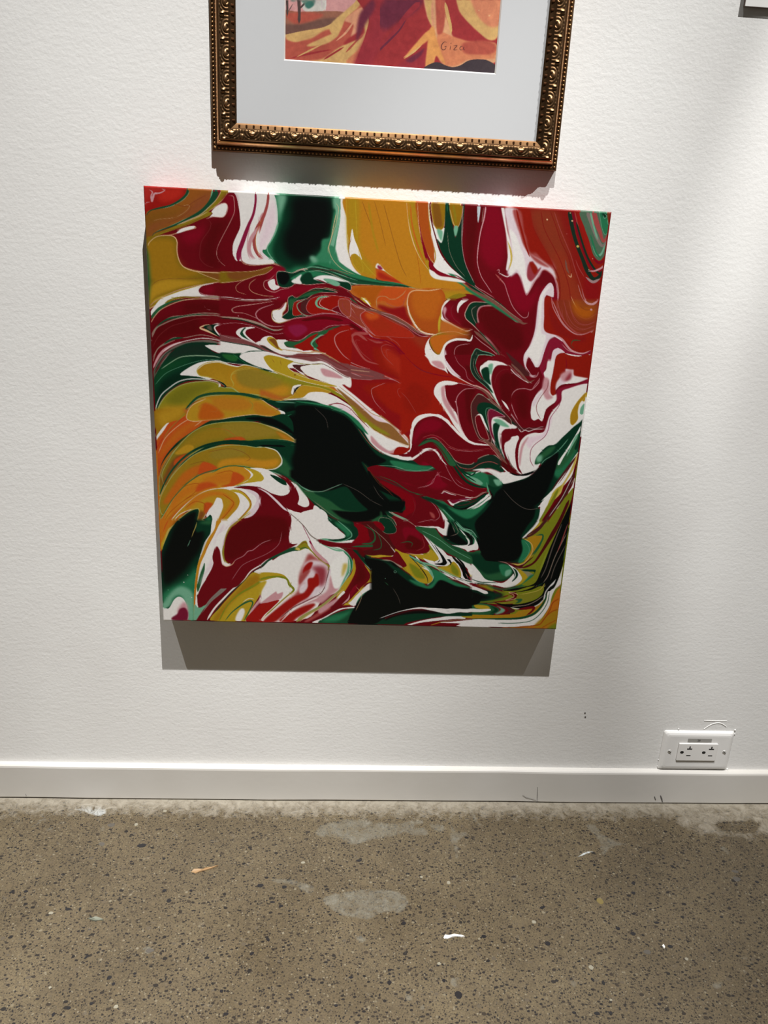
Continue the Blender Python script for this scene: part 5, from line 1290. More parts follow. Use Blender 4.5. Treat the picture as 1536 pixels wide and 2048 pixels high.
F y3 600,1150 740,1130 770,1140 700,1180 560,1210
S g2 3:5:5:3 960,860 950,980 880,1100 780,1190 600,1240 300,1250 0,1250
F w 0,1260 400,1260 640,1250 800,1200 900,1110 960,1000 980,900 1060,850 1130,700 1190,530 1170,640 1170,720 1150,800 1080,860 1030,960 1000,1080 940,1180 860,1290 760,1340 500,1350 300,1360 0,1360
S k 2:4:3 1080,800 1000,880 960,880 950,960
S g2 2:2:2 1000,900 970,1040 880,1180 760,1270 560,1300 340,1300
F or5 1150,850 1100,880 1060,960 1010,1060 960,1160 880,1280 780,1340 600,1355 380,1360 500,1390 1090,1395 1130,1100
F y3/5 800,1340 900,1240 1040,1150 1120,1120 1100,1300 1000,1340 840,1370
S br6 3:3 1130,980 1040,1040 1000,1140 920,1260 860,1320 600,1350 460,1370
S br6 3:2 1120,1120 1030,1150 940,1230 880,1310
S br6 2 1100,1250 1000,1300 880,1370
F lol3/3 960,1380 1090,1300 1090,1400
S pk 3:3 1165,620 1160,740 1150,800 1090,850
S rs 1 1150,800 1100,850
@280,370,3.84
F y1/2 40,440 120,405 250,410 285,450 290,560 330,640 420,680 640,690 900,685 1010,645 1080,645 1000,690 900,705 830,735 760,752 640,750 480,775 300,820 120,890 60,960 70,700
F y2/10 60,470 200,430 270,460 280,560 320,650 460,690 300,730 100,740
F br4/6 480,690 640,695 900,690 1020,650 960,700 840,725 740,745 620,745
F yo/10 80,800 200,740 400,745 500,765 300,810 120,880 70,960
F g3/10 45,500 75,560 85,800 60,940 60,700
S cr 2 60,500 80,455 130,415 200,402 260,408 288,445 290,520 310,600 350,650 440,678 620,688 800,688 900,682 1000,655 1030,640
S cr 1.5 440,680 540,720 640,750 760,752
S cr 1.5 640,750 760,752 840,725 920,715 980,690 1050,680
S br4 1.2 90,790 140,750 220,735 400,733 540,718
F m2/6 1000,640 1060,630 1120,660 1060,680 1010,760 960,780
S pk 1.5 60,965 130,900 300,820 480,775
S rs 5:6:8:7:5:3 990,66 982,160 950,260 900,350 878,430 888,510 930,570 1010,602
S pk/3 6:9:7:4 920,330 860,420 842,500 862,560 920,610
S or 1.5 945,270 905,360 890,440 905,520 950,570
F m/2 740,600 790,600 860,625 960,620 1040,625 1080,650 1000,640 900,675 780,680 700,660
S cr 1.5 790,580 800,608 870,628 980,622 1040,615 1090,640
S cr 2:2:2:2 560,700 560,700
S gr 1.5:2:2:1.5 340,872 480,870 700,885 880,897 1020,885 1080,860
S cr 1.2 880,800 845,810 850,850 900,875 1010,880
S cr 1 820,770 760,790 745,830 780,860 880,880
S m0/2 4 400,960 700,960 900,1000
S pk 1 930,930 895,960 895,1010 940,1050 1040,1080 1120,1090
S gr 2.5:3:2 760,1025 900,1060 1000,1110 1060,1130 1110,1115
S kg 2 780,1040 900,1070 1000,1125 1060,1140
S w 2:3:2.5:2 560,1080 660,1070 780,1080 900,1110
F w 740,1140 790,1110 840,1100 900,1115 860,1115 830,1130 850,1160 900,1190 980,1250 900,1215 820,1180
F g2 785,1140 810,1115 800,1150 850,1185 890,1210 830,1185
S w 2:2:2 820,1110 880,1108 960,1140
F oly/10 740,1440 800,1415 900,1425 1010,1470 1100,1520 1000,1570 860,1570 760,1530
S lm 1.5 900,1415 820,1410 740,1430 705,1460 705,1500 730,1536
S w 2 440,1430 500,1385 600,1370 680,1390 750,1402 800,1390 880,1400 960,1430
@660,520,5.12
F y4 205,-10 1000,-60 1010,60 1040,180 1130,205 1250,215 1380,260 1480,320 1536,370 1400,350 1310,350 1230,380 1170,430 1140,500 1130,600 1050,560 1140,420 1100,310 960,305 860,290 700,240 560,160 480,60 470,90 470,200 330,180 250,110
F yb/10 210,0 260,20 340,120 420,190 330,170 260,110
S yb 2.5 260,-20 330,80 380,140 440,190
F or/4 890,30 940,20 1000,150 1080,300 940,300 920,160
S br6 1.2 885,20 910,150 935,290
F ory/16 1060,220 1300,240 1450,330 1300,310 1100,310
S br4 1.2 960,310 1130,300 1240,275 1340,270 1460,320
F orr 470,90 480,60 560,130 640,180 760,235 860,285 760,265 640,235 500,215 465,180
F rr5/6 500,130 620,190 740,240 620,225 500,190
F w/1 465,90 460,60 480,42 510,50 560,110 580,130 520,110
F mg/3 485,80 500,65 540,100 510,110
S cr 2 560,120 640,175 760,230 860,280 950,298
F m/3 -10,150 200,260 180,300 300,420 420,500 530,545 660,610 780,670 880,740 980,775 900,790 820,730 700,650 560,590 430,560 300,470 120,400 -20,360
F gm -20,-20 60,0 120,60 230,140 330,180 480,215 640,235 740,255 840,285 920,300 860,300 740,270 600,280 420,262 260,262 180,285 120,250 0,230 -20,200
F gl/3 0,10 60,20 100,90 220,160 120,130 20,80
S k/1 2:3:3:2 0,130 120,160 240,210 380,235 520,240 700,262 820,285
S rs 1.5 0,100 80,140 200,190 340,220
S cr 1.5:1.5 0,185 100,190 220,220 330,232
S gl 2:2.5 200,255 420,240 560,265 700,270
S cr 1.5 170,300 200,272 260,262 420,262 480,270 640,282 780,285 900,300 1000,308
F pk/3 60,260 110,280 200,270 150,320
F m2 110,275 180,285 150,320
F ory 180,300 220,280 300,272 480,272 640,285 780,290 900,310 830,340 790,410 790,530 840,640 880,720 760,650 640,570 500,525 420,490 330,420 240,370 200,330
F o2/8 230,300 460,280 560,290 480,390 460,480 400,460 300,390
F rr3/8 480,480 520,470 640,500 760,480 790,560 850,680 700,600 560,540
F orr/6 560,290 760,300 830,320 770,420 740,480 660,480 560,440 480,430 490,380
S tan 2 480,500 475,420 500,385 560,380 620,410 680,400 740,360 780,310
S rs/1 1.5 560,440 620,470 680,490 740,470 760,420 790,350
S ory 2 510,430 560,435 580,460
S brg 3 180,300 200,350 260,400 340,470 420,520
S cr 2 170,310 200,370 290,430 380,490 470,525 540,540
F yb/1 310,400 360,400 420,460 360,450
S wl 1.5:4:2 320,390 370,430 420,490
S brg/1 4:5:7:9:7:3 200,410 320,480 430,530 560,560 680,620 800,680 920,765
S pk 1.5 520,545 640,570 740,620 830,680 920,750 1000,772
S pk 1.5 520,560 640,610 760,670 840,730 920,780 1000,788
F br5|pk,1.3 80,440 90,415 130,410 220,450 290,490 360,520 320,545 310,570 330,620 400,720 460,780 340,690 200,590 100,500
S rk 2 110,440 200,470 240,500 250,540 290,555
S rs 1 100,460 200,560 320,660
F rr5|rs,1.3 315,580 330,545 380,530 470,550 640,640 800,720 860,790 760,800 600,790 540,790 460,775 380,690 330,620
F rd6/12 350,570 480,580 640,680 560,740 420,700
F orr/8 360,550 480,555 500,600 400,620
S m2/1 2:3:3:3:4:4:3:2 380,780 450,810 520,830 580,830 660,870 760,970 860,1060 980,1130 1100,1170 1230,1190
S rs/1 2 560,790 600,800 680,850 720,900
S rs/2 5:6:5:3 540,850 440,840 360,810 280,760 230,770 235,850 290,940 360,1030 460,1090 540,1090
S pk 1 500,860 400,850 310,800 250,790
S rs/1 1.5 560,860 530,880 540,950 600,1030 720,1110
S rs/1 1.2 620,880 580,920 620,1000
F or2 860,315 1000,322 1130,305 1180,400 1130,520 1110,740 1000,755 920,710 850,600 800,480 800,400
F or3/14 860,320 1100,310 1160,400 1110,500 1080,600 920,600 840,480
F ory/10 1130,640 1200,640 1350,710 1440,730 1360,750 1200,740 1120,740
S cr 2.5:3:3:3:3 1130,302 1000,320 870,318 810,350 790,430 800,530 850,650 920,730 1000,765 1090,770
S br6 1.5 860,650 940,710 1020,745 1090,750
S yb/2 4:5:4 1130,560 1115,640 1110,740
S pk/1 2:3:2 0,1020 100,1050 200,1080 320,1120 480,1160 600,1210 700,1245
F pm/2 0,1010 100,1045 260,1100 420,1130 560,1190 420,1230 340,1240 200,1210 100,1150 0,1080
S rs/1 2 0,1070 100,1130 240,1160 300,1150
S pk 1.3 0,1090 140,1180 260,1220 350,1240 450,1210 600,1220 700,1245 740,1280
S m2/1 2 120,1290 200,1265 360,1250
S pk 1.3 560,1250 500,1300 440,1310 420,1350 440,1430 500,1510
S rs 1.3 800,1350 740,1340 690,1310 690,1390 760,1470 860,1510
@880,390,4.267
F m/4 200,90 540,100 560,300 570,500 600,640 640,650 700,740 740,850 860,650 960,700 980,800 880,780 830,900 800,1150 740,1330 700,1400 640,1480 500,1300 300,1100 700,1080 480,920 340,820 220,660 180,500
F m2/16 400,110 520,130 560,400 540,560 480,640 400,600 340,480
F m0/14 220,140 330,120 320,300 290,560 340,760 440,880 300,760 220,600
F m2/14 540,720 640,670 700,760 760,860 840,760 820,900 740,1000 640,960
F m0/20 340,980 500,980 600,1080 700,1150 600,1300 440,1220 360,1120
F m0/14 560,1180 680,1180 700,1300 560,1320
S pk 2.5:2.5:2:2:1.5 205,90 190,300 185,500 220,660 300,780 380,830 460,880
F lg 318,95 345,95 335,200 322,240
S m0 5:4:3 360,100 350,200 345,300
S pk 3.5:3:2.5:2:1.5:1.5 390,95 375,200 340,340 315,560 345,690 400,780 440,840
S gr 1.5 370,110 355,240
F gm/3 0,600 0,560 80,640 190,760 320,850 440,920 560,1000 700,1090 640,1080 500,990 360,900 200,800
S g1 4:6:6:5:3 60,560 180,700 260,780 360,850 460,900 560,970
S brg/1 3:5:8:8:6:4 220,780 320,840 420,890 520,960 620,1040 700,1095 740,1095
S gr 1.5 260,770 380,850 500,930 600,1010 700,1080
S m3 1.3 60,320 80,420 140,560 220,700
F w/1 520,110 545,110 570,300 600,420 605,540 575,650 560,640 580,480 560,330
F wm/5 550,120 660,130 700,400 760,500 860,560 960,640 990,720 940,670 880,640 840,700 760,780 735,850 700,760 660,670 600,700 570,660 610,560 610,420 580,280
F w/4 590,300 640,340 680,440 720,560 730,680 770,750 740,840 720,820 690,700 650,640 600,690 590,640 620,540 610,420
F rr/4 670,130 760,130 800,300 900,480 960,600 860,540 760,400 690,260
F rs/5 620,140 690,150 720,340 770,500 850,560 930,620 860,600 800,560 740,480 680,340
S rr/1 4:5:3 650,130 680,260 730,440 760,530
F rk/3 750,600 790,570 820,640 860,620 820,690 770,740 740,700
F rr/3 760,580 800,590 830,640 800,680
S yc 2:4:4:2 575,400 600,480 605,560 585,640
S w 2:3:3:2 490,660 520,680 570,700 600,680 640,650
S pk 2 480,650 500,640 500,670
S rs 4:3 470,680 500,710 540,760
S pk 1.5:2:2:2:1.5 500,710 545,760 575,850 620,960 700,1045 740,1040 755,990
S pk 2:2:2 680,680 720,820 735,855 770,800 860,650 900,640 960,690 990,780 1000,900
F wm 850,860 900,780 940,750 965,790 965,870 940,870 900,860 880,950 880,1100 890,1180 1000,1210 1040,1250 940,1200 900,1280 860,1420 830,1470 800,1450 760,1390 740,1380 730,1460 780,1540 720,1460 710,1370 770,1270 810,1130 830,960
F w/4 850,880 900,800 940,780 880,860 860,1000 860,1180 900,1200 870,1320 820,1460 780,1400 740,1370 720,1420 730,1350 790,1240 830,1100
F rr/2 890,880 940,870 960,950 1000,1060 1060,1140 1180,1200 1280,1170 1300,1240 1260,1330 1150,1310 1080,1250 1000,1200 890,1160 885,1040
F rr2/8 920,920 980,1040 1100,1180 1240,1210 1200,1260 1080,1220 960,1140
S pk 2:2.5:2:2:2 945,870 960,960 1040,1100 1120,1170 1200,1190 1290,1160
S rs 1.5:2 990,900 1000,980 1060,1080 1140,1160 1220,1180 1300,1150
S g3 3:3:2 1190,1240 1130,1240 1110,1280
S rs 1 1100,960 1150,1080 1230,1110 1320,1080
S rs 1 1060,960 1100,1100 1200,1150 1310,1110
S rs 1 1030,960 1060,1080 1160,1170
S pk 1.5 1170,760 1210,880 1260,930 1320,910 1350,880
S cr 1.5 1110,860 1140,930 1165,970
F o2/14 1140,900 1200,960 1300,960 1290,1040 1200,1050 1130,980
S br3 1.3 1180,940 1240,980 1320,970
D pk 5 1285,978
F m3g/2 560,1340 700,1460 760,1536 700,1536 620,1440
S m3g 4:6:5 480,1360 600,1440 700,1536
S w 2:3 560,1400 640,1480 700,1536
@880,720,5.12
F m/3 540,100 600,40 680,40 800,160 860,200 940,290 1010,230 1020,150 1060,200 1040,280 950,380 920,500 930,620 1060,600 1060,680 940,690 830,700 760,600 700,520 600,430 540,300 520,200
F m0/14 560,120 680,80 820,240 740,320 700,460 620,360
F m0/16 760,340 880,320 900,440 880,600 800,560
S pk 1.5 570,220 600,120 660,95 740,140
S pk 2 1010,180 1000,230 930,300 860,290 780,300 730,350 720,430 750,530 790,610
S w 2:3:3:2:1.5 560,20 680,60 760,140 840,200 900,235
S brg/1 3:4:4:3 700,20 800,110 900,220 960,200
F w/1 1100,0 1160,-20 1150,80 1130,180 1110,300 1140,360 1180,350 1200,380 1130,480 1060,560 1040,620 1010,620 1000,600 960,615 925,590 930,450 980,360 1050,280 1070,200 1055,140 1080,90
F pk/5 1060,180 1110,200 1110,340 1150,380 1080,400 1040,300
F wm/4 940,430 1000,350 1060,300 1000,400 950,480
S m3 1.5 1100,200 1090,280 1020,380 980,460 985,530 1020,600
F m 920,610 960,615 1000,600 1040,625 1080,500 1180,420 1200,370 1180,310 1240,250 1400,230 1510,190 1460,230 1340,260 1240,300 1230,400 1160,480 1100,540 1080,660 1000,740 900,740 820,780 790,800 860,740 760,760 700,800 650,860 640,960 610,900 620,780 680,710 760,690 820,720 900,690 1000,670
F mg2/3 1190,310 1260,270 1400,235 1510,190 1500,215 1380,250 1250,300 1230,390 1120,520 1080,560 1180,430
F w/1 1240,320 1300,290 1490,240 1480,340 1440,400 1480,440 1450,600 1300,720 1180,850 1100,870 1000,940 960,1050 980,1110 860,1160 800,1160 775,1100 780,960 810,840 870,770 960,740 1050,740 1100,600 1140,520 1230,420
F wp/5 880,800 1040,750 1100,640 1120,560 1140,600 1080,760 960,840 900,900
F pk/3 800,1000 830,860 900,780 840,900 810,1080
F w 660,840 700,810 780,770 800,790 790,850 770,900 775,1000 790,1130 720,1060 670,980 650,900
S m 4:6:7:5:4 880,745 810,810 780,900 775,1000 790,1100 830,1160
S mg 1.5 1230,360 1210,460 1120,590 1100,700 1060,780 960,860 920,920 915,1020 950,1090
S pk 1.5 1000,320 1000,320
S m3g/1 4:6:7:7:5:2 440,390 560,480 680,580 780,660 830,700 900,700 1000,690 1070,670
S pk 1.3 600,440 720,560 800,660 850,710 900,690 960,700 1020,680 1060,680
S w 2:2:2 790,690 820,730 860,715 900,725 960,705 1060,700
S w 3:5:3 610,400 650,450 720,560
F kg 390,450 440,430 520,450 600,520 700,600 780,670 640,600 560,580 500,500 460,560 480,700 540,860 480,760 440,640 390,560
F m3g|gr,1.5 310,460 340,380 370,350 420,370 500,420 600,480 480,440 400,460 370,520 390,570 350,580 380,720 430,780 370,740 330,620
F g1 380,500 440,440 540,480 480,470 450,520 460,600 490,700 430,600 400,560
F m|pk,1.3 350,590 370,580 420,680 470,760 500,800 440,780 390,740
S w 5:4:3 390,555 420,600 460,700 490,770
F mg3|pk,1.5 490,500 540,510 640,590 560,590 530,640 530,780 500,700 480,590
F w/1 530,620 550,590 590,590 660,620 780,680 760,700 660,700 610,760 600,860 640,1000 560,860 530,760
F g1/2 540,640 600,610 620,640 600,700 590,820 640,980 720,1120 640,1060 570,900 540,780
F gl/4 545,620 590,600 640,630 580,660
S brg 3:4:5:6:5 440,780 520,850 580,920 660,1030 760,1150
S pp 1.5 420,790 480,800 560,900 640,1000 720,1110
F m0/3 640,960 700,1060 800,1160 860,1170 760,1170 660,1080 600,1000
S gry 2:3:2 680,960 710,1050 760,1120
S k 3:4:2 700,1150 800,1175 900,1150 970,1120
F y3|yc,1 1480,330 1470,380 1420,440 1400,520 1400,600 1350,660 1325,640 1330,540 1390,430
F gl|w,1 1470,440 1430,480 1420,540 1440,555 1460,540
@280,800,4.267
F yo|cr,2 400,160 440,60 560,0 700,-60 900,-40 1040,5 1100,45 1190,100 1200,130 1170,142 1100,143 980,130 860,142 760,158 700,170 560,180 460,190
F oy2/10 620,0 860,-10 960,40 920,90 760,100 660,80
F or4/8 540,40 620,50 720,130 700,165 560,180 500,160
F oy2/8 980,20 1080,60 1180,120 1080,138 980,110
S lol2 2 930,10 965,50 940,100
S w 3:5:3 1180,90 1230,118 1190,142 1140,146
S ory 2 500,90 510,60 560,40 620,55 660,85 650,105 600,105
F g1 760,172 900,150 980,138 1100,150 1230,125 1300,190 1300,300 1200,240 1060,195 900,190 760,192 640,200
F k/3 900,165 1000,150 1120,160 1240,220 1320,300 1180,240 1040,190
F ol2|lgn,1.6 190,640 260,500 340,390 440,290 560,225 700,198 860,190 980,195 1060,215 1140,250 1240,290 1300,335 1330,362 1280,345 1200,340 1080,345 980,355 900,365 800,358 700,362 600,385 500,435 380,520 280,640 220,740
F y6b/10 360,400 520,280 700,250 820,270 760,320 600,350 480,400 360,480
F oly/8 700,220 900,200 1060,230 1180,290 1080,320 860,340 760,300
F oy2/6 1160,270 1260,310 1310,355 1220,335
F br4/8 200,680 300,500 420,460 340,560 260,660 220,740
F orr/4 720,340 860,320 900,350 780,355
F orr/4 300,520 360,480 430,465 380,520 300,570
F yo/4 300,460 400,390 460,400 460,430 400,460 320,475
S ory 1.2 560,260 640,250 740,260 800,300 860,345
S g2 2:4:5:6:7:5:3 170,810 240,660 330,540 440,450 560,395 700,365 800,357 900,366 1000,355 1120,345 1240,352 1310,365
S g1 3:5:6:8:8:6 440,445 560,392 720,362 860,362 1000,370 1160,372 1300,380
F y6b|lgn,1.6 180,830 260,680 360,560 470,470 600,420 760,392 900,395 1000,410 1080,408 1160,435 1205,500 1205,540 1170,580 1080,598 980,585 880,565 780,565 680,590 600,625 500,640 400,720 300,830 200,980 170,920
F or/8 200,880 360,640 500,560 620,560 600,620 500,640 380,730 260,880
F oly/8 640,430 860,410 900,470 740,510 600,500
F oy/8 700,520 900,500 1040,520 1180,510 1160,570 1040,585 900,560 760,560 660,590
S w 2:3:3:2 1060,405 1160,435 1208,505 1200,550 1150,590 1060,597
S br4 1.2 420,560 520,532 560,540 540,590 460,670 360,740
S br4 1.2 580,450 760,420 880,450 940,500 900,530
F orr/4 540,535 660,580 600,615 500,640
S g3 1.5:2.5:3:3:2.5 190,1000 280,850 400,720 500,650 570,620 650,600 720,575 800,565 900,575 1000,590 1080,620
D cr 5 1080,603
F m 800,750 900,740 1000,745 1060,765 1120,800 1200,860 1260,940 1290,1010 1285,1090 1270,1170 1275,1220 1340,1225 1240,1280 1100,1350 960,1430 880,1536 800,1600 560,1600 560,1536 620,1420 650,1260 680,1280 720,1410 780,1390 740,1390 720,1300 730,1180 780,1090 860,1020 960,980 1000,900 1000,830 960,790 880,760
F m0/12 760,1120 960,1000 1240,1020 1240,1180 1000,1240 800,1360 730,1340
F w/1 640,1280 660,1160 740,1100 800,1000 720,1180 700,1290 720,1380 760,1400 780,1405 740,1420 700,1400 680,1280 655,1250
S lol 1.5:2:2:2:3 940,950 860,1010 790,1070 740,1150 715,1260 720,1360 760,1400
S yb 2:2:2 950,960 860,1020 790,1080
S cr 2 700,1390 730,1418 780,1405 810,1370
S wm/2 6:9:8:4 900,765 990,810 1010,880 960,970 890,1010
S pk 1.2:2:1.2 790,1390 820,1360 880,1330 920,1290 960,1280 1040,1220 1120,1190
S pk 1 780,1536 860,1420 920,1380 1080,1310 1180,1230 1210,1120
S wm 2:4:5:4 1000,750 1080,790 1160,860 1220,920 1260,950
F w 1260,940 1330,980 1400,950 1536,930 1600,1000 1536,1180 1440,1200 1400,1200 1340,1225 1280,1220 1270,1160 1290,1040 1285,990
S gry2 2:2.5:3 1270,960 1340,1020 1400,1080 1450,1150 1500,1185 1536,1195
S mg/1 1.5 1380,1060 1430,1160 1480,1260
F w 740,745 860,735 960,720 1040,700 1060,680 1020,620 940,585 1060,590 1160,640 1260,720 1280,760 1240,810 1180,812 1120,790 1040,750 900,735 800,748
F yb 920,590 980,600 1040,640 1055,680 1000,700 900,715 820,735 900,700 960,660 970,640
F w 940,610 965,645 930,680 860,720 920,690 945,650
F g1 1110,640 1180,660 1240,700 1250,730 1210,720 1150,680
S m 1.5:3:6:9:8:5 1190,640 1250,670 1300,740 1330,800 1340,850 1310,890
@580,940,4.267
F m/2 540,450 640,440 700,470 780,520 900,500 960,450 1060,480 1140,540 1180,620 1180,680 1120,705 960,700 900,680 940,760 985,800 970,820 900,790 840,750 740,745 640,720 600,690 460,660 300,640 240,590 420,620 600,600 580,500
F m2/10 820,560 960,520 1060,560 1000,640 880,620
F m0/10 1000,520 1100,560 1140,640 1060,680
F k/3 -20,-20 640,-20 700,40 800,140 880,200 940,240 965,300 960,355 920,350 840,290 790,260 760,340 700,420 540,440 420,400 320,320 300,240 300,180 240,190 150,150 0,60
F g3/6 160,180 280,200 320,300 420,400 520,450 440,440 320,360 220,260
F g3/3 680,440 760,390 800,400 830,480 800,520 740,440
F rd8/2 700,450 740,435 790,470 800,510 770,510
F g1 800,380 860,420 900,480 890,530 840,550 790,530 830,490 780,420
S gr 1.2:1.5 820,380 880,420 905,480 895,530 850,552 790,530
F m 640,-20 1600,-20 1600,100 1500,130 1300,200 1200,210 1060,200 960,130 840,80 740,40
F m2/8 760,0 1200,0 1160,100 1000,120 900,60
F rd8/3 760,100 860,120 1000,200 1060,260 1040,400 960,380 975,300 940,230 860,180
F m/2 1000,180 1120,210 1200,260 1260,320 1300,420 1300,480 1240,475 1080,460 980,400 1060,340 1060,240
S m3g 3:4:3 720,50 860,110 960,150 1060,200
S g3/1 3:5 1060,200 1180,225 1300,330
S pk 1.3 1120,210 1220,290 1270,380 1240,420 1190,420 1080,445
S pk 1 1160,100 1220,60 1250,35 1380,95
S m3 1 1040,230 1060,320 1030,400
F rs/3 1185,355 1220,370 1230,405 1205,400
S gl 1.3:2:2 10,90 100,140 180,185 230,192 290,170 370,150 460,112
S gry2 1.2 460,112 540,150 640,230 700,280 780,300
S gry2 1.2 700,130 740,200 780,260
S br3 1.2 680,20 760,120 860,190
S gr 2:3:2 780,290 840,350 900,390 1000,430 1060,470
S w 3 830,340 850,360
F m1/2 600,440 700,480 800,580 880,650 860,700 740,720 640,700 760,660 760,600 680,500
F rd8/2 540,465 600,470 660,540 670,590 620,620 570,615 600,580 580,510
S g3 3:5:6:5:2 580,455 660,500 710,560 730,610 700,640 620,645 520,650
S gl 1.2 640,480 710,560 735,610 700,635
S m3g 2:4:3 700,520 780,620 780,670 700,690
S gr 1.5 560,450 680,490 780,580 860,650
S br3 1.5:2 640,470 760,550 860,640
F yb 640,720 720,725 800,712 870,725 880,715 860,735 800,730 740,742 680,740
S w 2:3:3 850,650 885,680 885,715 860,730
S m3g 2:4:4:3 840,610 920,620 980,620 1010,600 1040,630 1010,660
F k/2 600,700 700,750 800,775 860,775 920,820 980,880 1080,950 1160,1000 1240,980 1400,1020 1600,1050 1600,1130 1400,1160 1200,1165 1080,1160 900,1200 700,1270 500,1310 500,1270 550,1160 640,1040 740,990 840,985 780,910 700,830 640,760
F g1/5 640,720 780,770 860,790 840,820 740,800 680,780
S g3 3:4:3 620,740 700,840 780,920 830,975
F g1/3 900,820 1000,880 1100,960 1180,1000 1120,990 1000,930
D gl 5 892,860
D k 3.5 892,860
D gl 2 808,918
F g2/4 1180,960 1300,920 1400,980 1536,1040 1536,1080 1400,1040 1280,1000
S gry2/1 1 860,990 910,1060 935,1120 920,1180
S w 1:3:5:6:6 900,1200 1080,1168 1200,1180 1330,1205 1440,1190 1540,1195
F g1/2 750,1300 900,1240 1080,1215 1300,1220 1540,1210 1540,1235 1300,1240 1100,1270 900,1310 600,1315
F m0/5 570,660 640,700 620,740 580,700
@840,900,4.267
F k/4 620,330 700,290 900,240 1000,150 1100,60 1170,20 1150,150 1100,280 1010,440 900,490 960,490 1000,560 960,640 860,740 860,860 800,930 680,940 580,930 500,840 480,740 420,640 380,600 480,480 600,410 590,340
F g1/4 560,280 640,310 700,300 640,360 610,420 540,480 420,510 300,500 180,460 300,600 440,680 500,760 460,620 560,500 620,400 590,340
F gm/5 220,480 340,510 460,490 580,430 480,540 380,580
F g1/4 980,500 1005,490 1000,570 920,680 850,740 900,650 960,570
S gry2/1 1:1.5 700,330 780,420 860,480 930,500 1000,488
F g2/3 560,240 620,220 680,260 690,300 620,310 580,290
F gl/3 620,250 670,250 690,285 650,300
F w/1 440,170 540,155 620,200 700,260 720,275 660,230 740,220 820,215 900,215 960,190 990,170 900,230 800,260 710,278 650,230 560,180
F gm/3 340,190 440,180 560,200 580,280 560,300 440,280 380,240
F gl/2 400,220 480,240 530,280 500,295 430,260
S w 2:3:3:2 340,190 400,210 470,190 540,160
S g1 3:4:3 240,60 340,160 430,210 480,170
S k 2:3:3 800,210 880,205 970,180
S w 2:3:4:4 440,500 500,470 560,420 600,385
S w 2:3:3 430,490 520,430 590,375
S gl 2:3:3 560,270 575,340 600,400
F m 0,0 190,0 300,120 400,250 560,320 560,345 480,360 420,400 300,390 200,380 100,370 0,380
F m2/8 20,60 180,60 260,200 200,320 60,300
S gl 2:3:2 0,175 60,155 120,140 160,150 180,175
S pk 1 10,320 80,290 120,220 160,170
S pk 1 110,230 150,205 200,225 270,265
S pk 1:1.5 130,0 200,90 260,200 340,280 430,330
S rs 1.2 180,0 260,100 340,220 440,300 560,325
S g1/1 3:5:5:4 230,60 300,160 370,250 460,300 560,315
S m0 3 200,60 300,200 380,270
S w 2:3:3:2 130,380 180,365 200,350 240,365 320,390 440,405
S pp 1.3 100,370 170,375 200,340 260,360 360,385 460,400 560,345
F mg3 190,365 240,375 330,400 430,410 340,430 280,455 240,420
S w 2:3:2 180,400 230,420 275,455 340,430 430,412
F g1 280,470 360,435 460,420 560,360 540,400 440,460 360,490 300,490
S m3g 2:3 300,470 380,460 480,420
F g1/4 0,400 60,400 160,440 260,520 320,620 420,690 470,740 420,680 300,600 200,500
S gl/1 2:3:3 300,600 360,660 430,680 480,740
F lol3 1000,740 1290,320 1280,420 1200,600 1060,880 960,1120 860,1140 960,1060 980,980 940,960 860,990 960,900 1040,780
F y3/2 920,740 1020,715 1040,740 1000,820 940,900 880,940 930,860 950,800
S g3 3:4:4:3 980,720 1035,715 1030,760 980,840 940,890
S m1 6:7:9:6:4:3 1260,420 1180,600 1100,740 1020,870 960,950 880,990 800,980
S cr 1.5:1.5 760,960 860,965 910,920 950,850 940,790 880,750
S m3g 4:7:7:6:3 1310,180 1220,380 1100,540 1020,640 900,720
S wl 1.5 1290,220 1200,400 1090,560
F k 1280,460 1260,680 1210,900 1170,1040 1080,1170 1040,1230 1060,1120 1000,1140 900,1160 800,1190 700,1190 800,1170 960,1130 1020,1020 1100,820 1200,600
S gry2 2:3:2 1200,620 1120,820 1060,1000 1020,1080
S gr 1.5:2:2 1240,700 1140,900 1080,1060 1040,1120
S gry2 2:2 1230,800 1140,980 1100,1100
S rs/1 2:3:2 1250,620 1200,760 1160,860
S w 2:3:3 1140,1100 1080,1170 1060,1200 1040,1260
S w 2:4:4:3 0,990 100,1030 200,1050 300,1100
F w 0,880 60,900 130,960 160,940 150,880 60,740 160,820 230,900 240,960 200,980 120,980 40,940
F lol3 60,800 120,850 140,930 100,940 20,880 80,870
F k 180,860 240,920 300,990 340,1080 400,1110 340,1100 280,1020
S cr 1.3 0,970 120,990 220,1080 340,1100
@590,370,2.644
F w 245,60 272,70 275,300 290,390 350,480 300,460 240,430 212,390 215,330 240,200
F y5/2 270,68 590,90 600,200 610,280 640,350 690,440 720,480 750,495 820,505 900,550 780,550 700,548 640,550 560,520 480,460 440,420 425,440 425,495 350,480 300,420 285,330 278,200
F y4/12 280,80 340,85 340,300 360,380 420,450 400,490 330,450 300,380 285,300
F y5/10 440,110 560,110 600,300 660,480 640,540 560,480 500,400 460,260
S br4/1 1.2 355,90 380,160 410,240 430,330
S br4/1 1.2 470,110 500,220 530,330 560,430 590,490
S br4/1 1 420,90 450,200 480,330
S y3/3 5 390,100 410,240 440,360
S yb 1.5:2:1.5 272,80 275,200 280,330 300,410 350,480
S yb 1.5 320,85 325,200 330,300
F w 303,240 315,290 335,340 355,400 340,385 320,370 300,375 292,390 285,370 290,320
F y4|yb,1 300,390 310,373 325,375 350,410 360,450 350,470 320,440
S yb 1.5 335,350 350,400 400,460 430,490
S br4 1:1.5:1 300,280 285,350 300,420
S br6 1 640,350 655,440 665,530
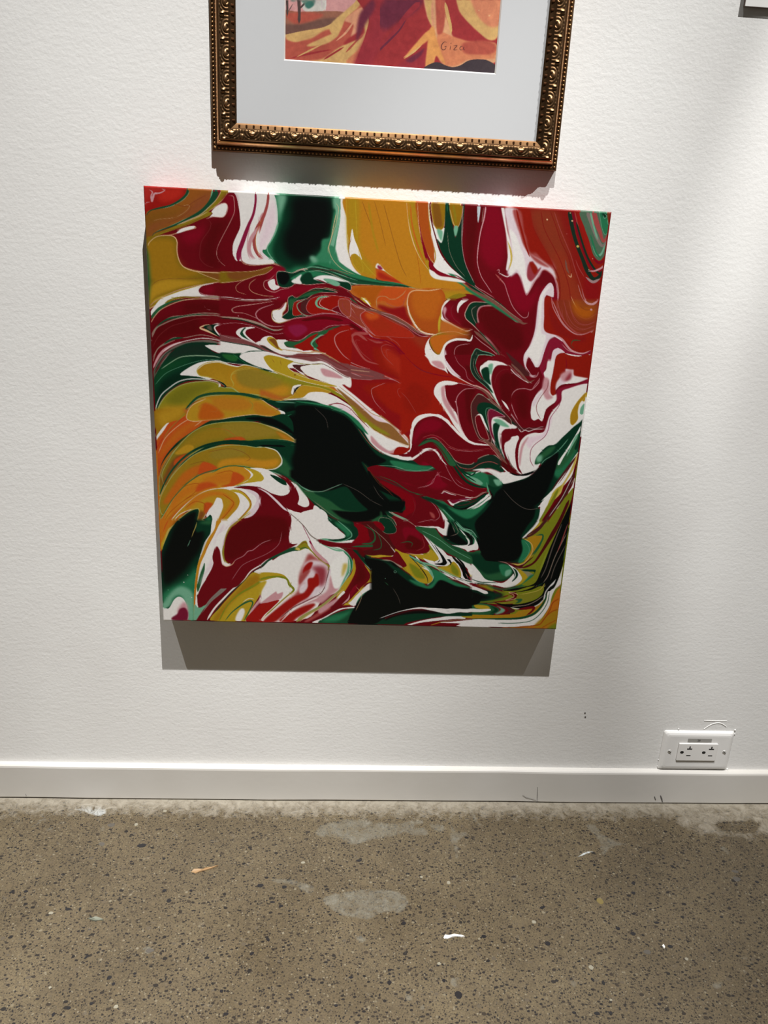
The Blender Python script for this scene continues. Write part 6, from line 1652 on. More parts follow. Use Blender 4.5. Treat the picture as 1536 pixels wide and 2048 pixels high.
F or2/3 640,95 705,95 705,150 715,250 735,330 745,400 720,400 690,350 665,250 650,180
S or 3:4:3 610,110 620,220 650,330 690,430
S cr 1.3 590,95 600,200 625,310 660,390 710,460
S cr 1.2 648,95 655,210 680,320 720,410
S m2 1:2:4:4:3:2 655,200 670,280 700,380 740,450 800,480 870,500 940,540
S w 2:2 705,95 710,180 725,260
F w/1 715,170 730,210 745,235 770,245 785,240 780,300 770,320 755,290 765,340 800,410 860,460 910,510 850,480 780,460 740,410 735,330 720,250
F w/1 710,450 740,470 780,490 860,500 900,520 800,510 740,500 715,480
S m0 2:3:3:4:4:3 712,100 720,190 740,270 770,360 820,430 900,500
S y3 2:3 735,330 742,380 738,410
F y6|cr,1.2 722,95 795,98 793,170 785,230 765,245 745,235 730,200
F br/4 730,100 760,100 778,220 745,225 735,180
F y6|cr,1.2 815,100 880,105 880,170 865,220 850,230 835,200 825,160
S ol/2 5 835,105 845,160 850,210
F g1/1 797,95 813,97 820,160 832,210 850,290 868,230 884,160 888,105 898,105 885,240 885,330 900,420 952,530 930,530 860,470 800,400 765,330 750,290 775,310 790,240 793,170
S gm 2 803,98 805,150
F gl/3 750,240 780,250 775,300 765,290
F gl/2 840,225 862,225 850,275
S gr 1 805,250 815,350 850,430 900,490
S pk 1.5 890,105 882,220 882,320 900,420 945,520
F g2/2 60,460 110,430 160,440 240,460 330,480 430,505 540,530 620,545 540,540 430,535 330,530 250,540 200,520 100,500 0,520
F gm/2 200,400 230,410 300,460 380,495 480,520 560,535 440,520 330,500 240,470 190,440
F gl/2 210,70 235,70 240,100 235,200 215,300 205,340 185,340 195,300 220,200
F glm/3 185,330 212,340 240,420 300,460 240,450 180,400
S cr/1 1:1.5:1.5:1 215,100 232,130 215,220 185,310 180,345 200,400 250,450 320,480
S gl/1 1.5:2 240,80 238,180 220,290 212,370
S w/1 2:3:2:1 100,510 140,500 200,510 270,520 340,530
S gl/1 2:3:2 30,470 80,440 160,450 240,480 330,510
S g1 2:2:2 60,455 140,450 240,475 340,510 460,525 600,545
S rs 1:1.5:1 180,450 230,460 300,480
F m2/2 230,535 280,540 300,560 262,560
F m/2 0,540 60,525 140,525 220,540 280,570 330,620 400,660 340,640 260,600 160,590 80,580 0,600
S g3 2:3:4:3 0,600 40,570 100,555 180,555 250,580 330,630
S cr 1 0,560 60,545 140,545 220,560
S gr 1.3 20,590 80,570 150,570 240,600 330,650 420,690
F rr3 40,600 100,580 160,590 240,600 200,620 230,680 200,690 100,690 30,680
F rd5 60,620 110,590 180,590 160,620 130,620 120,640 150,660 60,690 30,660
F m3g/1 10,620 40,590 80,590 50,630 40,680 10,650
S gl/1 2:3:2 60,590 25,600 10,630 30,680 70,695
S gl/1 3:5:3 170,592 125,605 120,635 160,660 210,675
F rd5 145,620 175,600 225,605 225,650 240,680 190,665 160,650
F br5|pk,1 225,625 240,608 275,612 320,650 370,665 345,690 350,720 375,760 330,740 270,700 235,660
S rk 1.5 240,620 290,650 300,680 350,720
S rs 1.5:1.5 245,640 280,680 330,720
S pk 1 255,625 300,660 320,690
@590,660,2.644
F rr3/1 100,60 200,20 330,20 420,70 500,80 600,150 700,220 860,260 940,290 870,280 780,270 730,320 760,400 840,490 760,450 680,440 620,480 600,560 540,520 440,440 300,340 220,265 310,262 400,262 500,262 560,270 420,220 330,190 250,150 190,110
F rr/10 420,90 560,180 680,240 720,320 680,420 600,460 480,400 360,300 560,270 440,200
F rr5/14 460,90 560,150 640,250 600,350 500,330 560,260 480,180
F rd7/8 420,300 560,300 660,400 600,450 500,420
S m2/1 1:2:2.5:2.5:2:1 400,60 480,70 520,90 580,150 660,210 750,235 860,250
S m3/1 2 600,160 680,220 760,240
S rs/2 5:6:4:3 380,60 330,25 300,40 320,90 370,160 440,185
S rs/1 1:1.5:1 350,60 320,60 350,120 410,170
S rs/1 1.5:2:1.5 520,90 480,80 455,95 470,140 520,190
S rs/1 1 510,110 480,110 490,150
S m0/1 2 200,60 220,120 260,160 320,190
S lpk 1:2:3:3:2:1 290,5 230,5 205,50 220,110 260,155 330,190 400,210
S pk 1:1.5:1 480,280 430,300 402,320 420,380 480,445
S rs/1 1.3 600,320 550,310 540,330 570,380 640,440
S pk 1.5:1.5:1 300,260 400,265 440,255 530,270 610,325
F pm/2 0,135 60,130 130,145 200,190 300,215 400,240 500,258 420,265 330,262 250,245 180,215 120,185 60,190 0,175
S pk/1 1.5:2:2 150,150 220,195 300,230 350,250
S rs/1 2 230,210 330,235 420,250
S cr/1 1.5 0,115 60,110 130,125 190,160 260,205 400,225
F w/1 220,265 300,262 240,280 330,360 440,450 520,510 580,560 600,610 590,625 540,600 470,560 400,500 330,430 250,350 180,280 130,240 60,215 30,200 50,190 120,190 180,215
F wp/3 320,370 420,450 520,510 590,570 590,600 500,560 400,470 310,390
F pk/4 120,200 180,210 240,260 170,240
F br7/2 220,310 300,370 370,430 430,480 500,500 560,560 600,610 540,590 470,560 400,510 340,450 270,370
F lol/5 300,400 400,490 480,540 500,560 420,530 330,460
S tan/1 1.5:2:1.5 230,300 320,370 400,440 470,470 540,530 600,590
S cr 1:1.5:1.5 330,460 400,520 470,560 600,620
F w/2 370,490 420,540 480,570 550,600 530,640 480,650 430,620 390,580 370,540
F pk/3 400,560 450,610 500,640 540,620 520,650 460,650 410,610
F rd5 540,620 590,625 600,635 570,655 520,655
F w/1 360,520 400,590 460,640 540,665 600,670 640,660 600,690 520,690 460,670 400,630 340,560 300,500 250,450 190,420 200,395 260,400 320,440
S m2 1:2:1.5 170,400 220,390 280,410 330,460 390,520
F wp/3 220,400 270,410 340,480 380,540 330,500 270,440
F g1/1 0,375 100,380 200,420 300,460 350,520 400,600 460,650 540,680 620,690 660,715 740,715 770,740 740,745 700,740 600,745 520,730 430,720 380,735 420,830 560,900 575,952 470,952 400,860 300,700 200,500 0,420
F gm/2 180,400 260,430 330,480 370,530 385,555 340,520 270,450 200,420
S gm/1 2:4:3:2 0,380 120,395 220,420 300,470 360,530
F gm/3 500,690 580,700 660,715 740,725 690,745 600,745 530,725
S gl/1 1:2:2:1.5 420,715 520,720 600,742 690,740 740,720 770,742
S rs/1 1:2:2 330,520 400,610 470,660
F g3/3 0,800 60,850 190,850 250,815 300,870 360,952 200,952 120,920 60,880
F g1/4 100,855 250,820 330,900 380,952 260,952 180,900
F k/4 60,400 200,430 290,480 370,590 430,660 480,690 430,715 400,730 350,700 430,830 520,920 560,952 400,952 330,900 270,830 190,848 130,853 60,840 0,795 0,420
S w 3:5:6:6:5 605,600 612,560 615,500 640,465 690,450 750,450 790,470
S w 4:3:3:4 790,470 850,540 900,580 952,600
F m 380,735 430,715 520,735 600,748 700,745 745,740 735,780 640,830 600,830 560,800 760,860 900,880 780,900 700,880 600,850 520,800 470,760
F m/1 590,650 620,640 640,600 615,600 640,500 700,470 780,480 850,560 952,620 952,700 860,640 780,600 720,580 660,600 700,590 800,700 860,800 950,840 952,860 860,840 780,800 750,745 690,700 640,690
F m2/6 640,520 720,470 790,500 780,580 700,560 650,590
S g1/1 2:4:4:3 650,610 700,575 760,600 820,670 880,750 952,800
S gr/1 1.5 690,575 740,570 800,630 850,700
S w 2:3.5:4:2.5:1.5 540,680 600,685 640,665 690,635 740,635 780,690
S pk 1.2 780,690 820,770 860,820 940,850
S pk 1.2:1.2 660,575 720,545 780,570 830,620 890,635 952,630
S pk 1 770,745 740,770 720,810 640,835
S pk 1 740,765 780,775 830,800
S g3 1:2:2:1 440,770 520,800 600,850 680,870
S gry2/1 1:1.5:1 40,850 100,855 160,850 240,812
S gl/1 1.3 0,800 60,845 130,855 190,835 250,812
S gry2/1 1 250,812 330,850 400,900 460,930
S br3 1 360,705 440,800 520,880
S gry2/1 1 410,820 440,870 470,900
S gry2/1 .8 100,410 160,470 175,530
@440,520,3.6615
F m 20,60 340,40 420,60 470,90 520,120 700,200 880,240 952,290 900,480 760,520 640,560 560,600 480,590 300,600 200,640 0,580 0,180
F m2/8 400,50 480,90 460,200 500,210 600,200 780,200 700,220 540,270 480,300 420,300 360,240 340,160
F y1/1 0,100 120,100 260,90 360,60 390,62 330,110 250,130 180,155 120,165 0,180
F br4/6 60,105 250,95 370,65 320,108 240,128 150,158 80,150
S cr 1.5 0,178 120,168 200,150 270,125 340,108 400,62
S cr 1 0,100 130,98 260,90 380,58
F w/1 165,0 370,0 400,35 300,48 200,40
S cr 1.3 150,0 180,40 260,50 380,38 440,55
F w 355,170 400,150 410,190 440,205 420,225 390,230 365,210
S pp 1:1.5:2:1.5:1 410,110 370,150 330,165 322,195 340,225 400,245 450,225 520,215
F g1|pp,1.2 415,130 425,95 470,92 530,105 600,82 640,95 700,88 760,95 840,120 952,180 952,230 860,190 780,180 700,185 640,190 560,180 520,205 470,212 430,195
F k/4 420,120 450,100 500,110 510,150 480,190 440,180
F gm/3 520,150 560,120 620,95 700,90 800,120 700,130 600,160
F w/2 525,165 560,140 600,115 590,150 600,185 545,180
F g1/3 590,150 620,110 660,100 680,140 640,175 605,170
F w/2 685,145 740,122 820,125 900,150 952,170 880,165 800,150 760,150 790,175 720,160
S m 2:3:2 700,148 750,165 800,190
F gl/2 760,150 820,150 880,180 860,200 820,190
S m3g 1.5:2:2 640,70 760,80 860,95 952,140
S pp 1 530,105 590,80 650,72
S gl 1 640,95 740,90 840,125 952,180
S w 2:2.5:2 0,280 80,285 180,300 280,300 380,295 440,280
S gr 1.5 0,288 120,305 260,310 380,305
S cr 1 200,148 150,175 120,205 130,240 200,265
S cr 1.2:1.5:1 270,145 225,180 218,220 250,250 330,272 400,275
S pp 1:2:1.2:1 400,310 240,335 130,350 90,370 100,392 180,400 280,440 330,470
S gr 2 100,360 92,376 105,390
S pk 1:3:3:1 400,330 300,365 265,400 280,440 340,480 400,495 480,490
S gr 3:4:5:4:2 0,425 120,435 220,455 300,480 370,515 420,522 470,510
S g1 2:3:2 0,435 160,450 300,495 400,530
S pk 1.2 0,480 120,470 240,490 330,525 400,550 480,540
D pk 3 138,420
F w/1|yc,1.2 380,410 390,380 440,365 470,330 490,320 480,370 460,400 470,440 520,445 480,460 430,470 390,450
S mg/1 3:3:1 480,320 450,360 420,380
S m3g 1.5 385,390 390,430 410,450
F g1|pp,1.2 500,290 530,270 560,285 620,250 700,215 800,225 860,245 780,245 700,250 640,290 600,300 560,310 545,350 535,410 600,410 640,420 560,430 500,445 455,430 470,410 500,380
F g3/2 510,300 560,290 660,245 760,235 660,270 560,300 520,380
S br3 1.5 560,290 640,240 740,225
F rd5|gr,1 545,320 600,310 565,330 570,370 600,405 535,410
F m3g/2 600,320 660,290 720,270 650,330 630,370 660,400 600,390
S gl 1.2:2:1.5 640,290 580,320 565,345 590,390 640,415 700,410
F rd5|pk,1 670,290 760,265 860,270 952,290 952,340 900,330 820,370 860,400 760,395 680,405 640,380 635,340
S gl 2:4:5:3:2 800,270 730,285 705,320 720,350 800,375
S w 1:1.5:1 820,272 750,290 730,330 770,360 860,390 900,410
F br5|pk,1.2 870,300 900,290 952,310 952,420 900,400 870,350
S rk 1.5 900,310 900,350 952,400
S pk 1.5:2:1.5 480,455 560,435 640,425 720,405 800,400 880,410 952,440
F m2/8 480,470 640,430 800,410 952,450 952,480 860,480 740,520 620,560 560,590 480,560
F mg/5 500,500 600,480 640,520 560,570
S m0/2 5:7:6 600,450 760,430 900,450
S pk 1:1.5:1.5:1 500,590 580,595 640,560 680,535 740,525 800,490 900,482 952,480
F g3/1 460,615 490,600 560,605 620,580 660,550 760,530 820,500 880,490 740,550 700,600 720,640 660,650 650,620 600,625 500,640
F rd5 545,640 600,610 660,570 720,545 680,590 660,620 690,655 620,670
S gl/1 2:4:2 740,560 690,590 670,620 690,650
S m0 2 760,560 710,600 730,640
F rd5 720,620 740,590 780,560 840,520 952,500 952,780 860,740 780,680 730,660
S lpk 1:2:3:2.5:1.5 952,515 880,535 840,570 850,630 900,700 952,740
F w/1 0,590 100,600 200,625 300,650 420,700 500,712 600,720 700,745 760,745 840,780 952,860 952,940 860,880 780,830 600,780 480,740 340,700 160,690 0,690
F w 120,545 150,510 220,500 260,505 200,520 190,550 230,590 300,640 250,625 170,590
F g2 150,545 175,510 195,505 170,540 200,580 225,600 165,570
F pm/1 0,560 100,570 200,600 280,630 360,670 430,695 500,705 600,700 680,690 740,690 820,730 900,760 952,775 952,860 880,830 800,770 740,745 680,750 600,735 500,720 400,700 300,660 200,630 100,615 0,600
S kg 2:3:3:2 0,600 120,620 240,640 340,680 440,715 520,720
S pk 1 0,555 80,580 180,590 280,620
S m3 3 540,710 640,710 740,700 820,740 952,810
S pk/1 1.5 700,720 780,750 860,800 940,820
F w 300,610 320,575 370,565 400,580 420,595 460,595 500,600 470,615 500,650 600,670 700,680 780,690 700,695 600,690 500,690 430,690 350,650
F yb2 345,590 365,570 410,590 430,640 460,670 420,660 370,625
F br4/2 360,590 400,585 420,620 430,660 380,610
S tan 1.5:2.5:3:2 440,660 520,670 640,685 720,680 800,710 880,760
F g1/1 0,690 80,690 150,700 220,675 320,675 220,690 160,710 150,730 200,760 280,790 380,820 340,820 200,775 80,765 0,740
F gb/4 20,700 130,710 120,750 60,740
F w 145,715 200,685 330,678 420,700 560,750 700,780 640,800 500,800 460,820 400,820 300,795 200,755
S gm 1.5 90,690 140,730 200,770
F yb2|w,1 320,725 350,703 420,712 500,735 540,750 500,775 500,795 560,840 640,870 760,900 860,930 760,925 600,890 440,835 370,800
S br4 1 380,730 400,760
S br4 1 440,740 450,780
D br4 4 550,848
F m3g|w,1 530,775 600,772 680,770 600,785 590,800 620,835 570,815
F w 590,795 640,780 720,775 760,780 820,800 880,850 940,900 860,920 760,895 640,850
F pk/3 740,800 820,820 900,870 820,865 760,850
S m3g 1:1.5:1.5 600,775 740,765 820,800 900,850 952,870
S lol 1.5 500,745 600,765 700,770 760,762
S lm 1.2 240,800 140,815 90,840 85,880 105,930
S w 1.2:1.5 0,752 120,768 200,778 320,805
@800,710,4.327
F rd7/3 0,0 200,0 260,100 400,160 640,260 480,230 300,260 290,330 370,460 300,520 140,540 90,640 0,680
F rr/10 100,240 260,340 240,460 100,500 20,420
S m2/1 1:2:3:3:2 30,0 100,70 200,140 330,175 470,195
S m3/1 1.5 100,80 180,135 280,165
S rs/1 1.2 0,320 60,380 140,510
F w/1 215,0 370,0 385,60 392,135 340,120 270,90 240,40
F pk/3 270,60 350,60 385,120 320,110
S pk 1.5 385,135 340,122 270,92
S w 2:3:3:2:1.5 372,0 385,80 440,150 500,195 600,250 700,290
F wm/2 380,0 420,70 470,130 530,195 480,170 420,120 385,60
F m 390,0 600,0 610,120 660,200 720,260 600,240 520,190 440,110
F m0/5 560,100 620,110 700,230 640,230
S pk 1 465,0 500,70 560,130 580,200 640,240
F m 385,270 460,250 560,250 640,270 720,320 660,340 620,420 620,560 680,720 600,740 540,660 490,520 430,420 390,350
F m0/8 560,300 650,300 610,400 620,600 580,560 560,400
F w 290,310 320,250 380,225 440,228 500,245 450,262 385,265 388,300 400,380 440,460 480,500 490,540 550,680 600,750 540,700 470,620 400,500 330,400 295,350
F pk/4 350,290 385,270 385,350 440,460 500,600 430,510 370,410
S pk 1.5:1.5 500,245 580,260 640,280 720,310
S pk 1.5:2:2.5:3:2 650,290 560,295 500,345 480,400 490,460 510,600 560,700
D pk 4 478,405
S brg 3:4:5:4:2 640,265 740,330 800,410 880,490 952,570
S pp 1.2 620,265 700,285 780,350 860,450 952,560
F w 95,640 105,580 150,530 220,510 300,512 360,530 450,620 540,700 620,755 700,768 760,775 640,775 560,740 460,650 380,570 300,532 220,535 150,570 110,640 95,740 85,790 95,720
F m 95,800 115,640 160,575 230,542 300,536 370,575 460,665 560,750 660,785 780,785 860,850 780,860 700,840 600,825 480,815 400,780 320,700 220,700 150,760 80,860 60,870
F m2/8 120,680 200,570 300,560 360,600 300,660 180,680 120,780
S rs 1:1.5:1.5:1.2:1.2:1 190,715 270,690 350,720 430,790 560,825 680,815 780,810 880,880
S pk 1 400,790 480,820 600,832 720,820
F g3/2 150,790 210,745 290,730 360,780 430,870 480,950 420,950 340,820 270,755 210,770
S m0 2 160,810 230,760 290,760 360,830 420,930
S w 1.5:3:3.5:3:2 0,890 90,905 150,870 200,820 260,810 310,840 350,900 400,952
F w/1 690,110 710,85 740,60 800,50 880,65 952,110 900,90 830,95 795,150 780,230 800,330 860,440 790,330 770,270 720,210 700,170
F g1/2 700,130 740,105 770,120 770,200 780,260 720,210 705,170
F gl/3 760,90 800,80 785,170 770,150
F kg|gl,1.2 620,0 670,0 650,60 660,130 700,200 760,260 800,330 720,260 640,190 605,110
S gr 1 640,20 630,80 650,150 700,220
F m 860,0 952,60 952,90 870,60 760,40 690,80 680,120 720,220 670,150 660,60
F m 800,150 830,100 900,90 952,110 952,540 880,460 820,340 790,250
F m0/8 860,200 952,160 952,400 880,400
S m3 1.2 952,120 880,130 830,180 810,260
S w 2:5:3 870,385 900,420 940,480
F m3g|gr,1.3 610,430 640,370 670,340 720,355 800,420 900,500 952,560 952,600 860,540 800,620 780,760 740,740 680,720 640,640 615,540
F g1/2 660,470 680,420 740,410 820,440 900,520 840,500 760,470 745,560 770,680 720,600 690,520
S gl 1.2:1.5 800,460 745,460 735,510 770,650
F m|pp,1.2 645,540 680,520 710,570 750,680 760,730 700,715 665,650
S w 1:5:4:2 650,520 690,515 720,580 760,660
F mg3|pk,1.5 755,490 780,465 840,490 900,530 830,530 790,560 790,650 830,760 780,690 760,580
F w/1 785,580 800,540 850,538 900,570 952,600 952,640 900,640 865,690 870,780 900,900 840,800 800,680
F g1/2 800,600 850,580 860,600 840,680 860,800 910,920 850,820 810,720
F gl/4 800,560 860,555 940,620 870,610
F m/1 870,690 900,650 952,640 952,720 900,760 890,800 920,900 880,820
S brg 3:5:6:4 700,710 780,770 850,860 920,940
S pp 1.3 660,730 740,760 800,820 880,920
@640,1000,3.173
F k/2 280,370 380,380 430,395 480,430 540,500 620,540 680,550 740,500 840,530 952,560 952,640 952,680 820,680 640,672 540,690 420,730 340,780 180,775 240,640 330,560 440,545 380,500 320,440
F g1/3 380,378 440,400 500,440 580,510 640,535 600,540 500,470 420,400
F gm/3 560,500 640,520 680,540 720,500 700,440 760,450 840,510 952,550 860,540 760,500 700,555 620,540
F m1/1 240,160 330,140 420,200 470,280 470,340 430,350 300,345 270,320 330,300 310,230
F rd8/1 230,150 290,170 305,240 260,270 200,270 240,220
F m/1 400,120 480,160 580,160 640,200 690,300 680,325 620,335 540,325 470,290 440,240
F m2/5 520,180 600,180 640,250 560,280
F m0/5 560,220 640,260 620,310 540,300
S g3 1:3:4:3 270,160 330,190 345,240 320,270 260,275
S g3 1:2:3:2 340,170 380,250 380,300 330,315
S gr 1:1.5:1 290,150 400,240 460,310 470,340
S g3 1:2:3:2:1 500,270 550,260 580,270 570,300
S rs 1 640,220 655,290 600,320
S w 1.5:2.5:2.5 440,290 470,325 470,345 440,355
F yb 320,355 380,345 450,355 400,358 340,365
F yb2 470,310 520,330 600,345 680,335 700,310 740,350 745,375 700,380 620,355 560,345 600,390 660,440 710,490 680,525 620,510 560,460 530,420
F m 300,360 380,362 450,360 480,320 520,370 545,410 530,420 480,385 400,372
F lol3/3 560,400 620,430 660,490 600,480
S k 1:2:3:1.5 560,350 620,410 670,480 680,525
S gl/1 1:2:4:3 560,345 640,390 700,450 710,490
S w 1:3:4:4:3:2 640,200 690,270 740,340 760,375 740,395 690,385
F k 720,280 760,330 800,380 800,405 760,410 720,400 770,390 760,350
F w 740,290 820,370 830,390 870,400 900,470 890,490 860,400 840,380 800,370 820,400 760,415 700,400 780,410 800,390
F yb2 760,430 810,425 840,385 880,430 885,485 830,470
F lol3/3 830,400 870,440 870,475 830,450
S gl 1:2:2 700,400 800,450 900,500 952,530
S w 1.5:2:3:3 760,440 840,480 900,500 952,530
S k 2:4:5:3 850,350 900,400 920,450 952,490
F g3/2 600,170 720,175 760,230 860,310 952,350 952,400 860,360 740,290 680,240
S gl 1.5 640,190 740,240 840,310 952,370
S w 1:2:3:5:7:5 600,160 680,168 740,170 770,185 800,190 790,140
F k/3 820,140 850,200 930,270 900,280 850,270 800,230
S g3 2:2 800,100 850,170 950,250
S gr 1.2 840,130 870,200 820,225
S w 1:2:2 952,260 930,280 860,285
F k/2 530,0 520,60 480,70 420,30 400,0
F g1|gr,1 380,110 440,120 480,180 470,205 420,210 390,190 405,170 370,140
F rd8/1 340,140 380,140 405,175 395,195 350,160
D gl 6 472,451
D k 4.2 472,451
D gl 2 410,493
S gry2/1 1 455,550 490,610 505,660
S w 1:1.5:3:4:4 370,745 500,700 620,680 760,685 860,695 952,690
S cr 1 220,540 260,600 220,700
'''
SKETCH='''
@400,0,4.042
F a1 600,-1300 3000,-1300 3000,600 600,600
F a13 1900,-1300 2500,-1300 2500,500 1900,500
F a11/20 640,-900 1000,-1100 1300,-900 1400,-500 1100,-300 700,-350
F a5/30 1300,-1200 1900,-1100 2000,-600 1700,-300 1400,-500
F a6/40 1500,-300 2100,-400 2400,0 2200,300 1600,200
F a1 690,-60 1150,-60 1150,110 690,110
F a14 840,-60 1000,-60 1000,85 840,85
S w 4 1018,-60 1010,85
S wm 3 985,-60 985,85
F a2 600,85 800,95 1000,90 1150,95 1200,130 1100,230 690,300 600,300
F a3/6 600,200 800,195 1000,150 1120,150 1050,210 900,240 760,280 600,310
F a4/6 700,110 900,100 1000,120 900,170 760,190
S a12 9:7:6:7 795,-40 800,40 802,110 800,185
S a12 5:3 805,70 860,10 900,-20
S a12 7:5:4 700,-40 705,60 705,130
S a12 3:2 715,90 750,30
F a11/5 720,-60 900,-60 930,20 880,60 840,30 800,0 740,10
F a15/3 860,20 900,10 920,40 880,70 850,50
F a5 600,330 760,265 980,225 1080,180 1150,120 1250,20 1300,-60 1500,-60 1500,600 600,600
F a4/5 600,330 680,300 780,330 900,310 1000,250 1100,220 1150,160 1280,60 1320,-20 1320,120 1280,260 1200,340 1100,400 1000,470 900,490 600,490
F a5/3 700,300 800,260 980,235 880,300 780,340 700,320
F a5/4 860,370 960,320 1080,270 1110,290 1050,340 960,370
F a5/4 1050,250 1060,190 1160,100 1260,20 1270,60 1180,150 1140,240 1100,300
F a16/4 1170,160 1300,60 1330,120 1290,240 1220,300 1240,200
F a9/5 1200,310 1300,240 1310,180 1330,260 1250,360 1160,360
F a5/3 1030,490 1100,410 1200,350 1320,310 1330,360 1240,430 1180,500
F a13/3 1180,500 1280,400 1340,330 1350,400 1280,500
F a4/3 720,440 800,360 860,330 840,400 760,480
S a9/1 3:5:3 730,470 900,430 1060,400
S a5/1 2:4:2 780,460 900,400 1000,350
S a16/1 3:5:3 1100,330 1180,260 1250,160
S a4/1 5:3 1180,420 1330,260
S a9/1 4 1000,480 1160,380
@760,0,3.84
F a9 -200,-60 -160,-500 500,-500 800,-300 1000,-60 1000,700 -250,700 -210,540 -160,400 -110,260 -90,130
F a7/12 -220,560 -160,380 -80,200 -60,-60 200,-60 100,200 0,380 -100,540
F a8/14 0,60 120,-60 340,-60 300,60 160,160 60,230 0,200
F a9/14 60,240 300,120 360,200 320,300 200,420 60,460 0,400
F a8/8 -160,120 -60,0 -40,60 -120,200 -180,320
S a7/2 12:8:14 -60,400 60,300 200,120 300,20
S a8/1 3:5:3 -100,500 0,380 140,240 200,150
S a16/1 3:4 180,440 300,360 340,290
S a5 3:7:3 185,450 260,390 330,330
F a7/4 140,500 260,420 360,370 380,430 330,520 160,520
F a8/5 200,460 300,400 340,370 310,430 240,480
F a6/3 340,-60 480,-60 500,100 540,220 560,280 640,360 880,330 900,470 700,500 540,520 470,480 430,420 400,520 360,510 380,400 420,300 400,200 360,120
F a13/4 450,250 560,280 700,320 880,330 880,430 700,440 600,500 500,500 440,400
F a4/4 430,-60 490,-60 500,120 480,250 440,260 430,100
F a9/5 520,-60 600,-60 620,100 700,200 800,300 780,320 640,280 560,220 530,100
F a5/3 340,-60 400,-60 390,100 400,200 370,140
S a5 6:8:7:5 500,20 520,120 540,200 545,260
S a16 4:5 400,20 405,240
F a17/3 360,380 380,230 410,200 430,280 470,400 500,490 470,470 430,430 400,520 350,520
F a17/3 350,250 390,230 380,300 240,400 180,450 260,350
F a5/4 600,-60 900,-60 930,200 890,300 820,300 740,220 640,130 600,60
F a18/6 700,-60 920,-60 920,180 860,210 780,160 720,60
F a5/3 620,60 700,110 800,200 880,280 840,300 760,250 660,150
D a6 5 840,120
D a6 4 760,80
F a4/6 640,330 800,310 880,340 880,400 760,430 640,400
F a13/5 560,450 700,420 880,430 880,450 700,460
F a10 330,530 400,485 450,478 500,500 560,515 620,500 680,465 760,455 830,465 900,520 900,640 300,640
S a19 2.2 512,325 492,322 474,342 470,368 484,382 502,374 508,358
S a19 2 494,358 512,357
S a19 2 541,350 537,382
D a19 2.2 545,332
S a19 2 560,352 590,350 566,381 598,380
S a19 2 642,358 622,356 612,370 620,383 638,376
S a19 2 645,356 640,374 652,384
'''
FLOOR_MARKS='''
@0,1500,2
F p/10 1280,300 1400,270 1536,290 1700,280 1600,340 1500,360 1400,380 1340,350 1260,345
F p/8 1290,590 1420,560 1536,555 1600,570 1640,600 1620,640 1600,655 1536,650 1480,680 1400,670 1340,650
F p/8 1060,520 1160,515 1260,545 1240,580 1180,550
F p5/10 40,280 240,260 320,290 200,330 60,310
F q/6 290,235 340,205 400,215 430,245 405,265 375,262 340,250
S q 3:5 300,225 350,235
S q 3:5 350,205 380,225
F p5/8 700,255 760,240 780,270 730,290
F p5/8 370,310 440,290 430,330 390,340
F p/8 395,365 420,370 415,390 395,385
F r/26 -40,195 400,195 900,215 1600,215 1600,235 1200,240 900,235 400,222 -40,225
F r/26 1000,215 1500,215 1500,250 1200,255 1000,240
F p/8 1420,745 1450,740 1470,755 1450,775 1425,765
D p 22 590,800
F p5/8 1000,470 1030,465 1030,485 1010,485
F p5/8 350,550 400,560 380,590 360,580
@768,1500,2
F r/26 -40,215 500,222 1536,228 1700,240 1600,300 1400,290 1200,255 900,240 -40,240
F r/26 1150,230 1536,240 1600,330 1300,340 1180,290
F p/8 255,265 275,290 290,325 330,325 345,345 305,355 300,400 298,445 285,430 275,390 258,355 265,320
F p/8 80,310 160,310 180,340 100,345
F p/8 180,290 240,300 230,330 190,320
F p/8 340,250 360,240 380,290 400,295 380,305 355,280
F p/8 800,300 840,295 870,330 900,350 960,370 1000,380 940,385 900,400 880,430 860,400 860,370 830,330
S q/1 3:5:2 770,430 810,410 850,402
F p/8 1340,390 1365,385 1385,410 1380,425 1355,405
F p5/14 430,510 620,505 600,540 440,535
F p/8 265,915 300,905 310,930 290,950 270,945
F p/8 740,920 770,925 775,945 755,950
F p/8 1310,930 1350,925 1355,950 1320,955
F p5/10 1400,820 1470,830 1480,880 1420,890
F p/8 80,970 110,980 120,1000 90,1005
F p5/8 230,990 260,1000 250,1030 235,1020
F p/8 140,1020 165,1015 160,1040 145,1040
F p/8 1370,290 1390,300 1380,320
F p5/10 1330,290 1500,290 1480,330 1350,320
'''
